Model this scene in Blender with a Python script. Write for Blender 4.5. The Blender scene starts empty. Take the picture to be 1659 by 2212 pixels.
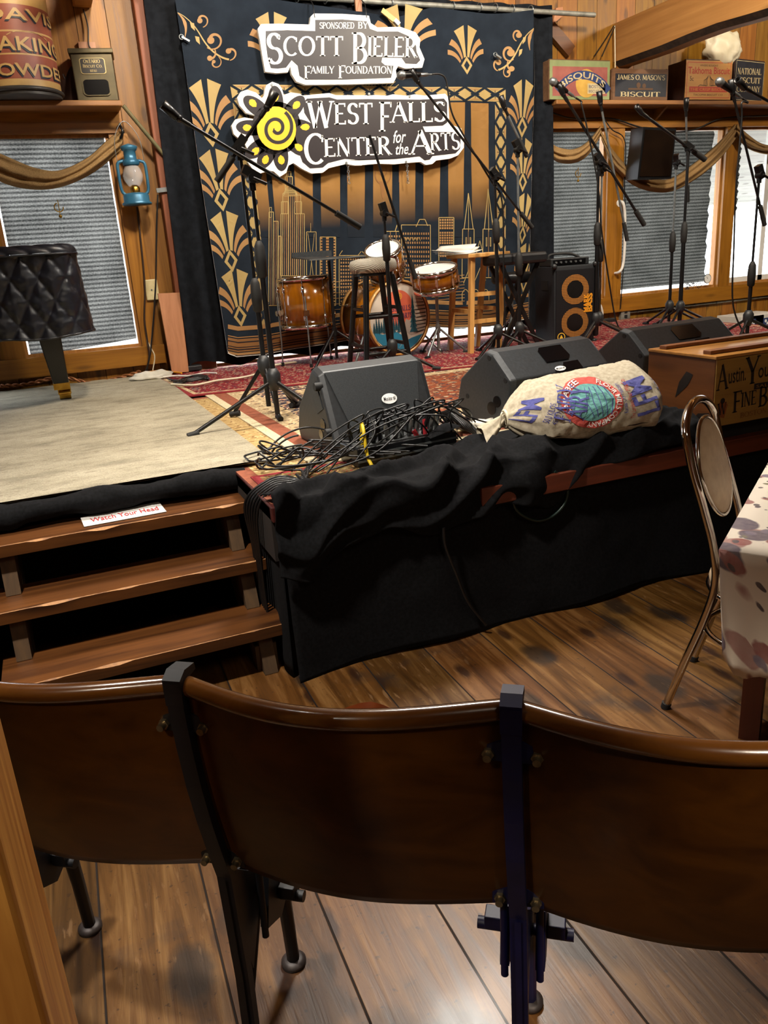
import bpy, math, random
from math import sin, cos, pi, radians, atan2, hypot
from mathutils import Vector, Matrix, noise
random.seed(7)
SC = bpy.context.scene
COL = SC.collection
# ------------------------------------------------------------------ camera
F_PX, PIT, ROL, YAW, EYE = 1690.0, radians(18.35), radians(4.0), radians(21.7), 1.45
_f = Vector((sin(YAW)*cos(PIT), cos(YAW)*cos(PIT), -sin(PIT)))
_r0 = Vector((cos(YAW), -sin(YAW), 0)); _d0 = _f.cross(_r0)
_r = cos(ROL)*_r0 + sin(ROL)*_d0; _d = -sin(ROL)*_r0 + cos(ROL)*_d0
cam = bpy.data.cameras.new('camera'); camo = bpy.data.objects.new('camera', cam); COL.objects.link(camo)
camo.matrix_world = Matrix(((_r.x, -_d.x, -_f.x, 0), (_r.y, -_d.y, -_f.y, 0), (_r.z, -_d.z, -_f.z, EYE), (0, 0, 0, 1)))
cam.sensor_fit = 'VERTICAL'; cam.sensor_height = 36.0; cam.lens = 36.0*F_PX/2212.0
cam.clip_start = 0.02
SC.camera = camo
SC.view_settings.view_transform = 'Standard'; SC.view_settings.look = 'None'
SC.view_settings.exposure = 0.15; SC.view_settings.gamma = 1.0
# ------------------------------------------------------------------ world and lamps
w = bpy.data.worlds.new('daylight'); SC.world = w; w.use_nodes = True
bg = w.node_tree.nodes['Background']; bg.inputs[0].default_value = (0.86, 0.93, 1.0, 1); bg.inputs[1].default_value = 7.0
def lamp(name, typ, loc, target, power, color, size=.3, spot=None, blend=.5):
    l = bpy.data.lights.new(name, typ); l.energy = power; l.color = color
    if typ == 'AREA': l.shape = 'DISK'; l.size = size
    else: l.shadow_soft_size = size
    if spot: l.spot_size = radians(spot); l.spot_blend = blend
    o = bpy.data.objects.new(name, l); COL.objects.link(o); o.location = loc
    o.rotation_euler = (Vector(target)-Vector(loc)).to_track_quat('-Z', 'Y').to_euler(); return o
WARM = (1.0, .86, .68); NEUT = (1.0, .93, .83)
lamp('stage_lamp', 'SPOT', (2.3, 4.0, 4.1), (2.2, 5.3, .6), 330, NEUT, .25, 150, .6)
lamp('front_lamp', 'SPOT', (1.75, 3.55, 3.7), (.9, 1.2, 0), 430, NEUT, .26, 80, .5)
lamp('left_lamp', 'SPOT', (.9, 3.6, 3.9), (-.1, 5.6, 1.6), 400, WARM, .15, 130, .7)
lamp('right_lamp', 'SPOT', (3.6, 3.2, 3.9), (5.4, 6.2, 1.8), 470, WARM, .15, 130, .7)
lamp('far_right_lamp', 'SPOT', (7.0, 3.4, 3.9), (6.3, 6.2, 2.3), 230, WARM, .15, 110, .6)
lamp('house_lamp', 'SPOT', (.7, -2.0, 3.4), (.98, .52, .72), 420, WARM, .08, 15, .5)
lamp('post_lamp', 'SPOT', (-1.5, -.3, 3.0), (-.2, .65, .6), 150, WARM, .08, 26, .4)
lamp('rear_fill', 'AREA', (1.0, -2.6, 4.6), (1.2, 2.5, .8), 28, WARM, 1.6)  # ambient fill added high behind the camera, not a fixture of the room
lamp('step_lamp', 'SPOT', (-.6, 1.7, 3.7), (.2, 2.8, .4), 560, NEUT, .10, 66, .5)
# ------------------------------------------------------------------ pixel -> place
def ray(px, py):
    return _r*((px-829.5)/F_PX) + _d*((py-1106)/F_PX) + _f
def PZ(px, py, z):
    v = ray(px, py); return Vector((0, 0, EYE)) + v*((z-EYE)/v.z)
def PY(px, py, y):
    v = ray(px, py); return Vector((0, 0, EYE)) + v*(y/v.y)
def PXX(px, py, x):
    v = ray(px, py); return Vector((0, 0, EYE)) + v*(x/v.x)
def on_y(y): return lambda p: PY(p[0], p[1], y)
S, W = .66, 6.40          # stage height, wall distance
# ------------------------------------------------------------------ mesh builder
class MB:
    def __init__(s): s.v = []; s.f = []; s.m = []; s.s = []
    def add(s, vs, fs, m=0, sm=False):
        b = len(s.v); s.v += [Vector(p) for p in vs]
        for f in fs: s.f.append([b+i for i in f]); s.m.append(m); s.s.append(sm)
        return s
    def bx(s, x0, x1, y0, y1, z0, z1, m=0, R=None, o=(0, 0, 0)):
        vs = [Vector((x, y, z)) for x in (x0, x1) for y in (y0, y1) for z in (z0, z1)]
        o = Vector(o)
        if R is not None: vs = [R @ v for v in vs]
        vs = [v+o for v in vs]
        return s.add(vs, [(0, 1, 3, 2), (4, 6, 7, 5), (0, 4, 5, 1), (2, 3, 7, 6), (0, 2, 6, 4), (1, 5, 7, 3)], m)
    def bar(s, a, b, wd, th, up=(0, 0, 1), m=0):
        a = Vector(a); b = Vector(b); d = (b-a); L = d.length; d.normalize()
        x = d.cross(Vector(up)).normalized(); z = x.cross(d)
        R = Matrix((x, d, z)).transposed()
        return s.bx(-wd/2, wd/2, 0, L, -th/2, th/2, m, R, a)
    def cyl(s, a, b, r0, r1=None, n=14, m=0, cap=True, sm=True):
        r1 = r0 if r1 is None else r1
        return s.tube([a, b], [r0, r1], n, m, cap, sm)
    def tube(s, pts, r, n=8, m=0, cap=True, sm=True, closed=False):
        pts = [Vector(p) for p in pts]; N = len(pts)
        rs = r if isinstance(r, (list, tuple)) else [r]*N
        ts = []
        for i in range(N):
            if closed: t = pts[(i+1) % N]-pts[i-1]
            else: t = pts[min(i+1, N-1)]-pts[max(i-1, 0)]
            ts.append(t.normalized() if t.length > 1e-9 else Vector((0, 0, 1)))
        ref = Vector((0, 0, 1)) if abs(ts[0].z) < .9 else Vector((1, 0, 0))
        x = ts[0].cross(ref).normalized(); vs = []
        for i in range(N):
            x = (x - ts[i]*x.dot(ts[i]))
            x = x.normalized() if x.length > 1e-6 else ts[i].orthogonal().normalized()
            y = ts[i].cross(x)
            for k in range(n):
                a = 2*pi*k/n; vs.append(pts[i]+(x*cos(a)+y*sin(a))*rs[i])
        fs = []
        for i in range(N if closed else N-1):
            j = (i+1) % N
            for k in range(n):
                l = (k+1) % n; fs.append((i*n+k, i*n+l, j*n+l, j*n+k))
        s.add(vs, fs, m, sm)
        if cap and not closed:
            s.add(vs[:n], [tuple(range(n))[::-1]], m); s.add(vs[-n:], [tuple(range(n))], m)
        return s
    def lathe(s, prof, c=(0, 0, 0), ax=(0, 0, 1), n=28, m=0, sm=True, xr=None):
        c = Vector(c); ax = Vector(ax).normalized()
        x = Vector(xr).normalized() if xr else ax.orthogonal().normalized(); y = ax.cross(x); vs = []; fs = []
        for r, h in prof:
            for k in range(n):
                a = 2*pi*k/n; vs.append(c+ax*h+(x*cos(a)+y*sin(a))*r)
        for i in range(len(prof)-1):
            for k in range(n):
                l = (k+1) % n; fs.append((i*n+k, i*n+l, (i+1)*n+l, (i+1)*n+k))
        return s.add(vs, fs, m, sm)
    def disc(s, c, ax, r, n=28, m=0):
        c = Vector(c); ax = Vector(ax).normalized(); x = ax.orthogonal().normalized(); y = ax.cross(x)
        return s.add([c+(x*cos(2*pi*k/n)+y*sin(2*pi*k/n))*r for k in range(n)], [tuple(range(n))], m)
    def torus(s, c, ax, R, r, n=32, k=8, m=0, a0=0, a1=360, sq=1.0):
        c = Vector(c); ax = Vector(ax).normalized(); x = ax.orthogonal().normalized(); y = ax.cross(x)
        full = abs(a1-a0) >= 360
        pts = [c+(x*cos(radians(a0+(a1-a0)*i/n))+y*sin(radians(a0+(a1-a0)*i/n))*sq)*R for i in range(n if full else n+1)]
        return s.tube(pts, r, k, m, closed=full)
    def grid(s, fn, nu, nv, m=0, sm=True, cu=False):
        vs = [fn(i/nu, j/nv) for i in range(nu+1) for j in range(nv+1)]; fs = []
        for i in range(nu):
            for j in range(nv):
                a = i*(nv+1)+j; fs.append((a, a+nv+1, a+nv+2, a+1))
        return s.add(vs, fs, m, sm)
    def prism(s, pts, off, m=0, ms=None):
        pts = [Vector(p) for p in pts]; off = Vector(off); n = len(pts); ms = m if ms is None else ms
        s.add(pts, [tuple(range(n))], m); s.add([p+off for p in pts], [tuple(range(n))[::-1]], m)
        for i in range(n):
            j = (i+1) % n; s.add([pts[i], pts[j], pts[j]+off, pts[i]+off], [(0, 1, 2, 3)], ms)
        return s
    def polys(s, pl, fn=None, m=0, sm=False):
        for p in pl:
            vs = [fn(q) for q in p] if fn else p
            s.add(vs, [tuple(range(len(vs)))], m, sm)
        return s
    def ball(s, c, r, n=14, k=8, m=0, sc=(1, 1, 1)):
        c = Vector(c)
        def fn(u, v):
            a = 2*pi*u; b = pi*v
            return c+Vector((r*sc[0]*sin(b)*cos(a), r*sc[1]*sin(b)*sin(a), r*sc[2]*cos(b)))
        return s.grid(fn, n, k, m)
    def build(s, name, mats, parent=None, bevel=0, local=False, solid=0, sub=0, weld=False, keep=False):
        mats = mats if isinstance(mats, (list, tuple)) else [mats]
        me = bpy.data.meshes.new(name); vs = s.v; org = Vector((0, 0, 0))
        if parent is not None:
            if not local:
                rt = parent
                while rt.parent: rt = rt.parent
                R = Matrix.Rotation(-rt.rotation_euler.z, 3, 'Z'); L = Vector(rt.location)
                vs = [R @ (v-L) for v in vs]
        elif not keep:
            xs = [v.x for v in vs]; ys = [v.y for v in vs]
            org = Vector(((min(xs)+max(xs))/2, (min(ys)+max(ys))/2, min(v.z for v in vs)))
            vs = [v-org for v in vs]
        me.from_pydata([tuple(v) for v in vs], [], s.f)
        for mt in mats: me.materials.append(mt)
        me.polygons.foreach_set('material_index', s.m); me.polygons.foreach_set('use_smooth', s.s)
        me.update()
        o = bpy.data.objects.new(name, me); COL.objects.link(o); o.location = org
        if parent is not None: o.parent = parent; o.location = (0, 0, 0)
        if weld:
            md = o.modifiers.new('weld', 'WELD'); md.merge_threshold = 1e-4
        if bevel:
            md = o.modifiers.new('bevel', 'BEVEL'); md.width = bevel; md.segments = 2; md.limit_method = 'ANGLE'; md.angle_limit = radians(40)
        if solid:
            md = o.modifiers.new('solid', 'SOLIDIFY'); md.thickness = solid; md.offset = 0
        if sub:
            md = o.modifiers.new('sub', 'SUBSURF'); md.levels = sub; md.render_levels = sub
        return o
def tag(o, label, cat, group=None, kind=None):
    if label: o['label'] = label
    if cat: o['category'] = cat
    if group: o['group'] = group
    if kind: o['kind'] = kind
    return o
def thing(name, label, cat, loc=(0, 0, 0), rz=0, group=None):
    o = bpy.data.objects.new(name, None); COL.objects.link(o); o.location = loc; o.rotation_euler = (0, 0, rz)
    o.empty_display_size = .05
    return tag(o, label, cat, group)
def struct(name, mb, mats, **k):
    o = mb.build(name, mats, **k); o['kind'] = 'structure'; return o
def smooth(pts, n=6):
    P = [Vector(p) for p in pts]; out = []
    for i in range(len(P)-1):
        a = P[max(i-1, 0)]; b = P[i]; c = P[i+1]; d = P[min(i+2, len(P)-1)]
        for k in range(n):
            t = k/n
            out.append(.5*((2*b)+(c-a)*t+(2*a-5*b+4*c-d)*t*t+(3*b-a-3*c+d)*t**3))
    out.append(P[-1]); return out
def fbm(x, y, z=0): return noise.fractal(Vector((x, y, z)), 1.0, 2.0, 4)
# ------------------------------------------------------------------ materials
def C(h, a=1):
    h = h.lstrip('#'); r = []
    for i in (0, 2, 4):
        c = int(h[i:i+2], 16)/255; r.append(c/12.92 if c <= .04045 else ((c+.055)/1.055)**2.4)
    return (*r, a)
class NT:
    def __init__(s, name):
        s.mat = bpy.data.materials.new(name); s.mat.use_nodes = True; s.t = s.mat.node_tree; s.n = s.t.nodes
        s.b = s.n['Principled BSDF']; s.tc = None
    def new(s, typ, **k):
        n = s.n.new(typ)
        for a, b in k.items(): setattr(n, a, b)
        return n
    def link(s, a, b): s.t.links.new(a, b)
    def co(s, sc=(1, 1, 1), rot=(0, 0, 0), loc=(0, 0, 0)):
        if not s.tc: s.tc = s.new('ShaderNodeTexCoord')
        m = s.new('ShaderNodeMapping'); m.inputs['Scale'].default_value = sc; m.inputs['Rotation'].default_value = rot; m.inputs['Location'].default_value = loc
        s.link(s.tc.outputs['Object'], m.inputs['Vector']); return m.outputs['Vector']
    def val(s, v): n = s.new('ShaderNodeValue'); n.outputs[0].default_value = v; return n.outputs[0]
    def math(s, op, a, b=None, c=None):
        n = s.new('ShaderNodeMath', operation=op)
        for i, x in enumerate((a, b, c)):
            if x is None: continue
            if isinstance(x, (int, float)): n.inputs[i].default_value = x
            else: s.link(x, n.inputs[i])
        return n.outputs[0]
    def noise(s, vec, scale=5, det=4, rough=.55, dist=0):
        n = s.new('ShaderNodeTexNoise'); n.inputs['Scale'].default_value = scale; n.inputs['Detail'].default_value = det
        n.inputs['Roughness'].default_value = rough; n.inputs['Distortion'].default_value = dist
        s.link(vec, n.inputs['Vector']); return n.outputs['Fac']
    def vor(s, vec, scale=5, feature='F1', rnd=1.0, dim='3D'):
        n = s.new('ShaderNodeTexVoronoi', feature=feature, voronoi_dimensions=dim); n.inputs['Scale'].default_value = scale; n.inputs['Randomness'].default_value = rnd
        s.link(vec, n.inputs['Vector']); return n.outputs
    def ramp(s, fac, stops, interp='LINEAR'):
        n = s.new('ShaderNodeValToRGB'); r = n.color_ramp; r.interpolation = interp
        while len(r.elements) < len(stops): r.elements.new(.5)
        for e, (p, c) in zip(r.elements, stops): e.position = p; e.color = c
        s.link(fac, n.inputs[0]); return n.outputs[0]
    def mix(s, fac, a, b, blend='MIX'):
        n = s.new('ShaderNodeMix', data_type='RGBA', blend_type=blend)
        for i, x in ((0, fac), (6, a), (7, b)):
            if isinstance(x, (int, float)): n.inputs[i].default_value = x
            elif isinstance(x, tuple): n.inputs[i].default_value = x
            else: s.link(x, n.inputs[i])
        return n.outputs[2]
    def sep(s, vec):
        n = s.new('ShaderNodeSeparateXYZ'); s.link(vec, n.inputs[0]); return n.outputs
    def comb(s, x=0, y=0, z=0):
        n = s.new('ShaderNodeCombineXYZ')
        for i, a in enumerate((x, y, z)):
            if isinstance(a, (int, float)): n.inputs[i].default_value = a
            else: s.link(a, n.inputs[i])
        return n.outputs[0]
    def wn(s, v):
        n = s.new('ShaderNodeTexWhiteNoise', noise_dimensions='1D'); s.link(v, n.inputs['W']); return n.outputs['Value']
    def bump(s, h, st=.2, d=.01):
        n = s.new('ShaderNodeBump'); n.inputs['Strength'].default_value = st; n.inputs['Distance'].default_value = d
        s.link(h, n.inputs['Height']); s.link(n.outputs[0], s.b.inputs['Normal'])
    def fin(s, col, rough=.5, metal=0, coat=0, spec=.5):
        if isinstance(col, tuple): s.b.inputs['Base Color'].default_value = col
        else: s.link(col, s.b.inputs['Base Color'])
        if isinstance(rough, (int, float)): s.b.inputs['Roughness'].default_value = rough
        else: s.link(rough, s.b.inputs['Roughness'])
        s.b.inputs['Metallic'].default_value = metal; s.b.inputs['Coat Weight'].default_value = coat; s.b.inputs['Coat Roughness'].default_value = .12
        s.b.inputs['Specular IOR Level'].default_value = spec
        return s.mat
def M(name, c1, c2=None, sc=8, rough=.5, metal=0, bump=0, coat=0, vec=(1, 1, 1), lo=.35, hi=.65, spec=.5, bd=.004):
    t = NT(name); c1 = C(c1)
    if c2 is None and not bump: return t.fin(c1, rough, metal, coat, spec)
    f = t.noise(t.co(vec), sc, 5)
    col = t.ramp(f, [(lo, c1), (hi, C(c2))]) if c2 else c1
    if bump: t.bump(f, bump, bd)
    return t.fin(col, rough, metal, coat, spec)
def wood(name, c1, c2, along='X', sc=1.0, rough=.45, coat=0, dark=None, knots=0, spec=.5):
    t = NT(name)
    v = {'X': (1.2, 22, 22), 'Y': (22, 1.2, 22), 'Z': (22, 22, 1.2)}[along]
    n = t.noise(t.co(tuple(q*sc for q in v)), 1.0, 5, .6, .8)
    col = t.ramp(n, [(.3, C(c1)), (.7, C(c2))])
    big = t.noise(t.co(), 2.2*sc, 3)
    col = t.mix(t.ramp(big, [(.45, (0, 0, 0, 1)), (.75, (.55, .55, .55, 1))]), col, C(dark or c1), 'MIX')
    if knots:
        kv = {'X': (1.5, 7, 7), 'Y': (7, 1.5, 7), 'Z': (7, 7, 1.5)}[along]
        d = t.vor(t.co(tuple(q*sc for q in kv)), 1.3)[0]
        k = t.ramp(d, [(.06, (1, 1, 1, 1)), (.2, (0, 0, 0, 1))])
        col = t.mix(t.math('MULTIPLY', k, knots), col, C('2a1408'))
    t.bump(n, .12, .003)
    return t.fin(col, rough, 0, coat, spec)
def planks(name, across, along, width, cols, rough, gap=.012, off=0, knot=.6, stain=0, coat=0, spec=.5, skew=0, vary=.5, scratch=0):
    t = NT(name); x, y, z = t.sep(t.co()); A = {'X': x, 'Y': y, 'Z': z}
    a, l = A[across], A[along]
    if skew: a = t.math('ADD', a, t.math('MULTIPLY', l, skew))
    u = t.math('DIVIDE', t.math('ADD', a, off), width)
    cell = t.math('FLOOR', u); fr = t.math('FRACT', u); r = t.wn(cell); r2 = t.wn(t.math('ADD', cell, 31.7))
    vec = t.comb(t.math('MULTIPLY', a, 22), t.math('ADD', t.math('MULTIPLY', l, 1.3), t.math('MULTIPLY', r, 37)), t.math('MULTIPLY', r2, 19))
    g = t.noise(vec, 1.0, 6, .62, .9)
    col = t.ramp(g, [(.25, C(cols[0])), (.5, C(cols[1])), (.75, C(cols[2]))])
    val = t.math('ADD', t.math('MULTIPLY', r, vary), 1-vary*.6)
    hs = t.new('ShaderNodeHueSaturation'); t.link(val, hs.inputs['Value']); t.link(col, hs.inputs['Color'])
    t.link(t.math('ADD', t.math('MULTIPLY', r2, .02), .49), hs.inputs['Hue']); col = hs.outputs[0]
    kv = t.comb(t.math('MULTIPLY', a, 5), t.math('ADD', t.math('MULTIPLY', l, 2.0), t.math('MULTIPLY', r, 11)), 0)
    d = t.vor(kv, 1.0, dim='2D')[0]
    d = t.math('ADD', d, t.math('MULTIPLY', t.noise(t.co(), 30, 3), .05))
    col = t.mix(t.math('MULTIPLY', t.ramp(d, [(.09, (1, 1, 1, 1)), (.16, (0, 0, 0, 1))]), knot), col, C('24120a'))
    if stain:
        kb = t.comb(t.math('MULTIPLY', a, 3.1), t.math('ADD', t.math('MULTIPLY', l, 1.9), t.math('MULTIPLY', r, 7)), 0)
        db = t.math('ADD', t.vor(kb, 1.0, dim='2D')[0], t.math('MULTIPLY', t.noise(t.co(), 22, 4), .10))
        col = t.mix(t.math('MULTIPLY', t.ramp(db, [(.16, (1, 1, 1, 1)), (.24, (0, 0, 0, 1))]), .8), col, C('221b15'))
        s1 = t.noise(t.co((1, 1, 1)), 3.1, 5, .6)
        col = t.mix(t.math('MULTIPLY', t.ramp(s1, [(.56, (0, 0, 0, 1)), (.7, (1, 1, 1, 1))]), stain), col, C('2b211b'))
        s2 = t.noise(t.co((60, 12, 10)), 1, 4); s3 = t.noise(t.co(), 1.6, 3)
        col = t.mix(t.math('MULTIPLY', t.math('MULTIPLY', t.ramp(s2, [(.6, (0, 0, 0, 1)), (.68, (1, 1, 1, 1))]), t.ramp(s3, [(.4, (0, 0, 0, 1)), (.6, (1, 1, 1, 1))])), .28), col, C('a8845e'))
        s4 = t.noise(t.co(), 55, 3)
        col = t.mix(t.math('MULTIPLY', t.ramp(s4, [(.64, (0, 0, 0, 1)), (.69, (1, 1, 1, 1))]), .6), col, C('1d1009'))
    e = t.math('MINIMUM', fr, t.math('SUBTRACT', 1.0, fr))
    gm = t.ramp(t.math('DIVIDE', e, gap), [(.5, (1, 1, 1, 1)), (1, (0, 0, 0, 1))])
    col = t.mix(gm, col, C('120803'))
    h = t.math('SUBTRACT', t.math('MULTIPLY', g, .3), gm); t.bump(h, .5, .008)
    rg = t.math('ADD', t.math('ADD', t.math('MULTIPLY', g, .2), rough-.1), t.math('MULTIPLY', gm, .5))
    return t.fin(col, rg, 0, coat, spec)
def rugmat(name, field, cols, sc=1.0, mx=.9, my=.9, fade=None, fade_amt=.0):
    # mirrored motifs: fold the rug's own coordinates, then threshold cells and noise
    t = NT(name); x, y, z = t.sep(t.co())
    px_ = t.math('PINGPONG', x, mx*.25); py_ = t.math('PINGPONG', y, my*.25)
    wv = t.noise(t.co(), 9*sc, 2)
    v = t.comb(t.math('ADD', px_, t.math('MULTIPLY', wv, .03)), t.math('ADD', py_, t.math('MULTIPLY', wv, .03)), 0)
    col = C(field)
    o = t.vor(v, 15*sc); ncol = len(cols)
    d = o[0]
    n1 = t.noise(v, 21*sc, 2); n2 = t.noise(v, 34*sc, 1)
    col = t.mix(t.ramp(d, [(.20, (1, 1, 1, 1)), (.24, (0, 0, 0, 1))]), col, C(cols[0]))
    col = t.mix(t.ramp(n1, [(.56, (0, 0, 0, 1)), (.59, (1, 1, 1, 1))]), col, C(cols[1 % ncol]))
    col = t.mix(t.ramp(n2, [(.60, (0, 0, 0, 1)), (.63, (1, 1, 1, 1))]), col, C(cols[2 % ncol]))
    e = t.vor(v, 11*sc, 'DISTANCE_TO_EDGE')[0]
    col = t.mix(t.ramp(e, [(.035, (1, 1, 1, 1)), (.06, (0, 0, 0, 1))]), col, C(cols[3 % ncol]))
    pile = t.noise(t.co(), 220, 2)
    if fade:
        f = t.noise(t.co(), 5, 5); col = t.mix(t.math('ADD', t.math('MULTIPLY', t.ramp(f, [(.3, (0, 0, 0, 1)), (.7, (1, 1, 1, 1))]), .25), fade_amt), col, C(fade))
    col = t.mix(.25, col, t.ramp(pile, [(.3, (.02, .02, .02, 1)), (.7, (.6, .55, .5, 1))]), 'OVERLAY')
    t.bump(pile, .4, .004)
    return t.fin(col, .95, 0, 0, .15)
PINE = planks('pine_boards', 'X', 'Z', .205, ('6d4410', '91601b', 'ab792c'), .5, off=.07, knot=.55, vary=.45)
PINE_TRIM = wood('pine_trim', '7a4d13', 'a46e20', 'X', rough=.42, knots=.5)
PINE_TRIMV = wood('pine_trim_upright', '7a4d13', 'a46e20', 'Z', rough=.42, knots=.5)
BEAMW = wood('beam_timber', '8c5f30', 'ac7d45', 'Y', .6, rough=.6, knots=.5)
BARK = M('beam_bark', '2f2620', '4b3d31', 14, .9, bump=.5)
FLOOR = planks('floor_planks', 'X', 'Y', .245, ('241508', '543614', '7b5a30'), 0.40, gap=.013, off=.175, knot=.85, stain=.85, coat=.06, spec=.35, skew=-.02, vary=.5)
POSTW = wood('orange_timber', '9a5a20', 'd89a48', 'Z', 1.6, rough=.5, dark='8d4a14')
TREADW = wood('stair_wood', '331a0a', '6b401c', 'X', .8, rough=.38, coat=.1, dark='241207', knots=.9)
STRW = wood('stringer_wood', '3c2a17', '5b4225', 'Z', 1, rough=.7)
SEATW = wood('dark_veneer', '2f1603', '4f2c06', 'X', .5, rough=.36, coat=.06, dark='230f03', spec=.25)
SEATR = wood('rail_wood', '442408', '603a13', 'X', .7, rough=.22, coat=.6, dark='4f2a0c')
IRON = M('blue_black_iron', '030306', '05060f', 9, .55, .0, bump=.08)
LITIRON = M('blue_black_iron_lit', '05072a', '090c3c', 9, .5, .0, bump=.05)  # same iron, bluer: light on the right-hand standards put into its colour
BRASS = M('brass', 'c9a24a', 'a87f33', 20, .28, 1)
NICKEL = M('dull_bolt', 'a79a7c', '7f735c', 40, .35, .9)
CHROME = M('chrome', 'dcdcdc', rough=.1, metal=1)
STEEL = M('grey_steel', '9aa0a2', '7d8385', 18, .35, .8)
PIPE = M('galvanised_pipe', '9c9c94', '77776f', 14, .5, .4)
BLK = M('black_metal', '0b0b0c', '141416', 12, .35, .2)
BLKGLOSS = M('black_gloss', '08080a', rough=.2)
RUBBER = M('black_rubber', '0d0d0d', '161616', 30, .7)
PLAST = M('black_plastic', '17191b', '202326', 60, .5, bump=.12, bd=.0015)
PLAST2 = M('charcoal_plastic', '26292b', '303336', 80, .45, bump=.12, bd=.0015)
GRILLE = M('speaker_grille', '1b1e20', '2a2e31', 240, .55, bump=.3, bd=.001)
CLOTHB = M('black_cloth', '0a0a0b', '141416', 90, .95, bump=.12, spec=.15, bd=.001)
CURT = M('black_curtain', '131519', '1c1f24', 20, .95, spec=.1)
CORD = M('black_cord', '0c0c0d', rough=.42)
WHITE = M('white_board', 'e9e9e6', rough=.4)
WHITEP = M('white_paint', 'dcdad4', 'cfccc4', 6, .5)
PAPER = M('white_paper', 'd8d4cc', 'e6e2da', 6, .7)
BURLAP = M('burlap', '7d6240', '9a7c52', 160, .95, bump=.4, spec=.1)
NAVYT = M('tapestry_navy', '171e27', '1f2731', 6, .9, spec=.15)
SIGNB = M('sign_black', '241e22', rough=.4)
SIGNY = M('sign_yellow', 'e9b62c', rough=.4)
RED = M('red_tape', 'c3303a', rough=.6)
YEL = M('yellow_cord', 'd9b81e', rough=.45)
ORG = M('orange_cord', 'd08a1e', rough=.45)
CREAMC = M('cream_cord', 'd5cbb0', rough=.5)
# ------------------------------------------------------------------ lettering
_G = {
'A': (.78, 'L .05 0 .38 1 .07;L .36 1 .71 0 .16;L .17 .35 .56 .35 .06;F .05 0 .12;F .71 0 .13'),
'B': (.66, 'L .14 0 .14 1;A .30 .74 .22 .225 -90 90;A .30 .27 .27 .235 -90 90;L .14 .965 .32 .965;L .14 .505 .32 .505;L .14 .035 .32 .035;F .1 0 .1;F .1 1 .1'),
'C': (.78, 'A .45 .5 .35 .465 48 312;V .70 .82 .11'),
'D': (.8, 'L .14 0 .14 1;A .3 .5 .36 .465 -90 90;L .14 .965 .32 .965;L .14 .035 .32 .035;F .1 0 .1;F .1 1 .1'),
'E': (.64, 'L .14 0 .14 1;L .14 .965 .55 .965;L .14 .51 .45 .51;L .14 .035 .56 .035;V .54 .91 .09;V .56 .09 .09;F .12 0 .12;F .12 1 .12'),
'F': (.6, 'L .14 0 .14 1;L .14 .965 .55 .965;L .14 .51 .45 .51;V .54 .91 .09;F .14 0 .15;F .12 1 .12'),
'G': (.82, 'A .45 .5 .35 .465 48 315;L .70 .08 .70 .42;F .70 .42 .12;V .70 .82 .11'),
'H': (.78, 'L .14 0 .14 1;L .62 0 .62 1;L .14 .5 .62 .5;F .14 0 .13;F .14 1 .13;F .62 0 .13;F .62 1 .13'),
'I': (.3, 'L .14 0 .14 1;F .14 0 .13;F .14 1 .13'),
'J': (.46, 'L .3 .22 .3 1;A .17 .2 .13 .17 180 360;F .3 1 .12'),
'K': (.72, 'L .14 0 .14 1;L .18 .45 .58 1 .07;L .26 .57 .64 0 .16;F .14 0 .13;F .14 1 .13;F .62 0 .1;F .58 1 .1'),
'L': (.6, 'L .14 0 .14 1;L .14 .035 .54 .035;V .54 .1 .1;F .14 0 .12;F .14 1 .13'),
'M': (.92, 'L .1 0 .14 1 .07;L .16 1 .45 .1 .15;L .45 .1 .74 1 .06;L .76 0 .76 1;F .1 0 .1;F .76 0 .12;F .12 1 .08;F .78 1 .08'),
'N': (.78, 'L .12 0 .12 1 .07;L .12 1 .62 0 .16;L .64 0 .64 1 .07;F .12 0 .1;F .1 1 .1;F .64 1 .1'),
'O': (.92, 'A .46 .5 .36 .465 0 360'),
'P': (.64, 'L .14 0 .14 1;A .30 .73 .24 .235 -90 90;L .14 .965 .32 .965;L .14 .495 .32 .495;F .14 0 .14;F .1 1 .1'),
'Q': (.92, 'A .46 .5 .36 .465 0 360;L .5 .15 .84 -.15 .12'),
'R': (.72, 'L .14 0 .14 1;A .30 .73 .23 .235 -90 90;L .14 .965 .32 .965;L .14 .495 .32 .495;L .3 .5 .64 0 .15;F .14 0 .13;F .1 1 .1;F .66 0 .09'),
'S': (.6, 'A .31 .74 .2 .225 25 270;A .31 .27 .22 .235 90 -155;V .5 .86 .08;V .09 .14 .08'),
'T': (.72, 'L .36 0 .36 1;L .05 .965 .67 .965;V .05 .89 .1;V .67 .89 .1;F .36 0 .14'),
'U': (.78, 'L .14 .3 .14 1;A .39 .33 .25 .295 180 360;L .64 .3 .64 1 .07;F .14 1 .13;F .64 1 .1'),
'V': (.72, 'L .08 1 .38 0 .15;L .38 0 .64 1 .07;F .08 1 .12;F .64 1 .1'),
'W': (1.02, 'L .08 1 .3 0 .15;L .3 0 .5 1 .06;L .48 1 .72 0 .15;L .72 0 .94 1 .06;F .08 1 .12;F .94 1 .1;F .49 1 .1'),
'X': (.7, 'L .08 1 .62 0 .15;L .62 1 .08 0 .07;F .08 1 .1;F .62 0 .1;F .08 0 .1;F .62 1 .1'),
'Y': (.72, 'L .06 1 .36 .45 .15;L .66 1 .38 .45 .07;L .36 0 .36 .5;F .36 0 .13;F .06 1 .1;F .66 1 .1'),
'.': (.24, 'L .1 0 .1 .12'), "'": (.22, 'L .1 .75 .1 1 .09'), ' ': (.34, ''),
}
TK, TN = .155, .07
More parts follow.
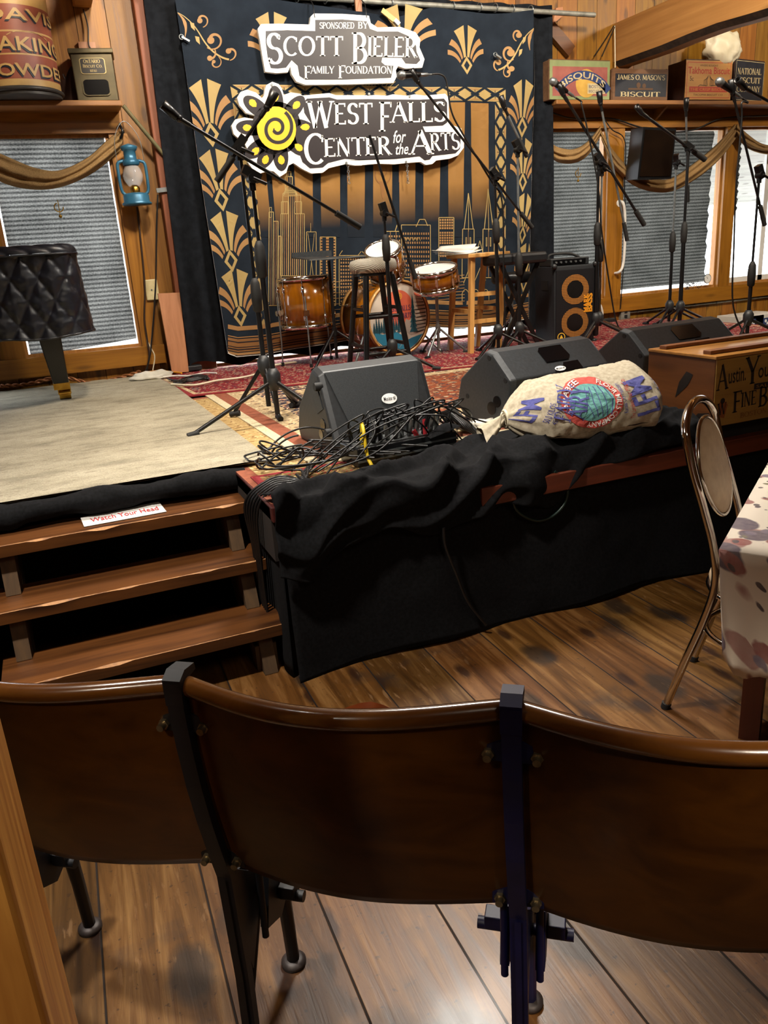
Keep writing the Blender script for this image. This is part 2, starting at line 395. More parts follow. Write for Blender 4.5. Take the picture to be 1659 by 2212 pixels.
def glyph(ch):
    adv, code = _G[ch]; out = []
    for tok in code.split(';'):
        q = tok.split()
        if not q: continue
        n = [float(a) for a in q[1:]]
        if q[0] == 'L':
            x0, y0, x1, y1 = n[:4]; L = hypot(x1-x0, y1-y0); tx, ty = (x1-x0)/L, (y1-y0)/L
            w = n[4] if len(n) > 4 else TN+(TK-TN)*abs(ty)
            a, b = -ty*w/2, tx*w/2; out.append([(x0+a, y0+b), (x0-a, y0-b), (x1-a, y1-b), (x1+a, y1+b)])
        elif q[0] == 'A':
            cx, cy, rx, ry, a0, a1 = n; N = 18; pr = None
            for i in range(N+1):
                a = radians(a0+(a1-a0)*i/N); w = TN+(TK-TN)*abs(cos(a))
                p = (cx+(rx-w/2*0)*cos(a), cy+ry*sin(a)); nx, ny = cos(a)/rx, sin(a)/ry; l = hypot(nx, ny); nx /= l; ny /= l
                e = ((p[0]+nx*w/2, p[1]+ny*w/2), (p[0]-nx*w/2, p[1]-ny*w/2))
                if pr: out.append([pr[0], pr[1], e[1], e[0]])
                pr = e
        elif q[0] == 'F':
            x, y, h = n; y0, y1 = (0, .05) if y < .3 else ((.95, 1.0) if y > .9 else (y-.025, y+.025))
            out.append([(x-h, y0), (x+h, y0), (x+h, y1), (x-h, y1)])
        elif q[0] == 'V':
            x, y, h = n; out.append([(x-.03, y-h), (x+.03, y-h), (x+.03, y+h), (x-.03, y+h)])
    return adv, out
def serif(s, big=1.0, drop=0.0):
    """capitals; letters written as capitals in a mixed string are bigger (small capitals style)"""
    x = 0; out = []
    for ch in s:
        k = big if (ch.isupper()) else 1.0
        adv, pl = glyph(ch.upper()); dy = -drop if ch.isupper() and big > 1 else 0
        out += [[(x+a*k, b*k+dy) for a, b in p] for p in pl]; x += adv*k
    return out, x
_bf = {}
def sans(s, bold=0.0, slant=0.0):
    key = (s, bold, slant)
    if key in _bf: return _bf[key]
    cu = bpy.data.curves.new('t', 'FONT'); cu.body = s; cu.size = 1.4; cu.offset = bold; cu.resolution_u = 3; cu.fill_mode = 'FRONT'; cu.shear = slant
    o = bpy.data.objects.new('t', cu); COL.objects.link(o)
    dg = bpy.context.evaluated_depsgraph_get(); ev = o.evaluated_get(dg); me = ev.to_mesh()
    pl = [[(me.vertices[i].co.x, me.vertices[i].co.y) for i in p.vertices] for p in me.polygons]
    wmax = max((q[0] for p in pl for q in p), default=1)
    ev.to_mesh_clear(); bpy.data.objects.remove(o); bpy.data.curves.remove(cu)
    _bf[key] = (pl, wmax); return _bf[key]
def fit(tw, p0, p1, h, up=None):
    """lay text polygons along the line p0-p1 (2-D), letters h tall"""
    pl, wd = tw; dx, dy = p1[0]-p0[0], p1[1]-p0[1]; L = hypot(dx, dy)
    ux, uy = dx/wd, dy/wd
    nx, ny = (up if up else (dy/L, -dx/L))
    return [[(p0[0]+a*ux+b*h*nx, p0[1]+a*uy+b*h*ny) for a, b in p] for p in pl]
def fitw(tw, p0, p1, h, up=None):
    dx, dy = p1[0]-p0[0], p1[1]-p0[1]; L = hypot(dx, dy)
    return fit(tw, p0, p1, h, up or (-dy/L, dx/L))
def split(pl, L):
    """cut polygons into small triangles so they follow a curved surface"""
    out = []; st = []
    for p in pl:
        for i in range(1, len(p)-1): st.append((p[0], p[i], p[i+1]))
    while st:
        a, b, c = st.pop(); e = [hypot(a[0]-b[0], a[1]-b[1]), hypot(b[0]-c[0], b[1]-c[1]), hypot(c[0]-a[0], c[1]-a[1])]
        k = e.index(max(e))
        if e[k] < L: out.append([a, b, c]); continue
        if k == 1: a, b, c = b, c, a
        elif k == 2: a, b, c = c, a, b
        m = ((a[0]+b[0])/2, (a[1]+b[1])/2); st += [(a, m, c), (m, b, c)]
    return out
def circ(cx, cy, rx, ry=None, n=28, a0=0, a1=360):
    ry = rx if ry is None else ry
    return [(cx+rx*cos(radians(a0+(a1-a0)*i/n)), cy+ry*sin(radians(a0+(a1-a0)*i/n))) for i in range(n if a1-a0 >= 360 else n+1)]
def ringp(cx, cy, r0, r1, n=28, a0=0, a1=360, sy=1):
    out = []
    for i in range(n):
        a, b = radians(a0+(a1-a0)*i/n), radians(a0+(a1-a0)*(i+1)/n)
        out.append([(cx+r0*cos(a), cy+r0*sy*sin(a)), (cx+r1*cos(a), cy+r1*sy*sin(a)), (cx+r1*cos(b), cy+r1*sy*sin(b)), (cx+r0*cos(b), cy+r0*sy*sin(b))])
    return out
def stroke(pts, w):
    """2-D ribbon along pts; w a number or list"""
    N = len(pts); ws = w if isinstance(w, (list, tuple)) else [w]*N; e = []
    for i in range(N):
        a = pts[max(i-1, 0)]; b = pts[min(i+1, N-1)]; dx, dy = b[0]-a[0], b[1]-a[1]; l = hypot(dx, dy) or 1
        e.append(((pts[i][0]-dy/l*ws[i]/2, pts[i][1]+dx/l*ws[i]/2), (pts[i][0]+dy/l*ws[i]/2, pts[i][1]-dx/l*ws[i]/2)))
    return [[e[i][0], e[i][1], e[i+1][1], e[i+1][0]] for i in range(N-1)]
def line(x0, y0, x1, y1, w): return stroke([(x0, y0), (x1, y1)], w)
def rect(x0, y0, x1, y1): return [(x0, y0), (x1, y0), (x1, y1), (x0, y1)]
def frame(x0, y0, x1, y1, w):
    return line(x0, y0, x1, y0, w)+line(x1, y0, x1, y1, w)+line(x1, y1, x0, y1, w)+line(x0, y1, x0, y0, w)
# ------------------------------------------------------------------ the setting
XL, XR, YB = -3.2, 9.5, -3.5
struct('floor', MB().bx(XL, XR, YB, W+.2, -.08, 0), FLOOR, keep=True)
CEIL = planks('ceiling_boards', 'X', 'Y', .2, ('8a5a2a', 'a8733c', 'bd8a4f'), .6)
struct('ceiling', MB().bx(XL, XR, YB, W+.2, 5.2, 5.3), CEIL, keep=True)
zs, zt = .885, 2.375           # window sill and head
def zx(px, py): return PY(px, py, W).x
w1a, w1b = PY(0, 405, W).x-.06, PY(300, 740, W).x+.02
wins = [(-1.55, -.42, .74, zt), (w1a, w1b, zs, zt), (1.15, 4.15, .665, 2.2), (4.3, PY(1303, 600, W).x, zs, zt), (PY(1350, 500, W).x-.06, PY(1550, 450, W).x+.03, zs, zt), (PY(1585, 500, W).x-.05, 8.0, zs, zt)]
def holed(mb, x0, x1, z0, z1, y0, y1, holes):
    xs = sorted({x0, x1, *[h[0] for h in holes], *[h[1] for h in holes]}); z_ = sorted({z0, z1, *[h[2] for h in holes], *[h[3] for h in holes]})
    for i in range(len(xs)-1):
        for j in range(len(z_)-1):
            cx, cz = (xs[i]+xs[i+1])/2, (z_[j]+z_[j+1])/2
            if any(h[0] < cx < h[1] and h[2] < cz < h[3] for h in holes): continue
            mb.bx(xs[i], xs[i+1], y0, y1, z_[j], z_[j+1])
    return mb
struct('wall_back', holed(MB(), XL, XR, 0, 5.2, W, W+.07, wins), PINE, keep=True)
PINE_Y = planks('pine_boards_side', 'Y', 'Z', .205, ('6d4410', '91601b', 'ab792c'), .5)
struct('wall_left', MB().bx(XL-.1, XL, YB, W, 0, 5.2), PINE_Y, keep=True)
struct('wall_right', MB().bx(XR, XR+.1, YB, W, 0, 5.2), PINE_Y, keep=True)
struct('wall_front', MB().bx(XL, XR, YB-.1, YB, 0, 5.2), PINE, keep=True)
# window frames, glass
GLASS = NT('window_glass'); GLASS.b.inputs['Transmission Weight'].default_value = 1; GLASS.b.inputs['Alpha'].default_value = .12; GLASS.b.inputs['IOR'].default_value = 1.05
GLASS = GLASS.fin((1, 1, 1, 1), 0)
JAMB = wood('window_jamb', '8d5a26', 'b98544', 'Z', rough=.5)
WFR = M('white_window_frame', 'e4e4e0', 'd8d8d4', 5, .5)
for i, (x0, x1, z0, z1) in enumerate(wins):
    m = MB(); t = .022; white = i == 5
    m.bx(x0, x0+t, W+.005, W+.065, z0, z1).bx(x1-t, x1, W+.005, W+.065, z0, z1).bx(x0+t, x1-t, W+.005, W+.065, z1-t, z1).bx(x0+t, x1-t, W+.005, W+.065, z0, z0+t)
    if i == 5:
        xm = PY(1637, 500, W+.1).x; zm = PY(1640, 590, W+.1).z
        m.bx(xm-.03, xm+.03, W+.03, W+.06, z0+t, z1-t, 1).bx(x0+t, x1-t, W+.03, W+.06, z0+t, z0+t+.05, 1)
        zz = PY(1640, 400, W).z
    fr = struct('window_%d' % (i+1), m, [JAMB, WFR], keep=True)
    g = MB().bx(x0+t, x1-t, W+.05, W+.053, z0+t, z1-t).build('pane', GLASS, fr); g['kind'] = 'structure'
    a = bpy.data.lights.new('daylight_portal', 'AREA'); a.shape = 'RECTANGLE'; a.size = x1-x0; a.size_y = z1-z0; a.cycles.is_portal = True
    ao = bpy.data.objects.new('daylight_portal', a); COL.objects.link(ao); ao.location = ((x0+x1)/2, W+.1, (z0+z1)/2); ao.rotation_euler = (radians(-90), 0, 0)
# long sill and head boards, uprights between the windows
hx = PY(253, 266, W).x
xr4 = PY(1590, 280, W-.03).x
tr = 0
def trim(mb, mat):
    global tr; tr += 1; return struct('trim_%d' % tr, mb, mat, keep=True)
trim(MB().bx(XL, hx+.03, W-.045, W, zt, PY(100, 266, W-.04).z), PINE_TRIM)
trim(MB().bx(XL, w1b+.16, W-.05, W, zs-.14, zs), PINE_TRIM)
trim(MB().bx(w1b, w1b+.13, W-.03, W, zs, zt), PINE_TRIMV)
trim(MB().bx(w1a-.14, w1a, W-.03, W, zs, zt), PINE_TRIMV)
trim(MB().bx(4.2, XR, W-.045, W, zt, PY(1194, 262, W-.04).z), PINE_TRIM)
trim(MB().bx(4.2, XR, W-.05, W, zs-.14, zs), PINE_TRIM)
trim(MB().bx(wins[3][1], wins[4][0], W-.035, W, zs, zt), PINE_TRIMV)
trim(MB().bx(wins[4][1], wins[5][0], W-.035, W, zs, zt), PINE_TRIMV)
trim(MB().bx(4.15, 4.3, W-.035, W, zs, zt), PINE_TRIMV)
# tie beams over the room
p = PY(1327, 144, W-.01); q = PY(1335, 56, W-.01)
m = MB(); N = 26; x0 = p.x; zb, zt_ = p.z, q.z+.02
def low(y): return zb + .009*sin(y*5.1)+.011*sin(y*2.3+1)
for i in range(N):
    y0, y1 = W-i*.3, W-(i+1)*.3
    a0, a1 = low(y0), low(y1)
    m.add([(x0, y0, a0+.03), (x0, y1, a1+.03), (x0, y1, zt_), (x0, y0, zt_)], [(0, 1, 2, 3)], 0)
    m.add([(x0, y0, a0+.03), (x0, y1, a1+.03), (x0+.05, y1, a1-.01), (x0+.05, y0, a0-.01)], [(3, 2, 1, 0)], 1)
    m.add([(x0+.05, y0, a0-.01), (x0+.05, y1, a1-.01), (x0+.2, y1, a1), (x0+.2, y0, a0)], [(3, 2, 1, 0)], 0)
    m.add([(x0+.2, y0, a0), (x0+.2, y1, a1), (x0+.2, y1, zt_), (x0+.2, y0, zt_)], [(3, 2, 1, 0)], 0)
    m.add([(x0, y0, zt_), (x0, y1, zt_), (x0+.2, y1, zt_), (x0+.2, y0, zt_)], [(0, 1, 2, 3)], 0)
struct('tie_beam', m, [BEAMW, BARK], keep=True)
a = PY(157, 16, W-.01); b = PY(198, 16, W-.01)
struct('tie_beam', MB().bx(a.x, b.x, 0, W-.01, a.z, a.z+.26), BEAMW, keep=True, bevel=.01)
# corner post, boards and strap left of the curtain
REDW = wood('reddish_timber', '6d3a22', '8c4e30', 'Z', .7, rough=.6)
PALEW = wood('pale_timber', '9a6440', 'b98058', 'Z', .7, rough=.5)
a = PY(330, 300, W-.1); b = PY(392, 640, W-.1)
struct('corner_post', MB().bx(a.x, a.x+.24, W-.12, W-.01, .55, 5.2), REDW, keep=True, bevel=.008)
# far stage platform: one solid deck, stepping back at the stair
SX = PZ(603, 1090, S).x; SY1 = PZ(603, 1092, S).y; SY2 = PZ(530, 1009, S).y
DECK = M('stage_deck', '1a1512', '241c17', 5, .8)
m = MB().bx(XL+.02, SX-.03, SY2+.03, W-.02, .575, S-.012).bx(SX-.03, 5.45, SY1+.03, W-.05, .45, S-.012)
m.bx(XL+.02, SX-.03, SY2+.22, SY2+.26, 0, .575).bx(SX, 5.45, SY1+.07, SY1+.10, 0, .45)
struct('stage', m, DECK, keep=True)
struct('stage_edge_trim', MB().bx(SX+.75, 5.45, SY1-.052, SY1+.0, .525, .598), wood('red_brown_trim', '4a2012', '6b311c', 'X', rough=.45, coat=.1), keep=True, bevel=.004)
struct('stage_edge_trim', MB().bx(SX-.03, SX+.005, SY1, SY2, .60, S-.004), wood('red_trim', '3a1310', '521d17', 'Y', rough=.5), keep=True, bevel=.004)
# timber post close to the camera
a = PY(150, 2130, .78)
struct('timber_post', MB().bx(a.x-.16, a.x, .62, .78, 0, 4.9), POSTW, keep=True, bevel=.006)
# outside: white porch roof and ground
SOF = planks('grey_soffit_boards', 'Y', 'X', .16, ('8f8d88', 'a5a39c', 'b5b2aa'), .7, vary=.2)
y1 = 9.2; z1 = PY(1610, 440, y1).z
struct('porch_roof', MB().add([(5.6, W+.12, 2.75), (13.5, W+.12, 2.75), (13.5, y1, z1), (5.6, y1, z1)], [(0, 1, 2, 3)]).add([(5.6, W+.12, 2.85), (13.5, W+.12, 2.85), (13.5, y1, z1+.1), (5.6, y1, z1+.1)], [(3, 2, 1, 0)]), SOF, keep=True)
struct('ground', MB().bx(-12, 30, W+.4, 40, -.5, -.4), M('pale_gravel', 'b5b2aa', 'a09d95', 5, .9), keep=True)
# ------------------------------------------------------------------ along the back wall
def blind(name, label, x0, x1, z0, z1, y, col, wob=.004, group=None, skew=0):
    m = MB()
    def fn(u, v):
        x = x0+(x1-x0)*u; z = z0+(z1-z0)*v + skew*(u-.5)*(1-v)
        return Vector((x + wob*2*sin(v*60)*(1 if u > .9 else 0), y + wob*sin(v*120)+.006*sin(u*7+v*3), z))
    m.grid(fn, 24, 90)
    return tag(m.build(name, col), label, 'blind')
def blindmat(name, a, b):
    t = NT(name); x, y, z = t.sep(t.co())
    rib = t.math('ADD', t.math('MULTIPLY', t.math('SINE', t.math('MULTIPLY', z, 205)), .2), .6)
    n = t.noise(t.co((70, 1, 150)), 1.0, 4); n2 = t.noise(t.co(), 3, 3); n3 = t.noise(t.co((90, 1, 90)), 1.0, 2)
    f = t.math('MULTIPLY', rib, t.math('ADD', n, t.math('MULTIPLY', n3, .5)))
    f = t.math('MULTIPLY', f, t.math('ADD', n2, .35))
    col = t.ramp(f, [(.18, C(a)), (.62, C(b))])
    tr = t.new('ShaderNodeBsdfTranslucent'); t.link(col, tr.inputs[0])
    df = t.new('ShaderNodeBsdfDiffuse'); df.inputs[0].default_value = C('1d1f20')
    mx = t.new('ShaderNodeMixShader'); mx.inputs[0].default_value = .6
    t.link(df.outputs[0], mx.inputs[1]); t.link(tr.outputs[0], mx.inputs[2])
    t.link(mx.outputs[0], t.n['Material Output'].inputs[0]); return t.mat
BL1 = blindmat('woven_blind', '141414', '75736e')
BL2 = blindmat('woven_blind_right', '191917', '6a6862')
blind('window_blind', 'dark grey woven blind behind the quilted piano cover', wins[1][0]+.034, wins[1][1]-.03, zs+.03, zt-.02, W+.02, BL1, .0006, skew=.06)
blind('window_blind', 'grey woven blind directly right of the black stage curtain', wins[3][0]+.02, PY(1294, 500, W).x, zs+.03, zt-.02, W+.02, BL2, .001)
blind('window_blind', 'grey woven blind with ragged right edge in the middle right window', wins[4][0]+.03, PY(1535, 450, W).x, zs+.06, zt-.03, W+.02, BL2, .004)
blind('window_blind', 'short narrow strip of blind at left of bright open window', wins[5][0]+.02, PY(1606, 300, W).x, PY(1590, 455, W).z, zt-.02, W+.02, BL2, .004)
# shelves
def shelf(label, x0, x1, z):
    t = thing('wall_shelf', label, 'shelf', ((x0+x1)/2, W-.13, z-.05))
    MB().bx(x0, x1, W-.27, W, z-.035, z).build('shelf_board', SHW, t, bevel=.006)
    MB().bx(x0, x1, W-.03, W, z-.16, z-.035).build('ledger_board', PINE_TRIM, t)
    for k in range(2):
        x = x0+(x1-x0)*(.25+.5*k)
        MB().prism([(x-.012, W-.03, z-.035), (x-.012, W-.2, z-.035), (x-.012, W-.03, z-.14)], (.024, 0, 0)).build('bracket', PINE_TRIM, t)
    return t
SHW = wood('shelf_wood', '7a4c24', 'a0703c', 'X', rough=.5)
ZS1 = PY(150, 216, W-.27).z; ZS2 = PY(1400, 216, W-.27).z
shelf('pine wall shelf above the left window holding the big tin drum', XL+.02, PY(263, 218, W-.27).x, ZS1)
shelf('long pine wall shelf above the right windows holding biscuit crates', 4.25, 9.2, ZS2)
YS = W-.14
# baking powder drum
c = PY(52, 210, YS); R_ = .235; cx_, cy_ = c.x, W-.25
TINR = M('tin_red_print', '9c5640', '854534', 7, .5); TINC = M('tin_cream_print', 'cba66a', 'b38f56', 7, .5); TIND = M('tin_dark_rim', '4a4744', '383532', 9, .5, .4); TINN = M('tin_navy_print', '1f2230', rough=.5)
t = thing('tin_drum', 'large red and cream baking powder drum at left shelf end', 'tin drum', (cx_, cy_, ZS1))
m = MB(); Z0 = ZS1
for a, b, mi in ((0, .045, 2), (.045, .082, 1), (.082, .215, 0), (.215, .224, 1), (.224, .34, 0), (.34, .35, 1), (.35, .49, 0), (.49, .62, 1)):
    m.lathe([(R_, a), (R_, b)], (cx_, cy_, Z0), n=48, m=mi)
m.disc((cx_, cy_, Z0+.62), (0, 0, 1), R_, 48, 1); m.disc((cx_, cy_, Z0), (0, 0, -1), R_, 48, 2)
va = atan2(-cy_, -cx_)
def tin(off):
    def fn(p):
        a = va + p[0]/R_
        return Vector((cx_+(R_+off)*cos(a), cy_+(R_+off)*sin(a), Z0+p[1]))
    return fn
for s, z, h, wd, mi, bo in (('POWDER', .100, .070, .58, 1, .02), ('BAKING', .238, .078, .54, 1, .02), ('DAVIS', .405, .065, .50, 1, .02)):
    pl = split(fitw(sans(s, bo), (-wd/2+.09, z), (wd/2+.09, z), h), .03)
    m.polys([[(q[0]-.008, q[1]-.01) for q in p] for p in pl], tin(.003), 3); m.polys(pl, tin(.0055), mi)
for k in range(9):
    m.polys(split(ringp(.09, .283, .15, .158, 10, 20*k-10, 20*k+4, .42), .03), tin(.003), 1)
m.build('drum_body', [TINR, TINC, TIND, TINN], t)
MB().torus((cx_, cy_, Z0+.03), (0, 0, 1), R_+.004, .012, 48, 8).build('base_rim', TIND, t)
# biscuit tin with window
a = PY(168, 216, YS-.08); b = PY(256, 216, YS-.1); wd = (b-a).length; ang = atan2(b.y-a.y, b.x-a.x)-.05
OLV = M('olive_tin', '4c4430', '5c523a', 10, .42, .5); OLVD = M('tin_label_dark', '241f1a', rough=.4); OLVL = M('tin_label_gilt', 'b39f6c', rough=.4, metal=.4)
t = thing('biscuit_tin', 'olive metal biscuit tin with dark window on the left shelf', 'tin box', (a.x, a.y, ZS1), ang)
hh = .285; dp = .2; kz = .77
MB().bx(0, wd, 0, dp, 0, hh).build('tin_body', OLV, t, bevel=.006, local=True)
MB().bx(-.012, wd+.012, -.012, dp, hh, hh+.03).build('tin_lid', OLV, t, bevel=.006, local=True)
def rr(x0, z0, x1, z1, r, y):
    o = []
    for cx, cz, a0 in ((x1-r, z1-r, 0), (x0+r, z1-r, 90), (x0+r, z0+r, 180), (x1-r, z0+r, 270)):
        o += [(cx+r*cos(radians(a0+d)), y, (cz+r*sin(radians(a0+d)))*kz) for d in range(0, 91, 15)]
    return o
m = MB().prism(rr(.05, .21, wd-.05, .335, .02, -.001), (0, -.004, 0), 1).prism(rr(.055, .215, wd-.055, .33, .018, -.006), (0, -.001, 0), 0)
f = lambda p: Vector((p[0], -.008, p[1]*kz))
m.polys(fitw(serif('OnTARIO'.replace('n', 'n'), 1.25), (.075, .295), (wd-.08, .295), .022), f, 1)
m.polys(fitw(serif('Biscuit Co.', 1.2), (.068, .26), (wd-.07, .26), .02), f, 1); m.polys(fitw(serif('BUFFALO'), (.11, .226), (wd-.11, .226), .018), f, 1)
m.build('name_plate', [OLVD, OLVL], t, local=True)
m = MB().prism(rr(.045, .04, wd-.04, .175, .03, -.001), (0, -.008, 0), 1).prism(rr(.053, .048, wd-.048, .167, .026, -.0092), (0, -.001, 0), 0)
m.build('tin_window', [BLKGLOSS, OLV], t, local=True)
# leather pouch with blade between them
a = PY(118, 214, W-.12); b = PY(170, 214, W-.12)
m = MB()
m.grid(lambda u, v: Vector((a.x+(b.x-a.x)*u, W-.08-.08*sin(pi*v)*(1+.3*sin(u*5)), ZS1+(.10+.12*u+.02*sin(9*u))*(1-abs(2*v-1)**2.2))), 14, 14)
t = thing('leather_pouch', 'dark brown crumpled leather pouch between drum and biscuit tin', 'pouch', (a.x, W-.1, ZS1))
m.build('pouch', M('dark_leather', '2a160e', '3d2215', 16, .6, bump=.3), t)
p = PY(140, 160, W-.1); MB().cyl((p.x+.01, W-.1, ZS1+.10), (p.x-.012, W-.1, p.z), .011, .007, 8).build('blade', STEEL, t)
# small wood block under the beam and hanging flex
p = PY(188, 98, W-.03); tag(MB().bx(p.x-.055, p.x+.055, W-.035, W-.002, p.z-.02, p.z+.02).build('wood_block', PALEW), 'small pale wood block fixed to the wall above biscuit tin', 'block')
q = PY(180, 20, W-.03); tag(MB().tube(smooth([(q.x, W-.03, q.z), (q.x+.01, W-.045, (q.z+p.z)/2), (p.x+.01, W-.05, p.z+.0), (p.x+.03, W-.045, p.z-.03)]), .005, 6).build('hanging_flex', CORD), 'thin dark flex hanging from the beam to the wood block', 'cable')
# burlap swags
def swag(label, top, bot, y, dep=.07, n=46, seed=0):
    tp = smooth([(a, b, 0) for a, b in top], 12); bt = smooth([(a, b, 0) for a, b in bot], 12); m = MB()
    def at(L, u): k = u*(len(L)-1); i = min(int(k), len(L)-2); return L[i].lerp(L[i+1], k-i)
    def fn(u, v):
        P = at(tp, u).lerp(at(bt, u), v); sag = sin(pi*min(max(u, 0), 1))
        d = dep*(sin(pi*v)**.6)*(.35+.65*sag)+.016*sin(v*15+seed+3*u)+.012*fbm(u*7+seed, v*5)
        return PY(P.x, P.y, y-d)
    m.grid(fn, n, 16)
    return tag(m.build('burlap_swag', BURLAP, solid=.004), label, 'swag')
swag('tan burlap swag drooping across the top of left window', [(-30, 318), (30, 345), (80, 364), (130, 368), (190, 340), (235, 300), (268, 278)], [(-30, 372), (10, 396), (60, 408), (110, 408), (160, 394), (215, 364), (262, 322)], W-.06, seed=1)
swag('short tan burlap swag beside the right edge of stage curtain', [(1180, 300), (1205, 318), (1240, 322), (1270, 305), (1297, 272)], [(1180, 330), (1205, 350), (1240, 352), (1270, 335), (1300, 290)], W-.06, seed=2)
swag('long tan burlap swag drooping beneath the black wall speaker', [(1296, 278), (1325, 325), (1360, 362), (1410, 385), (1450, 385), (1500, 352), (1550, 310), (1588, 268)], [(1300, 304), (1325, 360), (1365, 398), (1410, 414), (1455, 412), (1510, 382), (1555, 343), (1592, 296)], W-.06, seed=3)
swag('tan burlap swag at the far right over the open window', [(1592, 268), (1615, 290), (1650, 312), (1700, 315)], [(1590, 292), (1612, 318), (1648, 332), (1700, 335)], W-.06, seed=4)
p = PY(258, 270, W-.08)
tag(MB().cyl((p.x, W, p.z), (p.x, W-.12, p.z), .008).tube(smooth([(p.x, W-.1, p.z), (p.x+.01, W-.12, p.z-.05), (p.x-.01, W-.1, p.z-.09)]), .009, 8).build('wall_hook', BLK), 'dark iron wall hook holding the swag end above the lantern', 'hook')
# hurricane lantern
LBL = M('lantern_blue', '2a5d7c', '386f8c', 14, .35, .3); LGL = NT('lantern_glass'); LGL.b.inputs['Alpha'].default_value = .30; LGL = LGL.fin((.8, .82, .84, 1), .08, 0, 0, 1)
b0 = PY(297, 443, W-.16); k = .41/.40
t = thing('hurricane_lantern', 'blue hurricane lantern hanging beside the left window', 'lantern', (b0.x, b0.y, b0.z))
def lz(pr): return [(r*k, h*k) for r, h in pr]
MB().lathe(lz([(.0, 0), (.098, 0), (.102, .012), (.088, .022), (.088, .062), (.075, .075), (.03, .082), (.0, .082)]), b0, n=32).build('fuel_tank', LBL, t)
MB().lathe(lz([(.03, .08), (.034, .11), (.02, .13), (0, .135)]), b0).build('burner', BRASS, t)
MB().lathe(lz([(.04, .125), (.062, .16), (.068, .19), (.06, .225), (.042, .255)]), b0).build('globe', LGL, t)
MB().lathe(lz([(.05, .255), (.056, .26), (.056, .285), (.042, .295), (.04, .345), (.048, .35), (.058, .372), (.052, .378), (.0, .395)]), b0).build('chimney', LBL, t)
for sx in (-1, 1):
    MB().tube([b0+q*k for q in smooth([Vector((sx*.045, 0, .285)), Vector((sx*.088, 0, .27)), Vector((sx*.094, 0, .2)), Vector((sx*.09, 0, .1)), Vector((sx*.07, 0, .07))])], .011, 8).build('side_tube', LBL, t)
MB().tube([b0+q*k for q in smooth([Vector((-.09, 0, .26)), Vector((-.085, 0, .42)), Vector((-.03, .0, .52)), Vector((.02, 0, .52)), Vector((.08, 0, .42)), Vector((.09, 0, .26))])], .0025, 6).build('bail_handle', STEEL, t)
# sloping pole below the shelf
a = PY(266, 228, W-.2); b = PY(353, 333, W-.14)
tag(MB().cyl(a, b, .014, n=12).build('sloping_pole', M('green_brown_pole', '4f5132', '6b6040', 12, .6)), 'thin green brown pole sloping from shelf end to corner post', 'pole')
# gold bird clip on the blinds
for px, py, l in ((127, 448, 'small gold hanging ornament on the left window blind'), (1249, 375, 'small gold hanging ornament on blind beside the curtain')):
    p = PY(px, py, W+.01); m = MB().torus(p, (0, 1, 0), .03, .004, 14, 5, a0=40, a1=300).cyl(p+Vector((0, 0, .05)), p-Vector((0, 0, .06)), .003).ball(p-Vector((0, 0, .06)), .012)
    tag(m.build('gold_ornament', M('gold_wire', '8a6a1e', rough=.4, metal=.6)), l, 'ornament')
# cords and boxes on the left corner
OUTW = M('ivory_plate', 'c9bb8f', 'b8aa7e', 20, .45)
p = PY(327, 626, W-.03); t = thing('junction_box', 'ivory junction box on the wall behind hanging cords', 'junction box', (p.x, W-.02, p.z-.09))
MB().bx(p.x-.045, p.x+.05, W-.05, W-.002, p.z-.075, p.z+.075).build('box', OUTW, t, bevel=.006); MB().cyl((p.x, W-.05, p.z), (p.x, W-.054, p.z), .006).build('screw', STEEL, t)
def wirepx(label, pts, r, mat, y=None, z=None, name='cable', cat='cable', group=None):
    P = [PY(a, b, y) if z is None else PZ(a, b, z) for a, b in pts]
    return tag(MB().tube(smooth(P), r, 7).build(name, mat), label, cat, group)
wirepx('black cord hanging straight down from the metal strap', [(341, 420), (338, 500), (336, 620), (325, 760), (312, 815)], .006, CORD, W-.16)
wirepx('brown cord hanging below the lantern along window edge', [(296, 447), (304, 520), (313, 620), (312, 690), (322, 770), (310, 812)], .007, M('brown_cord', '2d1c14', rough=.5), W-.07)
wirepx('thin white cord hanging along the pale board', [(330, 800), (334, 770), (326, 752), (320, 740)], .005, CREAMC, W-.05)
a = PY(338, 412, W-.13); b = PY(392, 405, W-.13)
tag(MB().bar(a, b, .02, .03).build('metal_strap', STEEL), 'bright metal strap clamp around the reddish corner post', 'strap')
a = PY(341, 634, W-.13); b = PY(388, 632, W-.13); c_ = PY(408, 803, W-.22); d_ = PY(372, 806, W-.22)
tag(MB().prism([a, b, c_, d_], (0, .03, 0)).build('pale_board', PALEW, bevel=.004), 'pale wooden board leaning at the foot of corner post', 'board')
# twisted copper rope at the wall foot
P0 = smooth([PY(0, 835, W-.1), PY(60, 830, W-.08), PY(130, 815, W-.09), PY(200, 828, W-.1), PY(250, 818, W-.1), PY(304, 803, W-.12)], 14); m = MB()
for s_ in (0, pi):
    m.tube([q+Vector((0, .009*cos(i*.9+s_), .009*sin(i*.9+s_))) for i, q in enumerate(P0)], .009, 6)
tag(m.build('twisted_rope', M('copper_braid', '7a4a2c', 'a06a42', 40, .4, .5)), 'twisted copper coloured rope lying along the left wall foot', 'rope')
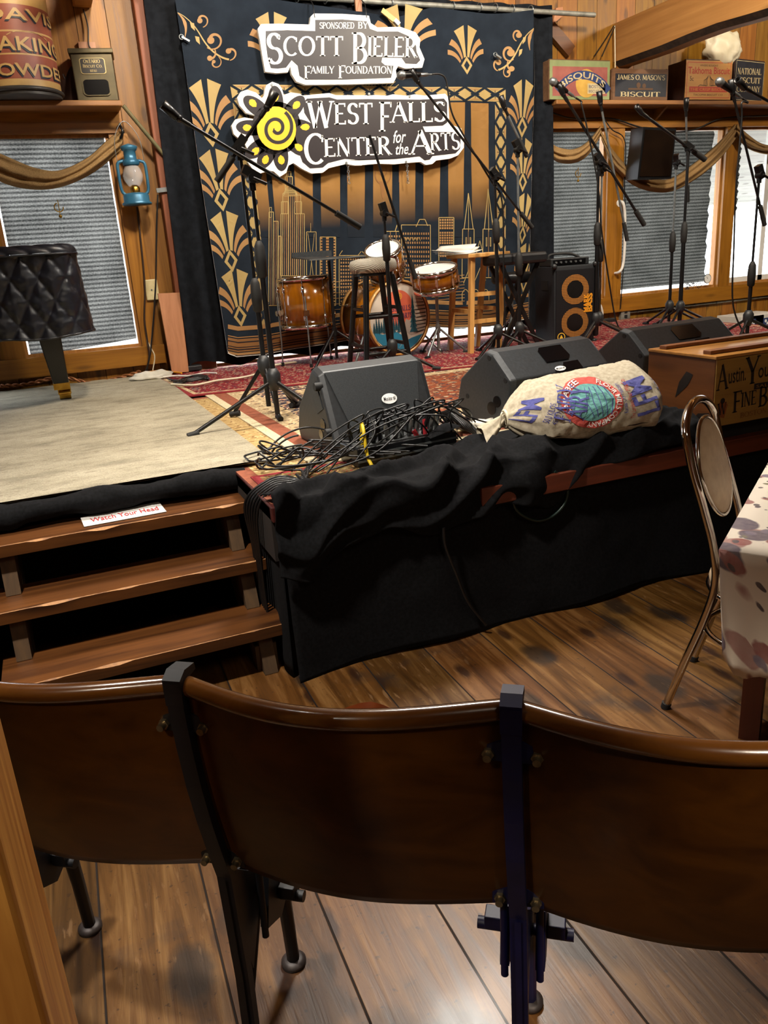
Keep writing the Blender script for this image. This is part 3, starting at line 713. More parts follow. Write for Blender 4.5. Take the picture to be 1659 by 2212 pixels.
# ---------------- right wall
def crate(label, px0, px1, pyb, pyt, y, cfront, cside, writer, dep=.22, rz=0, name='biscuit_crate'):
    a = PY(px0, pyb, y); b = PY(px1, pyb, y); h = PY((px0+px1)/2, pyt, y).z-ZS2
    t = thing(name, label, 'crate', (a.x, y, ZS2), rz); wd = (b.x-a.x)
    MB().bx(0, wd, 0, dep, 0, h).build('box', cside, t, bevel=.005, local=True)
    m = MB().bx(.004, wd-.004, -.006, 0, .004, h-.004)
    writer(m, wd, h); m.build('front_panel', cfront, t, local=True)
    MB().bx(.003, wd-.003, -.002, .02, h-.012, h+.004).build('lid_edge', cside, t, local=True)
    return t
def fp(off): return lambda p: Vector((p[0], -.006-off, p[1]))
GRN = M('label_green', '8c9566', '7a8458', 8, .6); PNK = M('label_pink', 'a06054', '8c4c46', 8, .6); BLU = M('label_blue', '2b3d6b', rough=.6); YLW = M('label_yellow', 'd1a850', 'bb9240', 8, .6)
AGED = wood('aged_box', '5a3c26', '7a573a', 'X', rough=.7); DARKB = wood('dark_box', '2f1c16', '45291f', 'X', rough=.6); LTB = wood('light_box', 'b98340', 'd09a52', 'X', rough=.55); CRM = M('print_cream', 'cdbd92', 'b8a67a', 12, .6); NAV = M('print_navy', '191c26', '23262f', 10, .6); REDP = M('print_red', 'b8402a', rough=.6); BRN = M('print_brown', '54381f', rough=.6); ORP = M('print_orange', 'd98e3e', 'c87c30', 9, .6)
def w_green(m, wd, h):
    m.polys([rect(.03, .03, wd-.03, h-.05)], fp(.001), 1)
    m.polys(split([circ(wd*.6, h*.42, h*.36)], 9), fp(.0016), 3)
    m.polys(ringp(wd*.55, -h*.5, h*1.02, h*1.24, 24, 40, 140), fp(.002), 2)
    pl, L = sans('BISQUITS', .02)
    for p in pl:
        q = [];
        for a, b in p:
            an = radians(135-85*a/L); r = h*1.05+b*.16*h; q.append((wd*.55+r*cos(an), -h*.5+r*sin(an)))
        m.polys([q], fp(.003), 4)
    m.polys([rect(wd*.62, h*.16, wd-.05, h*.42)], fp(.002), 4); m.polys(fitw(sans('BOSTON'), (wd*.64, h*.3), (wd-.06, h*.3), h*.08), fp(.003), 2); m.polys(fitw(sans('BISCUIT CO'), (wd*.64, h*.19), (wd-.06, h*.19), h*.07), fp(.003), 2)
crate('green edged biscuit crate with pink label beside the curtain', 1186, 1316, 213, 130, W-.25, [GRN, PNK, BLU, YLW, CRM], AGED, w_green)
def w_mason(m, wd, h):
    m.polys([rect(.03, .03, wd-.02, h-.035)], fp(.001), 1)
    m.polys(fitw(serif("JAMES O. MASON'S"), (.05, h*.66), (wd-.04, h*.66), h*.16), fp(.002), 2)
    m.polys(fitw(serif('BISCUIT'), (wd*.14, h*.12), (wd*.86, h*.12), h*.16), fp(.002), 2)
    m.polys([rect(wd*.28, h*.34, wd*.72, h*.40), circ(wd*.46, h*.49, h*.09), circ(wd*.56, h*.47, h*.08)], fp(.002), 3)
crate('weathered brown biscuit crate with black lettered panel under the beam', 1321, 1441, 214, 150, W-.24, [AGED, NAV, CRM, BRN], AGED, w_mason)
def w_tak(m, wd, h):
    m.polys(frame(.02, .02, wd-.02, h-.02, .005), fp(.001), 1)
    m.polys(fitw(sans('Takhoma Biscuit', .025), (.03, h*.66), (wd-.03, h*.66), h*.17), fp(.001), 1)
    m.polys(fitw(sans('WHERE BOUGHT'), (wd*.3, h*.84), (wd*.68, h*.84), h*.05), fp(.001), 2); m.polys(fitw(sans('5c'), (.05, h*.48), (.095, h*.48), h*.12), fp(.001), 2)
    for s_ in (-1, 1):
        for k in range(4): m.polys(stroke([(wd*.5+s_*(.012+.014*k), h*(.36)), (wd*.5+s_*(.02+.012*k), h*.5), (wd*.5+s_*(.008+.007*k), h*(.62-.03*k))], .005), fp(.001), 2)
        m.polys(stroke([(wd*.5+s_*.02, h*.36), (wd*.5+s_*.1, h*.38), (wd*.5+s_*.12, h*.34)], .006), fp(.001), 2)
    m.polys([rect(.05, h*.20, wd-.05, h*.34)], fp(.001), 1); m.polys(fitw(sans('THE CRISP BISCUIT'), (.06, h*.235), (wd-.06, h*.235), h*.07), fp(.002), 3)
    m.polys(fitw(sans('TACOMA BISCUIT CO'), (.1, h*.11), (wd-.1, h*.11), h*.05), fp(.001), 2)
crate('bright orange wooden biscuit crate with red lettering on the right shelf', 1477, 1577, 214, 130, W-.27, [LTB, REDP, BRN, ORP], DARKB, w_tak, .22)
def w_nat(m, wd, h):
    for s_, y_, h_ in (('NATIONAL', .64, .15), ('BISCUIT', .43, .14), ('COMPANY', .22, .14)): m.polys(fitw(serif(s_), (.035, h*y_), (wd-.05, h*y_+.01), h*h_), fp(.001), 1)
    m.polys(frame(.012, .012, wd-.012, h-.012, .004), fp(.001), 1)
crate('black biscuit crate with pale lettering at far right of shelf', 1583, 1662, 214, 128, W-.25, [NAV, CRM], DARKB, w_nat, rz=.18)
# crumpled white bag on the beam side
p = PY(1562, 105, W-.22); m = MB()
def fn(u, v):
    a = 2*pi*u; b = pi*v; d = Vector((sin(b)*cos(a), sin(b)*sin(a), cos(b)))
    r = 1+.22*noise.noise(d*2.3)+.12*noise.noise(d*5)+.05*noise.noise(d*12)
    return p+Vector((d.x*.19*r, d.y*.10*r, d.z*.15*r))
m.grid(fn, 36, 22); tag(m.build('plastic_bag', M('white_plastic', 'dcd2b4', 'e8e0c8', 6, .45), weld=True), 'crumpled white plastic bag on top of the biscuit crates', 'bag')
# curtain rod wall bracket
p = PY(1206, 35, W-.06); tag(MB().prism([(p.x-.06, W-.06, p.z-.07), (p.x+.05, W-.06, p.z+.01), (p.x+.045, W-.06, p.z+.07), (p.x-.02, W-.06, p.z+.06)], (0, .055, 0)).build('rod_bracket', PALEW), 'pale wooden bracket on the wall carrying the rod end', 'bracket')
# diagonal wall brace and cords
a = PY(1188, 60, W-.04); b = PY(1232, 112, W-.04)
tag(MB().bar(a, b, .1, .05, (0, 1, 0)).build('wall_brace', wood('dark_brace', '4a2a14', '643c1e', 'X')), 'dark diagonal timber brace above the green biscuit crate', 'brace')
for i, (x0, x1) in enumerate(((1326, 1283), (1329, 1300), (1328, 1329))):
    wirepx(['dark cord slanting from beam end to crate top, outermost', 'dark cord slanting from beam end to crate top, inner', 'pale cord hanging straight down the beam end'][i], [(x0, 56), ((x0+x1)/2, 90 if i < 2 else 100), (x1, 122 if i < 2 else 146)], .005, CORD if i < 2 else CREAMC, W-.06)
wirepx('black cable drooping along the head board above right windows', [(1194, 244), (1240, 256), (1320, 256), (1380, 274), (1440, 285), (1500, 280), (1560, 256), (1659, 250)], .007, CORD, W-.07)
wirepx('black cord hanging in front of post between right windows', [(1305, 256), (1322, 280), (1350, 305), (1349, 400), (1352, 500), (1345, 600), (1340, 668)], .005, CORD, W-.08)
# black wall speaker
p0, p1, p2, p3 = (1390, 274), (1461, 278), (1450, 386), (1377, 387)
y = W-.40; P = [PY(*q, y+d) for q, d in ((p3, .05), (p2, 0), (p1, -.05), (p0, 0))]
t = thing('wall_speaker', 'glossy black speaker mounted high in front of right windows', 'speaker', (sum((q.x for q in P))/4, y, P[0].z))
MB().prism(P, (.03, .2, .01)).build('cabinet', BLK, t, bevel=.008)
cc = sum(P, Vector())/4; MB().prism([cc+(q-cc)*.9+Vector((0, -.006, 0)) for q in P], (0, .004, 0)).build('front_grille', M('brown_black_gloss', '1a110b', '120c09', 5, .12), t)
MB().cyl(cc+Vector((.02, .2, .0)), Vector((cc.x+.02, W, cc.z+.02)), .018).build('mount_arm', BLK, t)
# grab handle between windows
P = [PY(*q, W-.09) for q in ((1346, 438), (1350, 470), (1349, 540), (1345, 575), (1337, 588))]
t = thing('grab_handle', 'white curved grab handle on post left of the middle right window', 'handle', (P[0].x, W-.06, P[-1].z-.03))
MB().tube(smooth([P[0]+Vector((0, .07, 0))]+P+[P[-1]+Vector((0, .08, -.01))]), .013, 10).build('grip', WHITEP, t)
for q in (P[0]+Vector((0, .05, 0)), P[-1]+Vector((0, .06, -.01))): MB().cyl(q, q+Vector((0, .012, 0)), .032).build('rosette', WHITEP, t)
# round thermometer
p = PY(1530, 602, W-.05); t = thing('round_gauge', 'round white dial gauge standing on the sill right of blind', 'gauge', (p.x, W-.03, p.z-.045))
MB().lathe([(0, 0), (.045, 0), (.047, .012), (.041, .014)], (p.x, W-.03, p.z), (0, -1, 0)).build('case', STEEL, t)
m = MB().disc((p.x, W-.0425, p.z), (0, -1, 0), .042); m.add([(p.x-.003, W-.0432, p.z), (p.x+.003, W-.0432, p.z), (p.x-.02, W-.0432, p.z+.03)], [(0, 1, 2)], 1).build('dial', [WHITE, BLK], t)
# things lying on the sill
p = PY(1490, 612, W-.03); m = MB()
for k in range(40):
    a = Vector((p.x+random.uniform(-.06, .14), W-.03+random.uniform(-.012, .012), zs+random.uniform(.0, .06))); m.tube([a, a+Vector((random.uniform(-.03, .03), 0, random.uniform(0, .03)))], .003, 4)
tag(m.build('dried_twigs', M('dark_twigs', '1b1714', rough=.8)), 'tangle of dark dried twigs on the sill beside the gauge', 'twigs')
# conduit, outlets
a = PY(1357, 675, W-.02); b = PY(1659, 636, W-.02); m = MB().cyl((a.x, W-.02, a.z), (9.4, W-.02, a.z), .011)
t = thing('conduit', 'thin grey conduit running along wall below right windows', 'conduit', (a.x, W-.02, a.z)); m.build('tube', PIPE, t)
for px in (1378, 1417, 1500, 1547): q = PY(px, 665, W-.02); MB().torus((q.x, W-.02, a.z), (1, 0, 0), .013, .004, 14, 6).build('pipe_clip', STEEL, t)
for px, py, l, w_ in ((1346, 678, 'steel outlet box with plugged black cord below right windows', .055), (1575, 692, 'ivory wall outlet low on the wall at right', .04)):
    q = PY(px, py, W); t = thing('wall_outlet', l, 'outlet', (q.x, W, q.z-.06)); MB().bx(q.x-w_, q.x+w_, W-.04 if px < 1400 else W-.008, W-.001, q.z-.06, q.z+.06).build('cover_plate', PIPE if px < 1400 else OUTW, t, bevel=.003)
    for dz in (-.022, .022): MB().bx(q.x-.016, q.x+.016, W-.045 if px < 1400 else W-.012, W-.008, q.z+dz-.014, q.z+dz+.014).build('socket', PLAST if px < 1400 else OUTW, t)
p = PY(1293, 690, W-.12); t = thing('power_strip', 'black power strip on the stage behind the bass amplifier', 'power strip', (p.x, W-.12, S)); MB().bx(p.x-.14, p.x+.18, W-.16, W-.10, S, S+.045).build('strip', PLAST, t, bevel=.006)
for k in range(4): MB().cyl((p.x-.09+.07*k, W-.13, S+.045), (p.x-.09+.07*k, W-.13, S+.049), .018).build('socket', BLK, t)
p = PY(1290, 680, W-.1); tag(MB().tube(smooth([p+Vector((-.03, 0, -.05)), p+Vector((-.05, 0, .06)), p+Vector((.02, 0, .1)), p+Vector((.06, 0, .02)), p+Vector((.05, 0, -.06))]), .01, 8).build('white_cable', WHITEP), 'looped white cable behind the bass amplifier', 'cable')
# cartons on the low floor beyond the stage
for px, py, l, g_ in ((1625, 700, 'white cardboard carton with navy emblem, left of two by wall', 0), (1655, 697, 'white cardboard carton with navy emblem, right of two by wall', 1)):
    q = PY(px, py, W-.35); t = thing('carton', l, 'carton', (q.x, W-.2, 0)); z1 = PY(px, 682 if g_ == 0 else 678, W-.35).z; wd = .155 if g_ == 0 else .2
    MB().bx(q.x-wd, q.x+wd, W-.35, W-.03, 0, z1).build('box', WHITEP, t, bevel=.004)
    m = MB().polys([rect(-.045, -.05, .045, .05)], lambda p, q=q: Vector((q.x+p[0], W-.352, q.z+p[1])), 0).polys([circ(-.012, .02, .016), circ(.014, -.004, .014), rect(-.03, -.035, .0, -.02)], lambda p, q=q: Vector((q.x+p[0], W-.354, q.z+p[1])), 1)
    m.build('emblem', [BLU, WHITE], t)
# ------------------------------------------------------------------ pipe, curtains, tapestry, signs
YC, YT, YS_ = W-.18, W-.28, W-.36
def curtain(label, x0, x1, z1, seed, slant):
    m = MB()
    def fn(u, v):
        x = x0+(x1-x0)*u + slant*(1-v); f = .5+.5*(1-v)
        y = YC+.035*f*sin(u*(x1-x0)*26+seed+.6*sin(v*3+u*9))+.012*fbm(u*9+seed, v*3)
        if v > .975: y += .004
        zb = S+.05+.02*sin(u*17+seed)+.02*fbm(u*6, seed)+.07*max(0, min(1, (x-2.75)*5))*max(0, min(1, (3.75-x)*5)); z = zb+(z1-zb)*v
        return Vector((x, min(y, W-.11), z))
    m.grid(fn, 170, 30)
    return tag(m.build('stage_curtain', CURT), label, 'curtain')
zc = PY(1185, 18, YC).z
curtain('black cloth stage curtain showing left of the gold tapestry', PY(312, 0, YC).x, 2.5, zc+.12, 0, -.05)
curtain('black cloth stage curtain showing right of the gold tapestry', 2.46, PY(1190, 300, YC).x, zc+.02, 2.4, .02)
a = PY(560, -4, YC-.01); b = PY(1280, 33, YC-.01)
t = thing('curtain_pole', 'long grey metal pole carrying the black curtains and tapestry', 'pole', ((a.x+b.x)/2, YC, a.z))
za = PY(1180, 27, YC-.03).z
MB().cyl((1.0, YC-.04, za+.02), (b.x, YC-.04, PY(1280, 33, YC-.03).z), .019, n=14).build('tube', PIPE, t)
for px in (640, 700, 760, 840, 972, 1030, 1064, 1100, 1140): q = PY(px, 20, YC); MB().torus((q.x, YC-.04, za+.01), (1, .2, 0), .03, .004, 16, 6).build('eyelet_ring', STEEL, t)
p = PY(772, 10, YC-.06); tag(MB().bx(p.x-.025, p.x+.025, YC-.085, YC-.065, p.z-.05, p.z+.3).build('pole_hanger', PALEW), 'pale wooden strip hanger gripping the curtain pole above signs', 'bracket')
def rip(x, z):
    e = max(0, min(1, (z-1.0)/1.0))
    return .010*sin(x*8.5+.6*z)+.008*fbm(x*1.6, z*.9)+.012*sin(x*3.1+1)*(1-e)+.012*fbm(x*3, z*.5, 4)
def TP(off):
    def fn(p):
        q = PY(p[0], p[1], YT); q.y += rip(q.x, q.z)-off; return q
    return fn
tops = [(376, -14), (450, -10), (560, -5), (640, 4), (700, 12), (770, 26), (860, 36), (935, 15), (990, 25), (1050, 29), (1100, 28), (1151, 22)]
bots = [(489, 762), (510, 770), (575, 765), (640, 752), (709, 742), (800, 727), (930, 706), (980, 708), (1056, 705), (1145, 688)]
def lerp_pl(L, u):
    L0 = L[0][0]; x = L0+(L[-1][0]-L0)*u
    for i in range(len(L)-1):
        if x <= L[i+1][0]+1e-6: k = (x-L[i][0])/(L[i+1][0]-L[i][0]); return (x, L[i][1]+(L[i+1][1]-L[i][1])*k)
    return L[-1]
m = MB(); f0 = TP(0)
def tf(u, v):
    a = lerp_pl(bots, u); b = lerp_pl(tops, u); return f0((a[0]+(b[0]-a[0])*v, a[1]+(b[1]-a[1])*v))
m.grid(tf, 70, 60, 0)
HL = [(-14, 376), (400, 434), (757, 489), (900, 510)]; HR = [(-20, 1150), (172, 1153), (360, 1148), (690, 1145), (900, 1140)]
def hemx(T, y):
    for i in range(len(T)-1):
        if y <= T[i+1][0] or i == len(T)-2: return T[i][1]+(T[i+1][1]-T[i][1])*(y-T[i][0])/(T[i+1][0]-T[i][0])
def art(pl, layer, mi, L=22):
    q = [[(min(max(x, hemx(HL, y)+.6), hemx(HR, y)-.6), y) for x, y in p] for p in split(pl, L)]
    q = [p for p in q if abs(sum(p[i-1][0]*p[i][1]-p[i][0]*p[i-1][1] for i in range(len(p)))) > .05]
    m.polys(q, TP(.0022*layer), mi, True)
def tfm(top, tip, wd=1.0):
    (x1, y1), (x0, y0) = top, tip; dx, dy = x1-x0, y1-y0; h = hypot(dx, dy)
    nx, ny = -dy/h, dx/h          # to the right in the picture
    return lambda p: (x0+dx*p[1]+nx*p[0]*h*wd, y0+dy*p[1]+ny*p[0]*h*wd)
def bez(a, b, c, n=8): return [((1-t)**2*a[0]+2*t*(1-t)*b[0]+t*t*c[0], (1-t)**2*a[1]+2*t*(1-t)*b[1]+t*t*c[1]) for t in [i/n for i in range(n+1)]]
def band(e0, e1): return [[e0[i], e0[i+1], e1[i+1], e1[i]] for i in range(len(e0)-1)]
def fan(top, tip, wd=1.0, layer=1):
    g = tfm(top, tip, wd)
    for s in (-1, 1):
        k = lambda L: [g((s*a, b)) for a, b in L]
        big = band(bez((.045, 1.0), (.03, .7), (.012, .36)), bez((.24, .89), (.10, .66), (.055, .34)))
        art([k(p) for p in big], layer, 1)
        m2 = band(bez((.29, .73), (.13, .64), (.075, .34)), bez((.345, .62), (.17, .55), (.10, .30)))
        art([k(p) for p in m2], layer, 2)
        m3 = band(bez((.375, .52), (.20, .50), (.115, .28)), bez((.375, .42), (.22, .40), (.14, .235)))
        art([k(p) for p in m3], layer, 2)
    D = [(0, .37), (.115, .185), (0, 0), (-.115, .185)]; d = [(a*.52, .185+(b-.185)*.55) for a, b in D]
    art([[g(D[i]), g(D[(i+1) % 4]), g(d[(i+1) % 4]), g(d[i])] for i in range(4)], layer, 1)
for tp, ti, wd in (((441, 170), (460, 318), 1), ((459, 322), (482, 457), 1), ((482, 456), (502, 588), .98), ((505, 581), (521, 706), 1)): fan(tp, ti, wd)
for tp, ti, wd in (((1130, 172), (1127, 298), .68), ((1131, 298), (1129, 415), .62), ((1136, 417), (1128, 528), .6), ((1141, 525), (1132, 632), .6)): fan(tp, ti, wd)
fan((1003, 56), (1007, 162), 1.0); fan((585, 26), (592, 150), 1.15); fan((868, 8), (874, 132), 1.5)
# scrolls in the corners
def scroll(g):
    def spiral(cx, cy, r0, a0, a1, w0, w1, n=26):
        pts = []; ws = []
        for i in range(n+1):
            k = i/n; a = radians(a0+(a1-a0)*k); r = r0*(1-.72*k); pts.append(g((cx+r*cos(a), cy+r*sin(a)))); ws.append(w0+(w1-w0)*k)
        art(stroke(pts, ws), 1, 2); q = pts[-1]; art([circ(q[0], q[1], max(w1, 2.4)*1.0, n=12)], 1, 2)
    stem = [g(p) for p in bez((0, 0), (30, 14), (52, 50), 10)+bez((52, 50), (80, 100), (120, 108), 10)]
    art(stroke(stem, [1.5+.12*i for i in range(len(stem))]), 1, 1)
    spiral(56, 16, 17, 80, -200, 2, 6); spiral(84, 62, 24, 130, -190, 2, 8); spiral(88, 116, 16, -60, 220, 1.5, 4); spiral(122, 92, 18, 90, -130, 2, 6); spiral(72, 100, 22, -50, 60, 2, 6)
    for c in ((36, 30), (48, 62)): art([[g((c[0]-8, c[1]-8)), g((c[0]+2, c[1]-6)), g((c[0]+4, c[1]+12)), g((c[0]-5, c[1]+4))]], 1, 1)
    art(stroke([g(p) for p in bez((-2, 0), (26, 20), (16, 58), 12)], [1+1.1*min(i, 12-i) for i in range(13)]), 1, 2)
scroll(lambda p: (384+p[0]*.93, 28+p[1]*.92))
scroll(lambda p: (1152-p[0]*.62, 62+p[1]*.82))
# lattice frame
def lattice(a, b, c, d, n):
    """a-b outer edge, d-c inner edge"""
    P = lambda u, v: tuple((a[i]+(b[i]-a[i])*u)*(1-v)+(d[i]+(c[i]-d[i])*u)*v for i in (0, 1))
    for k in range(n):
        u0, u1 = k/n, (k+1)/n; um = (u0+u1)/2
        art([[P(u0, 0), P(u1, 0), P(u1, 1), P(u0, 1)]], 1, 1)
        L = hypot(b[0]-a[0], b[1]-a[1])/n
        for x in ((P(u0, -.0), P(u1, 1)), (P(u0, 1), P(u1, 0))): art(stroke([x[0], x[1]], L*.11), 2, 0)
        for s in (0, 1):
            q = lambda u, v: P(um+(u-.5)*(u1-u0), v)
            t3 = [q(.5, .22), q(.5, .78)]
            if s == 0: tri = [q(.26, .5), q(.44, .30), q(.44, .70)]
            else: tri = [q(.74, .5), q(.56, .30), q(.56, .70)]
            art([tri], 2, 0)
        art(stroke([P(um, .15), P(um, .85)], L*.03), 2, 0)
        for v0, v1 in ((.10, .16),):
            art([[P(u0+(u1-u0)*.2, .08), P(u1-(u1-u0)*.2, .08), P(um, .22)]], 2, 2); art([[P(u0+(u1-u0)*.2, .92), P(u1-(u1-u0)*.2, .92), P(um, .78)]], 2, 2)
lattice((498, 182), (1093, 190), (1093, 219), (503, 214), 13)
lattice((503, 216), (560, 704), (585, 700), (531, 216), 11)
lattice((1070, 220), (1074, 655), (1092, 652), (1094, 220), 10)
# striped golden panels
for x0, x1, xa, xb, y0 in ((536, 560, 560, 588, 222), (572, 612, 598, 628, 222), (629, 674, 640, 676, 222), (692, 734, 694, 736, 222), (750, 787, 752, 788, 222), (804, 847, 806, 846, 222), (863, 899, 862, 896, 222), (917, 955, 914, 948, 222), (967, 1002, 968, 998, 222), (1015, 1056, 1018, 1056, 223)):
    N = 8
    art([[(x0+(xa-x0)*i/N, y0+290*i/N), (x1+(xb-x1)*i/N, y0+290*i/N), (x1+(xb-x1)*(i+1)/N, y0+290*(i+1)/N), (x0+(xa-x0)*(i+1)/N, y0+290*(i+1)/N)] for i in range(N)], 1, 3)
# fan of rays behind the upper sign
for k in range(22):
    a = radians(200+140*k/21); art(line(792+8*cos(a), 232+4*sin(a), 792+92*cos(a), 232+78*sin(a), 1.2), 1, 1)
# chandelier print
for s in (-1, 1): art(stroke(bez((826, 400), (826+s*22, 392), (826+s*15, 366), 10), 2.5), 2, 4); art(stroke(bez((826, 380), (826+s*12, 378), (826+s*6, 362), 10), 2), 2, 4)
art([[(818, 392), (834, 392), (829, 412), (828, 428), (824, 428), (823, 412)]], 2, 4); art(line(827, 428, 829, 500, 1.2), 2, 4)
for cx in (751, 862, 879): art(line(cx, 352, cx, 394, 1.6), 2, 4)
# skyline, line art
GW = 1.5
def tower(x0, x1, y0, y1, n, cap=0):
    art(frame(x0, y0, x1, y1, GW), 2, 1)
    for i in range(1, n): x = x0+(x1-x0)*i/n; art(line(x, y0, x, y1, .8), 2, 2)
def wins_(x0, x1, y0, y1, nx, ny, k=.5):
    art([rect(x0+(x1-x0)*(i+.5-k/2)/nx, y0+(y1-y0)*(j+.5-k/2)/ny, x0+(x1-x0)*(i+.5+k/2)/nx, y0+(y1-y0)*(j+.5+k/2)/ny) for i in range(nx) for j in range(ny)], 2, 2, 40)
tower(606, 622, 462, 596, 4); tower(640, 656, 462, 596, 4); tower(607, 621, 436, 462, 3); tower(635, 650, 436, 462, 3); tower(610, 640, 418, 596, 7); tower(622, 648, 422, 596, 6)
for k in range(5): art(frame(612+k*1.4, 416-k*3, 639-k*1.4, 424-k*3, 1), 2, 1)
tower(615, 630, 382, 410, 3); tower(618, 627, 371, 382, 2); art(line(622, 330, 623, 372, 1.4), 2, 1)
tower(581, 590, 458, 660, 2); tower(590, 600, 478, 660, 3); tower(601, 607, 510, 660, 2); art(frame(582, 448, 586, 470, 1), 2, 1)
tower(661, 682, 501, 600, 1); art(line(670, 482, 670, 502, 1)+line(664, 504, 676, 600, 1)+line(678, 504, 668, 600, 1), 2, 1)
tower(691, 726, 512, 660, 1); wins_(691, 697, 512, 660, 1, 24, .6); wins_(703, 712, 512, 660, 1, 24, .7); wins_(720, 727, 512, 660, 1, 24, .6)
tower(734, 800, 552, 660, 1); wins_(736, 798, 556, 655, 12, 13, .55); art(line(734, 551, 741, 541, 1.3)+line(774, 552, 781, 543, 1.3)+line(790, 552, 783, 543, 1.3), 2, 1)
for k in range(8): art(line(708, 610+k*12, 792, 604+k*12, 1), 2, 2)
tower(866, 930, 486, 600, 1); wins_(868, 928, 500, 598, 12, 10, .5)
art(line(898, 490, 906, 474, 1.5)+line(918, 474, 924, 488, 1.5)+line(906, 474, 918, 474, 1.5)+line(852, 500, 858, 482, 1.5)+line(858, 482, 864, 500, 1.5), 2, 1)
for i in range(5): art(stroke(circ(872+8*i, 520, 3, 7, 8, 180, 360), 1), 2, 1)
tower(830, 866, 500, 620, 3); wins_(832, 864, 506, 618, 6, 12, .45)
tower(948, 979, 470, 570, 1); wins_(949, 978, 472, 496, 6, 4, .7); wins_(949, 978, 500, 528, 6, 5, .7); wins_(950, 978, 532, 556, 6, 4, .7)
for cx, yt in ((1009, 418), (1054, 408)):
    art(line(cx, yt, cx-9, 495, 1.6)+line(cx, yt, cx+11, 495, 1.6)+line(cx, yt, cx+1, 500, 1.1), 2, 1); tower(cx-12, cx+13, 495, 600, 2); art(frame(cx-5, 513, cx-3, 532, 1)+frame(cx+4, 513, cx+6, 532, 1), 2, 1)
for k in range(3): x = 1004+k*22; art(stroke([(x-7, 650), (x-7, 634)]+bez((x-7, 634), (x, 616), (x+7, 634), 6)+[(x+7, 650)], 1.3), 2, 1)
art(line(1024, 560, 1035, 520, 1.3)+line(1035, 520, 1046, 560, 1.3)+line(1000, 612, 1012, 580, 1.3)+line(1012, 580, 1024, 612, 1.3)+line(1024, 606, 1036, 578, 1.3)+line(1036, 578, 1048, 606, 1.3), 2, 1)
for k in range(9): art(line(932, 600+7*k, 1002, 594+7*k, 1.2), 2, 2)
# bands along the foot
L0, L1 = (488, 762), (1145, 686)
def foot(f0_, f1_, mi, ly=1):
    n = 30; e0 = []; e1 = []
    for i in range(n+1):
        u = i/n; bx_, by = lerp_pl(bots, .012+.986*u); h = 66-10*u
        e0.append((bx_-6*(1-u), by-h*f0_)); e1.append((bx_-6*(1-u), by-h*f1_))
    art(band(e0, e1), ly, mi, 30)
foot(.84, .98, 2); foot(.14, .56, 4); foot(.60, .63, 2); foot(.03, .11, 2); foot(.44, .47, 0, 2); foot(.20, .23, 0, 2); foot(.28, .30, 0, 2)
# pale hem
art(stroke([(376, -12), (434, 400), (489, 757), (494, 764), (506, 768)], 1.6), 2, 5, 30); art(stroke([(1151, 30), (1153, 172), (1148, 360), (1145, 686)], 1.4), 2, 5, 30); art(stroke(bots, 1.4), 2, 5, 30)
GOLD = M('gold_print_pale', 'ac9660', '98804f', 1.6, .6, spec=.3); GOLD2 = M('gold_print_copper', 'a68152', '8b643a', 1.6, .6, spec=.3); GOLD3 = M('bronze_print', '71491f', '835a2c', 2, .7)
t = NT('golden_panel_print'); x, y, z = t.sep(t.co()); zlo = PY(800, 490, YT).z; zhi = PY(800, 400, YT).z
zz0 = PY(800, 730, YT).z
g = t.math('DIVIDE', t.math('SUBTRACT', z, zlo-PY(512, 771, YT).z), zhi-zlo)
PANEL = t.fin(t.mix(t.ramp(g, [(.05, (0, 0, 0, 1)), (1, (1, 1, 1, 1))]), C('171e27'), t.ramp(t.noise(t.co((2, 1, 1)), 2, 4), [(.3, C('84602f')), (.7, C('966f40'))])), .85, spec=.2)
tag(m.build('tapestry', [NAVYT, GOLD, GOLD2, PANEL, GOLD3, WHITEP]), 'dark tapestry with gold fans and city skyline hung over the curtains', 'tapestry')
# safety clips and guy cords
for px, py, l in ((392, 80, 'small steel clip on the left edge of tapestry'), (1070, 118, 'small steel clip beside the upper right gold fan')):
    p = PY(px, py, YT-.03); tag(MB().torus(p, (0, 1, 0), .015, .004, 14, 6).bar(p, p+Vector((.05, 0, -.025)), .02, .012).build('spring_clip', STEEL), l, 'clip')
p = PY(852, 44, YT-.05); tag(MB().bar(PY(825, 22, YT-.04), p, .035, .012, (0, 1, 0)).bar(p, PY(862, 54, YT-.06), .03, .03, (0, 1, 0), 1).build('spring_clamp', [M('clamp_gold', 'b89a3c', rough=.4), STEEL]), 'yellow and steel clamp gripping the top of upper sign', 'clamp')
# ---- signs
def sp(off): return lambda p: PY(p[0], p[1], YS_-off)
z3 = lambda x, y: (340+x/3.607, y/3.607)
z4 = lambda x, y: (740+x/3.607, y/3.607)
o1 = [(557, 62), (564, 52), (600, 51), (669, 53), (671, 36), (678, 29), (740, 30), (797, 34), (801, 50), (815, 59), (865, 58), (898, 70), (908, 85), (906, 102), (912, 116), (917, 128), (912, 146), (875, 148), (860, 143), (855, 152), (857, 165), (850, 179), (750, 182), (660, 183), (640, 176), (630, 160), (627, 143), (622, 156), (598, 158), (573, 155), (567, 122), (562, 90)]
t = thing('upper_sign', 'white edged black foundation sign hanging at the tapestry top', 'sign', (PY(740, 180, YS_).x, YS_, PY(740, 180, YS_).z))
MB().prism([sp(0)(p) for p in o1], (0, .035, 0), 0).build('sign_board', WHITE, t, bevel=.004)
d1 = [(574, 67), (620, 65), (681, 67), (681, 43), (740, 42), (793, 46), (799, 62), (815, 68), (860, 68), (892, 82), (899, 100), (900, 112), (908, 130), (900, 138), (876, 137), (868, 125), (826, 124), (824, 134), (832, 141), (850, 142), (845, 168), (740, 172), (660, 172), (647, 164), (643, 142), (630, 130), (618, 146), (600, 148), (585, 147), (578, 122), (574, 92)]
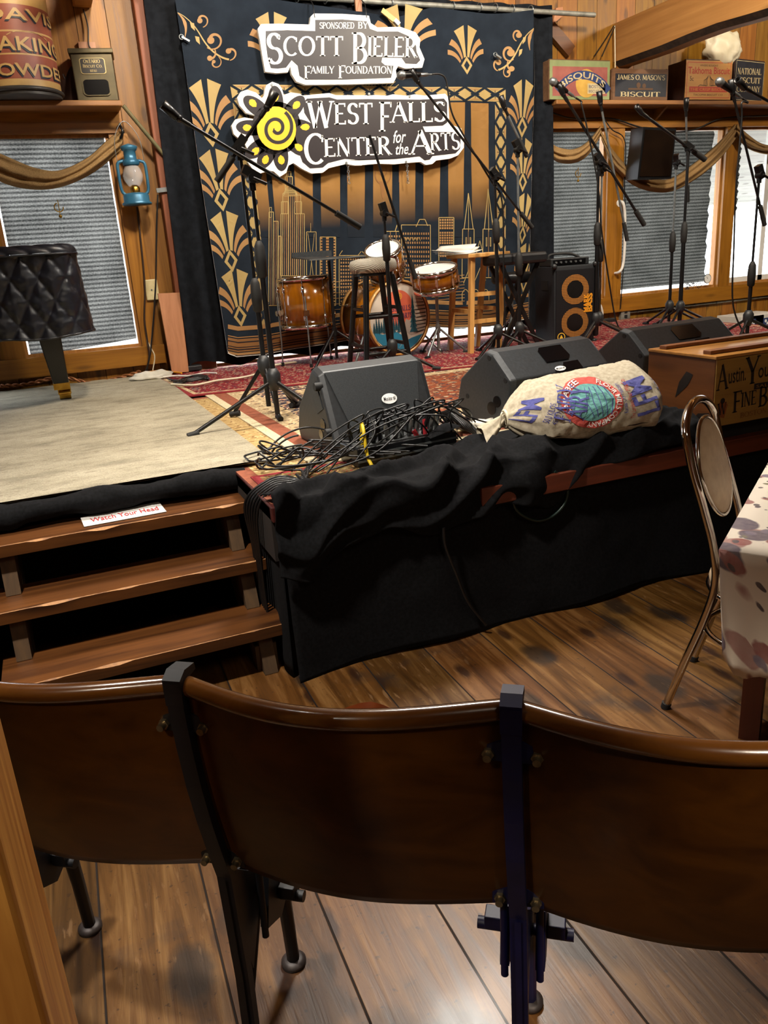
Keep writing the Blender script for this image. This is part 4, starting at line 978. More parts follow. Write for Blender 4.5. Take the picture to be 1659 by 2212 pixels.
MB().prism([sp(.002)(p) for p in d1], (0, .0015, 0)).build('black_face', SIGNB, t)
m = MB(); f = sp(.0035)
m.polys(fit(serif('SPOnsoRED'.upper(), 1), (690, 62), (766, 62), 14), f); m.polys(fit(serif('BY'), (773, 62), (795, 62), 15), f)
m.polys(fit(serif('S'), (577, 140), (612, 138), 68), f); m.polys(fit(serif('COTT'), (611, 121), (742, 121), 43), f)
m.polys(fit(serif('B'), (760, 138), (794, 138), 68), f); m.polys(fit(serif('IELER'), (793, 122), (901, 124), 44), f)
m.polys(fit(serif('F'), (657, 170), (673, 170), 28), f); m.polys(fit(serif('AMILY'), (671, 159), (722, 159), 16), f); m.polys(fit(serif('F'), (731, 169), (747, 169), 28), f); m.polys(fit(serif('OUNDATION'), (746, 159), (847, 159), 16), f)
m.build('lettering', WHITE, t)
o2 = [z3(*p) for p in ((838, 700), (850, 662), (895, 637), (945, 655), (970, 690), (985, 740), (1040, 720), (1110, 730), (1130, 745), (1340, 725), (1390, 742), (1640, 742))]+[z4(*p) for p in ((180, 747), (250, 740), (350, 746), (390, 735), (500, 746), (560, 735), (640, 745), (800, 730), (826, 760), (827, 850), (832, 955), (862, 977), (925, 1000), (946, 1080), (945, 1150), (900, 1210), (840, 1235), (730, 1250), (700, 1278), (650, 1285), (610, 1262), (560, 1265), (400, 1280), (280, 1275), (100, 1290))]+[z3(*p) for p in ((1600, 1288), (1470, 1277), (1335, 1310), (1290, 1345), (1200, 1352), (1120, 1312), (1060, 1270), (1022, 1290), (1005, 1345), (955, 1378), (905, 1335), (870, 1330), (800, 1352), (748, 1328), (705, 1265), (720, 1200), (680, 1120), (640, 1085), (595, 1045), (578, 980), (608, 930), (680, 915), (750, 928), (765, 900), (690, 878), (640, 822), (622, 762), (650, 715), (700, 698), (770, 722), (815, 765), (832, 745))]
q = PY(750, 370, YS_)
t = thing('sunflower_sign', 'white edged arts center sign with yellow spiral sunflower', 'sign', (q.x, YS_, q.z))
MB().prism([sp(.0)(p) for p in o2], (0, .035, 0)).build('sign_board', WHITE, t, bevel=.004)
m = MB()
def ell(cx, cy, rx, ry, a, n=26):
    a = radians(a); return [z3(cx+rx*cos(b)*cos(a)-ry*sin(b)*sin(a), cy+rx*cos(b)*sin(a)+ry*sin(b)*cos(a)) for b in [2*pi*i/n for i in range(n)]]
pet = [(745, 805, 38), (920, 755, 85), (1082, 820, -50), (1150, 990, 15), (1100, 1147, 40), (965, 1245, 85), (843, 1243, -60), (765, 1177, -35), (702, 995, 5)]
m.polys([ell(928, 1000, 195, 210, 0)], sp(.002))
for cx, cy, a in pet:
    k = .86; m.polys([ell(928+(cx-928)*k, 1000+(cy-1000)*k, 122, 60, a)], sp(.002))
d2 = [z3(*p) for p in ((1060, 1000), (1140, 960), (1210, 980), (1145, 880), (1135, 800), (1165, 768), (1340, 758), (1400, 775), (1640, 772))]+[z4(*p) for p in ((200, 772), (390, 775), (600, 776), (790, 768), (815, 800), (815, 955), (780, 978), (625, 985), (645, 1028), (890, 1030), (922, 1062), (915, 1160), (880, 1195), (700, 1215), (680, 1243), (640, 1250), (600, 1218), (400, 1240), (200, 1245), (30, 1250))]+[z3(*p) for p in ((1600, 1248), (1460, 1237), (1330, 1270), (1290, 1305), (1190, 1312), (1130, 1262), (1105, 1190))]
m.polys([d2], sp(.0022)); m.build('black_face', SIGNB, t)
m = MB(); m.polys([ell(928, 1000, 152, 172, -12)], sp(.0035), 0)
for cx, cy, a in pet:
    g = atan2(cy-1000, cx-928); c_, s_ = cos(g), sin(g)
    L = [(-38, 0), (-20, -20), (8, -27), (28, -18), (38, 0), (28, 18), (8, 27), (-20, 20)]
    m.polys([[z3(cx+a_*c_-b_*s_, cy+a_*s_+b_*c_) for a_, b_ in L]], sp(.0035), 0)
pts = []; ws = []
for i in range(64):
    k = i/63; a = radians(-95+ (-640)*(-1)*k*-1) if False else radians(-100+640*k); r = 158-138*k**.82
    pts.append(z3(928+r*cos(a)*.92, 1000+r*sin(a)*1.02)); ws.append(7.2 if 0 < i < 60 else 3)
m.polys(stroke(pts[4:], ws[4:]), sp(.005), 1); m.build('spiral_sunflower', [SIGNY, SIGNB], t)
m = MB(); f = sp(.0042)
def wd_(s, a, b, h): m.polys(fit(serif(s), a, b, h), f)
wd_('W', (664, 277), (722, 276), 58); wd_('EST', (722, 269), (806, 268), 46); wd_('F', (819, 284), (847, 284), 64); wd_('ALLS', (845, 265), (964, 263), 44)
wd_('C', (656, 356), (702, 355), 68); wd_('ENTER', (700, 339), (846, 334), 40); wd_('A', (886, 334), (934, 333), 52); wd_('RTS', (930, 326), (994, 323), 38)
m.polys(fit(sans('for', .012, .35), (848, 309), (878, 307), 27), f); m.polys(fit(sans('the', .012, .35), (853, 334), (883, 332), 24), f)
m.build('lettering', WHITE, t)
for px, py in ((587, 183), (671, 38), (793, 38), (885, 208), (797, 203), (877, 350), (748, 352), (583, 372)):
    q = PY(px, py, YS_-.003); tt = t if py > 180 else None
    if tt: MB().cyl(q+Vector((0, .004, 0)), q-Vector((0, .004, 0)), .009).build('screw', STEEL, t)
for px, l in ((680, 'thin dark wire loop hanging the upper sign, left one'), (792, 'thin dark wire loop hanging the upper sign, right one')):
    q = PY(px, 38, YS_); tag(MB().tube([q, (q.x-.005, YS_, q.z+.08), (q.x, YC-.05, za+.04)], .004, 5).build('hanging_wire', CORD), l, 'wire')
for px in (751, 879):
    q = PY(px, 352, YS_+.01); m = MB()
    for k in range(7): m.torus(q-Vector((0, 0, .02+.02*k)), (1, 0, 0) if k % 2 else (0, 1, 0), .009, .0025, 10, 5, sq=1)
    tag(m.build('hanging_chain', STEEL), 'short pale chain end dangling below the sunflower sign, %s' % ('left one' if px == 751 else 'right one'), 'chain')
# ------------------------------------------------------------------ rugs on the stage
RUGB = NT('worn_beige_rug'); x, y, z = RUGB.sep(RUGB.co())
n1 = RUGB.noise(RUGB.co((1, 2.2, 1)), 3.5, 6, .65); n2 = RUGB.noise(RUGB.co((3, 9, 1)), 6, 4); n3 = RUGB.noise(RUGB.co(), 150, 2)
col = RUGB.ramp(n1, [(.3, C('777060')), (.5, C('958d79')), (.7, C('a39b87'))])
col = RUGB.mix(RUGB.math('MULTIPLY', RUGB.ramp(n2, [(.57, (0, 0, 0, 1)), (.66, (1, 1, 1, 1))]), .5), col, C('63594a'))
col = RUGB.mix(.3, col, RUGB.ramp(n3, [(.3, (.1, .1, .1, 1)), (.7, (.7, .7, .7, 1))]), 'OVERLAY')
RUGB.bump(n3, .4, .004); RUGB = RUGB.fin(col, .95, spec=.2)
REDR = rugmat('red_rug_field', '7e2229', ('a3947c', '2b2d40', 'b5a88e', '6a1a20'), 1.25, .8, .5)
REDB = M('red_rug_border', '85191f', '6e141a', 40, .95, bump=.3)
ORI = rugmat('oriental_rug_field', '8d4b30', ('b09a78', '2f3042', 'bba98a', '6d4434'), .8, 1.3, .9)
ORIB = rugmat('oriental_rug_border', '2f3040', ('c2a780', 'b39a74', '9c4a30', 'cdb894'), 1.15, .6, .5)
ORIC = rugmat('cream_rug_border', 'b5a07c', ('5d3b34', '31303c', '9a7a55', 'c9b894'), 1.2, .5, .4)
ORIO = M('orange_rug_stripe', '87492f', '733c27', 40, .95, bump=.3)
TAN = rugmat('tan_rug', 'a48a5c', ('8a6c42', 'c3ae82', '7c5d3a', 'b59b6c'), 1.0, .7, .6)
FRG = M('rug_fringe', 'c5b899', 'a99b7c', 90, .95, bump=.5)
GRN_ = rugmat('brown_rug', '6b5736', ('b9a678', '3c2a20', '8d1f26', '9a8355'), 1.6, .4, .35)
def flat(name, label, rings, mats, z, fr=None):
    """rings: outer-to-inner polygons (x, y), one material per band, innermost filled"""
    m = MB(); t = .008
    def dens(poly, n=10):
        o = []
        for i in range(len(poly)):
            a = Vector(poly[i]); b = Vector(poly[(i+1) % len(poly)]); o += [a.lerp(b, k/n) for k in range(n)]
        return o
    R_ = [dens(r) for r in rings]; P3 = lambda q, dz=0: Vector((q.x, q.y, z+dz))
    for i in range(len(R_)-1):
        A, B = R_[i], R_[i+1]
        for k in range(len(A)):
            l = (k+1) % len(A); m.add([P3(A[k]), P3(A[l]), P3(B[l]), P3(B[k])], [(0, 1, 2, 3)], i)
    m.add([P3(q) for q in R_[-1]], [tuple(range(len(R_[-1])))], len(R_)-1)
    A = R_[0]
    for k in range(len(A)):
        l = (k+1) % len(A); m.add([P3(A[k]), P3(A[l]), P3(A[l], -t), P3(A[k], -t)], [(3, 2, 1, 0)], 0)
    return tag(m.build(name, mats), label, 'rug')
def rectring(P, d):
    """inset quad P (4 corners) by d metres"""
    c = sum((Vector(p) for p in P), Vector((0, 0)))/len(P); out = []
    n = len(P)
    for i in range(n):
        p = Vector(P[i]); a = (Vector(P[i-1])-p).normalized(); b = (Vector(P[(i+1) % n])-p).normalized()
        s_ = abs(a.x*b.y-a.y*b.x) or 1; out.append(p+(a+b)*(d/s_))
    return out
z2 = lambda px, py, z=S: PZ(px, py, z).to_2d()
# tan rug under everything at the front left, then brown corner rug, oriental, red, beige
q0, q1 = z2(640, 1006), z2(408, 868)
tanP = [Vector((SX-.02, SY1+.04)), Vector((1.25, SY1+.04)), Vector((1.45, 4.95)), Vector((.55, 5.0))]
flat('tan_rug', 'faded tan patterned rug strip under the front mic stand', [tanP, rectring(tanP, .06)], [ORIO, TAN], S-.002)
brP = [Vector((SX+.0, SY1+.03)), Vector((SX+1.5, SY1+.03)), Vector((SX+1.5, SY1+.42)), Vector((SX+.0, SY1+.42))]
flat('brown_rug', 'small brown and cream rug at the stage corner under cables', [brP, rectring(brP, .03)], [REDB, GRN_], S+.002)
fl0, fl1 = z2(650, 990), z2(448, 858)
dr = (fl1-fl0); dr.normalize()
oriP = [fl0-dr*.15, Vector((4.6, fl0.y-.12)), Vector((4.9, fl1.y+.35)), fl1+dr*.25]
flat('oriental_rug', 'orange and navy oriental rug in the middle of the stage', [oriP, rectring(oriP, .05), rectring(oriP, .13), rectring(oriP, .27), rectring(oriP, .50), rectring(oriP, .60)], [FRG, ORIO, ORIC, ORIB, ORIC, ORI], S+.004)
r0, r1 = z2(405, 859), z2(645, 826)
u_ = (r1-r0).normalized(); v_ = Vector((-u_.y, u_.x))
redP = [r0, r0+u_*4.6-Vector((0, .0)), r0+u_*4.62+v_*1.35, r0+v_*1.25-u_*.06]
redP = [r0, Vector((5.43, PZ(1240, 756, S).y-.9)), Vector((5.43, W-.07)), Vector((.62, W-.07))]
redP[1] = r0+Vector((4.6, -.75)); redP[1].x = 5.43
flat('red_rug', 'long red patterned rug running across the back of the stage', [redP, rectring(redP, .05), rectring(redP, .08)], [REDB, ORIC, REDR], S+.010)
bP = [Vector((XL+.05, SY2-.02)), z2(531, 1007), z2(590, 1001), z2(378, 838), Vector((z2(300, 818).x+.1, W-.08)), Vector((XL+.05, W-.08))]
flat('beige_rug', 'large worn beige rug in front of the quilted piano', [bP, rectring(bP, .02)], [RUGB, RUGB], S+.016)
# black cloth padding rolled along the stair edge
m = MB()
def fn(u, v):
    x = -.9+u*(SX+.9+.01); a = radians(-70+250*v); r = .042*(1+.25*fbm(x*6, v*2)+.12*sin(x*17))
    return Vector((x, SY2-.012+r*1.1*cos(a)*-1, S-.032+r*sin(a)*1.0+.008*fbm(x*9, 3)))
m.grid(fn, 90, 14); m.grid(lambda u, v: Vector((-.9+u*(SX+.87), SY2+.205+.008*sin(u*40), .57-.565*v)), 60, 3)
tag(m.build('cloth_padding', CLOTHB), 'black cloth padding rolled along the platform edge above the steps', 'cloth')
# stair unit
xt0 = PZ(8, 1434, .18).x
t = thing('stair_unit', 'open wooden three tread stair leading up to the platform', 'stairs', ((xt0+SX)/2, 2.8, 0))
TR = [(z_, PZ(px, py, z_).y, xt0-dx_, PZ(px, py, z_).x) for z_, px, py, dx_ in ((.19, 634, 1342, 0), (.38, 582, 1205, .16), (.57, 545, 1082, .2))]
for zt_, y0, x0, x1 in TR:
    m = MB(); N = 40
    # chipped front edge
    for i in range(N):
        a, b = x0+(x1-x0)*i/N, x0+(x1-x0)*(i+1)/N
        ca = .002+.022*max(0, noise.noise(Vector((a*9, zt_*9, 0)))-.08); cb = .002+.022*max(0, noise.noise(Vector((b*9, zt_*9, 0)))-.08)
        yb = y0+.245; th = .043
        m.add([(a, y0+ca, zt_), (b, y0+cb, zt_), (b, yb, zt_), (a, yb, zt_)], [(0, 1, 2, 3)], 0)
        m.add([(a, y0+ca, zt_), (b, y0+cb, zt_), (b, y0, zt_-cb*.8), (a, y0, zt_-ca*.8)], [(3, 2, 1, 0)], 1)
        m.add([(a, y0, zt_-ca*.8), (b, y0, zt_-cb*.8), (b, y0, zt_-th), (a, y0, zt_-th)], [(3, 2, 1, 0)], 0)
    m.add([(x0, y0, zt_-th), (x1, y0, zt_-th), (x1, yb, zt_-th), (x0, yb, zt_-th)], [(3, 2, 1, 0)], 0)
    for x in (x0, x1): m.add([(x, y0, zt_-th), (x, y0+.005, zt_-.002), (x, yb, zt_), (x, yb, zt_-th)], [(0, 1, 2, 3) if x == x0 else (3, 2, 1, 0)], 0)
    m.add([(x0, yb, zt_-th), (x1, yb, zt_-th), (x1, yb, zt_), (x0, yb, zt_)], [(3, 2, 1, 0)], 0)
    m.build('tread', [TREADW, M('chipped_edge', 'a8743c', '7a4c20', 30, .6)], t)
sxr = PZ(590, 1480, 0).x; 
for xs_ in (SX-.085, PY(36, 1235, 2.95).x-.02):
    m = MB()
    for zt_, y0, *_ in TR:
        m.prism([(xs_-.025, y0+.05, zt_-.043), (xs_-.025, y0+.21, zt_-.043), (xs_-.025, y0+.16, zt_-.188), (xs_-.025, y0-.0, zt_-.188)], (.05, 0, 0))
    m.prism([(xs_-.0251, 2.62, 0), (xs_-.0251, 2.78, 0), (xs_-.0251, 3.2, .40), (xs_-.0251, 3.2, .52)], (.0502, 0, 0))
    m.build('stringer', STRW, t)
    MB().bx(xs_-.04, xs_+.04, 2.60, 2.68, 0, .10).build('foot_block', STRW, t)
# watch your head notice lying on the top tread
P = [PZ(*q, .5715) for q in ((182, 1139), (360, 1106), (345, 1090), (175, 1125))]
t = thing('paper_notice', 'white laminated notice with red writing lying on the top tread', 'sign', tuple(P[0]))
ed = [P[0]+Vector((0, 0, .001)), P[1]+Vector((0, 0, .001)), P[2]+Vector((0, .02, .006)), P[3]+Vector((0, .02, .006))]
MB().prism(ed, (0, 0, .0015), 0).build('laminated_sheet', M('laminate', 'd9d6d0', 'cbc7c0', 6, .25), t)
ex = (ed[1]-ed[0]); ey = (ed[3]-ed[0]); fn = lambda q: ed[0]+ex*q[0]+ey*q[1]+Vector((0, 0, .0028))
MB().polys(fitw(sans('Watch Your Head', .008), (.10, .30), (.93, .30), .42), fn).build('lettering', M('red_ink', 'a3242c', rough=.6), t)
# ------------------------------------------------------------------ piano under a quilted cover
QUILT = M('quilted_nylon', '0b0e15', '121724', 40, .38, bump=.1, spec=.6)
pl_ = PZ(140, 867, S); px1 = PY(150, 545, 5.35).x+.015
t = thing('grand_piano', 'grand piano under a black quilted cover at the left edge', 'piano', (pl_.x-.4, 5.5, S))
r_ = .13; xr_ = px1; yf = 5.22; path = [(xr_-r_+r_*sin(a), yf+r_-r_*cos(a)) for a in [radians(90*i/10) for i in range(11)]]
full = [(-1.6, yf)]+path+[(xr_+.02, 5.75), (xr_-.1, 6.0)]
L = [0]
for i in range(1, len(full)): L.append(L[-1]+hypot(full[i][0]-full[i-1][0], full[i][1]-full[i-1][1]))
def along(s):
    for i in range(len(full)-1):
        if s <= L[i+1]+1e-9:
            k = (s-L[i])/(L[i+1]-L[i]); a, b = full[i], full[i+1]; d = Vector((b[0]-a[0], b[1]-a[1])).normalized()
            return Vector((a[0]+(b[0]-a[0])*k, a[1]+(b[1]-a[1])*k)), Vector((d.y, -d.x))
    return Vector(full[-1]), Vector((1, 0))
zt_, zb_ = 1.62, 1.10
def fn(u, v):
    s = L[-1]*u; p, n = along(s); fl = .03*(1-v); dz = -.05*max(0, min(1, (p.x-(-.25)) / -.4)) if p.x < -.25 else 0
    z = zb_-.0+(zt_-.055-zb_)*v + dz*(1-v)+.01*sin(s*11)*(1-v)
    A = (s*.95+z*.55)/.072; B = (s*.95-z*.55)/.072
    q = min(abs(sin(A*pi/2*1.0)), abs(sin(B*pi/2*1.0)))**.55
    d = .02*q+.006*fbm(s*14, z*14)+fl
    return Vector((p.x+n.x*d, p.y+n.y*d, z))
m = MB().grid(fn, 300, 70)
def fn2(u, v):
    s = L[-1]*u; p, n = along(s); a = radians(90*v); q = abs(sin((s*.95+v*.1)/.115*pi))**.5
    return Vector((p.x+n.x*(.05*cos(a)-.03+.007*q), p.y+n.y*(.05*cos(a)-.03+.007*q), zt_-.05+.05*sin(a)+.006*q))
m.grid(fn2, 300, 10)
m.prism([(full[0][0], 6.0, zt_)]+[(a, b, zt_) for a, b in full], (0, 0, -.004))
m.build('quilted_cover', QUILT, t)
MB().tube([Vector((along(L[-1]*i/120)[0].x+along(L[-1]*i/120)[1].x*.026, along(L[-1]*i/120)[0].y+along(L[-1]*i/120)[1].y*.026, zt_-.052)) for i in range(121)], .006, 6).build('top_piping', QUILT, t)
MB().tube([fn(i/160, 0) for i in range(161)], .007, 6).build('hem_piping', QUILT, t)
MB().bx(-1.55, xr_-.12, yf+.12, 5.95, 1.15, zt_-.06).build('piano_case', BLK, t)
lg = MB(); wv = .062
lg.add([(pl_.x-wv-.03, pl_.y-.06, 1.16), (pl_.x+wv-.01, pl_.y-.06, 1.16), (pl_.x+wv-.01, pl_.y+.06, 1.16), (pl_.x-wv-.03, pl_.y+.06, 1.16), (pl_.x-.047, pl_.y-.045, S+.12), (pl_.x+.047, pl_.y-.045, S+.12), (pl_.x+.047, pl_.y+.045, S+.12), (pl_.x-.047, pl_.y+.045, S+.12)], [(0, 1, 2, 3), (7, 6, 5, 4), (0, 4, 5, 1), (1, 5, 6, 2), (2, 6, 7, 3), (3, 7, 4, 0)])
leg = lg.build('leg', BLKGLOSS, t, bevel=.006)
MB().bx(pl_.x-.05, pl_.x+.05, pl_.y-.05, pl_.y+.05, S+.085, S+.125).build('brass_ferrule', BRASS, leg)
c_ = Vector((pl_.x+.01, pl_.y-.02, S+.05))
MB().cyl(c_-Vector((.035, 0, 0)), c_+Vector((.035, 0, 0)), .032).bx(c_.x-.04, c_.x+.04, c_.y-.012, c_.y+.03, c_.z, S+.09).build('caster', BRASS, leg)
# ------------------------------------------------------------------ drums
AMB = wood('amber_lacquer', '74420a', '9c5f0e', 'Z', .8, rough=.14, coat=.8, dark='6a330a', spec=.7)
HEADW = M('drum_head_coated', 'd8d8d4', 'c9c9c4', 5, .4); HOOPW = wood('maple_hoop', 'b27f40', 'cf9c58', 'X', 1, rough=.3, coat=.4)
def basis(ax):
    ax = Vector(ax).normalized(); x = ax.cross(Vector((0, 0, 1))) if abs(ax.z) < .95 else Vector((1, 0, 0)); x.normalize(); return ax, x, ax.cross(x)
def drum(name, label, c, ax, R, depth, nlug, loc_z, legs=None, hoopmat=None, head=True, lug2=True):
    """c: centre of the far/bottom head; ax: axis towards the near/top head"""
    c = Vector(c); ax, x, y = basis(ax); t = thing(name, label, 'drum', (c.x, c.y, loc_z))
    MB().lathe([(0, 0), (R, 0), (R, depth), (0, depth)], c, ax, 40).build('shell', AMB, t)
    for h0, nm in ((0, 'hoop'), (depth, 'hoop')):
        d = 1 if h0 else -1
        MB().lathe([(R+.002, h0-d*.012), (R+.012, h0-d*.012), (R+.012, h0+d*.018), (R-.004, h0+d*.018), (R-.004, h0+d*.005)], c, ax, 40).build('hoop', hoopmat or CHROME, t)
        if head: MB().disc(c+ax*(h0+d*.006), ax*d, R-.003, 40).build('drum_head', HEADW, t)
    for k in range(nlug):
        a = 2*pi*(k+.5)/nlug; dr_ = x*cos(a)+y*sin(a); b = c+dr_*(R+.010); m = MB()
        if lug2:
            for h in (depth*.2, depth*.8): m.ball(b+ax*h, .014, 10, 6, sc=(1, 1, 1)).cyl(b+ax*(h-.02), b+ax*(h+.02), .011, n=10)
        else: m.cyl(b+ax*(depth*.3), b+ax*(depth*.7), .012, n=10)
        m.cyl(b+ax*-.012, b+ax*(depth+.012), .0035, n=6)
        m.build('tension_lug', CHROME, t)
    for lgp in (legs or []):
        m = MB().tube(lgp, .0055, 8)
        lo = m.build('leg', STEEL, t); MB().cyl(lgp[-1], Vector(lgp[-1])+Vector((0, 0, .035)), .013, n=10).build('rubber_foot', RUBBER, lo)
        br_ = lgp[1]; MB().bx(br_[0]-.02, br_[0]+.02, br_[1]-.012, br_[1]+.02, br_[2]-.02, br_[2]+.02).build('leg_bracket', CHROME, lo)
    return t
# floor tom
a = PZ(640, 800, S); yc = a.y+.2; l_ = PY(607, 650, yc); r_ = PY(714, 650, yc); R_ = (r_-l_).length/2; zc0 = PY(660, 702, yc).z; zc1 = PY(660, 602, yc).z; cx_ = (l_.x+r_.x)/2
def lg_(an): 
    d = Vector((cos(an), sin(an), 0)); b = Vector((cx_, yc, 0))+d*(R_+.02)
    return [b+Vector((0, 0, zc0+.22)), b+Vector((0, 0, zc0+.10)), b+Vector((0, 0, zc0-.12))+d*.0, b+d*.01+Vector((0, 0, S+.001))]
drum('floor_tom', 'amber lacquered floor tom on three thin legs, left of the stool', (cx_, yc, zc0), (0, 0, 1), R_, zc1-zc0, 8, S, [lg_(a_) for a_ in (-1.9, .5, 2.9)])
# bass drum
yb = 5.62; pc = PY(861, 690, yb); Rb = .27; axd = Vector((.16, -.985, 0)); pc.z = S+.035+Rb
t = drum('bass_drum', 'amber bass drum with printed sunset and pine tree front head', pc-axd*.40, axd, Rb, .40, 8, S, None, HOOPW, False)
MB().disc(pc-axd*.40, -axd, Rb, 40).build('drum_head', HEADW, t)
ax, x_, y_ = basis(axd); x_ = -x_ if x_.dot(_r) < 0 else x_; y_ = Vector((0, 0, 1))
m = MB(); Rh = Rb-.012
def hd(off): return lambda p: pc+axd*(.006+off)+x_*p[0]*Rh+y_*p[1]*Rh
m.polys([circ(0, 0, 1, n=48)], hd(0), 0)
m.polys([circ(.0, .28, .52, n=36)], hd(.001), 1)
def clipc(pl): return [[(a*min(1, .985/max(hypot(a, b), 1e-6)), b*min(1, .985/max(hypot(a, b), 1e-6))) for a, b in p] for p in pl]
m.polys(clipc([[(-.93, -.30), (-.6, -.42), (-.1, -.40), (.15, -.55), (.05, -.75), (-.15, -.98), (-.5, -.86), (-.8, -.58)]]), hd(.002), 3)
m.polys(clipc([[(-.15, -.98), (.1, -.72), (.4, -.62), (.85, -.55), (.6, -.8), (.3, -.95)]]), hd(.002), 3)
m.polys(clipc([[(.25, -.05), (.55, -.2), (.95, -.2), (.9, -.45), (.4, -.55), (.1, -.35)]]), hd(.0015), 5)
def pine(cx, y0, h, wd, mi, off):
    n = 7; m.polys(line(cx, y0-.03, cx, y0+h, .02), hd(off), mi)
    for k in range(n):
        b = y0+h*k/n*.95; ww = wd*(1-k/n*.85); m.polys(clipc([[(cx-ww, b), (cx+ww, b), (cx, b+h*.27)]]), hd(off), mi)
for k in range(11): pine(-.88+.085*k, -.36+.04*sin(k*3), .28+.16*abs(sin(k*2.1)), .07, 2, .003)
pine(.50, -.45, 1.02, .15, 2, .003)
for s_, y0, x0, x1 in (('WEST FALLS', .20, -.46, .42), ('CENTER ARTS', -.02, -.46, .46)): m.polys(fitw(serif(s_), (x0, y0), (x1, y0+.0), .15), hd(.004), 4)
for k in range(10): m.polys(clipc([[(.5+.05*(k % 3), .52-.11*k), (.97, .54-.11*k), (.97, .50-.11*k), (.62, .50-.11*k)]]), hd(.002), 6)
m.polys(ringp(.05, .62, .07, .10, 16)+[circ(.05, .62, .05)], hd(.002), 7)
m.build('printed_head', [M('head_cream', 'cfc4b4', 'bdb1a1', 6, .5), M('head_coral', 'd0664a', 'c75c44', 5, .5), M('head_pine', '24505c', rough=.5), M('head_river', '2a7f9e', '246f8c', 5, .5), M('head_ink', '4a3556', rough=.5), M('head_taupe', 'a2958a', rough=.5), M('head_dark', '2a2522', rough=.5), M('head_yellow', 'e0a03c', rough=.5)], t)
for s_ in (-1, 1):
    b = pc-axd*.12+x_*s_*Rb*.9+Vector((0, 0, -.1)); e = Vector((b.x+s_*.14, b.y-.14, S+.012))
    lo = MB().cyl(b, e, .009, n=8).build('spur', STEEL, t); MB().ball(e, .013).build('rubber_tip', RUBBER, lo)
# rack tom above and snare
q = PY(842, 560, 5.62)
drum('rack_tom', 'small amber rack tom tilted above the bass drum', (q.x+.02, 5.72, q.z-.11), (-.30, -.35, .85), .13, .2, 6, q.z-.11)
MB_ = MB().cyl((q.x+.02, 5.74, pc.z+Rb-.005), (q.x+.02, 5.76, q.z-.02), .013).bx(q.x-.03, q.x+.07, 5.70, 5.80, pc.z+Rb-.01, pc.z+Rb+.05)
tag(MB_.build('tom_holder', CHROME), 'chrome tom holder post on top of the bass drum', 'tom holder')
q = PY(936, 600, 5.5); sz = PZ(948, 745, S)
drum('snare_drum', 'amber snare drum with white head on a stand, right of bass drum', (q.x+.02, 5.5, q.z-.07), (-.16, -.16, .97), .165, .13, 8, q.z-.08, lug2=False)
def stand3(name, label, base, ztop, rl, zhub, mat, cat='stand', feet=True):
    t = thing(name, label, cat, (base[0], base[1], S)); b = Vector((base[0], base[1], 0))
    MB().cyl(b+Vector((0, 0, S+.05)), b+Vector((0, 0, ztop)), .012, n=10).build('pole', mat, t)
    MB().cyl(b+Vector((0, 0, zhub-.03)), b+Vector((0, 0, zhub+.03)), .02, n=10).build('hub', mat, t)
    for k in range(3):
        a = radians(100+120*k); d = Vector((cos(a), sin(a), 0))
        lo = MB().tube([b+Vector((0, 0, zhub))+d*.015, b+d*rl+Vector((0, 0, S+.014))], .009, 8).build('leg', mat, t)
        MB().cyl(b+d*(rl-.03)+Vector((0, 0, S+.016)), b+d*(rl+.025)+Vector((0, 0, S+.014)), .014, n=8).build('rubber_foot', RUBBER, lo)
    return t
t = stand3('snare_stand', 'chrome and black snare stand under the right drum', (q.x+.03, 5.52), q.z-.085, .22, S+.2, STEEL)
for k in range(3):
    a = 2*pi*k/3; MB().tube([(q.x+.03, 5.52, q.z-.12), (q.x+.03+.16*cos(a), 5.52+.16*sin(a), q.z-.10+.0), (q.x+.03+.17*cos(a), 5.52+.17*sin(a), q.z-.06)], .008, 8).build('basket_arm', STEEL, t)
# bass pedal and throne behind
p = PZ(735, 790, S)
# music stand
b = PZ(729, 788, S); zt_ = PY(720, 562, b.y).z
t = stand3('music_stand', 'black music stand with flat tilted desk left of the stool', (b.x, b.y), zt_, .33, S+.25, BLK)
P = [PY(658, 560, b.y-.14), PY(786, 556, b.y-.14), PY(752, 546, b.y+.17), PY(662, 548, b.y+.17)]
MB().prism([Vector((P[0].x, b.y-.16, P[0].z-.005)), Vector((P[1].x-.03, b.y-.16, P[1].z-.005)), Vector((P[1].x-.03, b.y+.16, P[1].z+.012)), Vector((P[0].x, b.y+.16, P[0].z+.012))], (0, 0, .006)).build('desk', PLAST2, t)
MB().bx(P[0].x, P[1].x-.14, b.y+.155, b.y+.165, P[0].z+.01, P[0].z+.05).build('back_lip', PLAST2, t)
MB().bx(P[0].x+.02, P[1].x, b.y-.19, b.y-.155, P[0].z-.012, P[0].z-.002).build('front_ledge', STEEL, t)
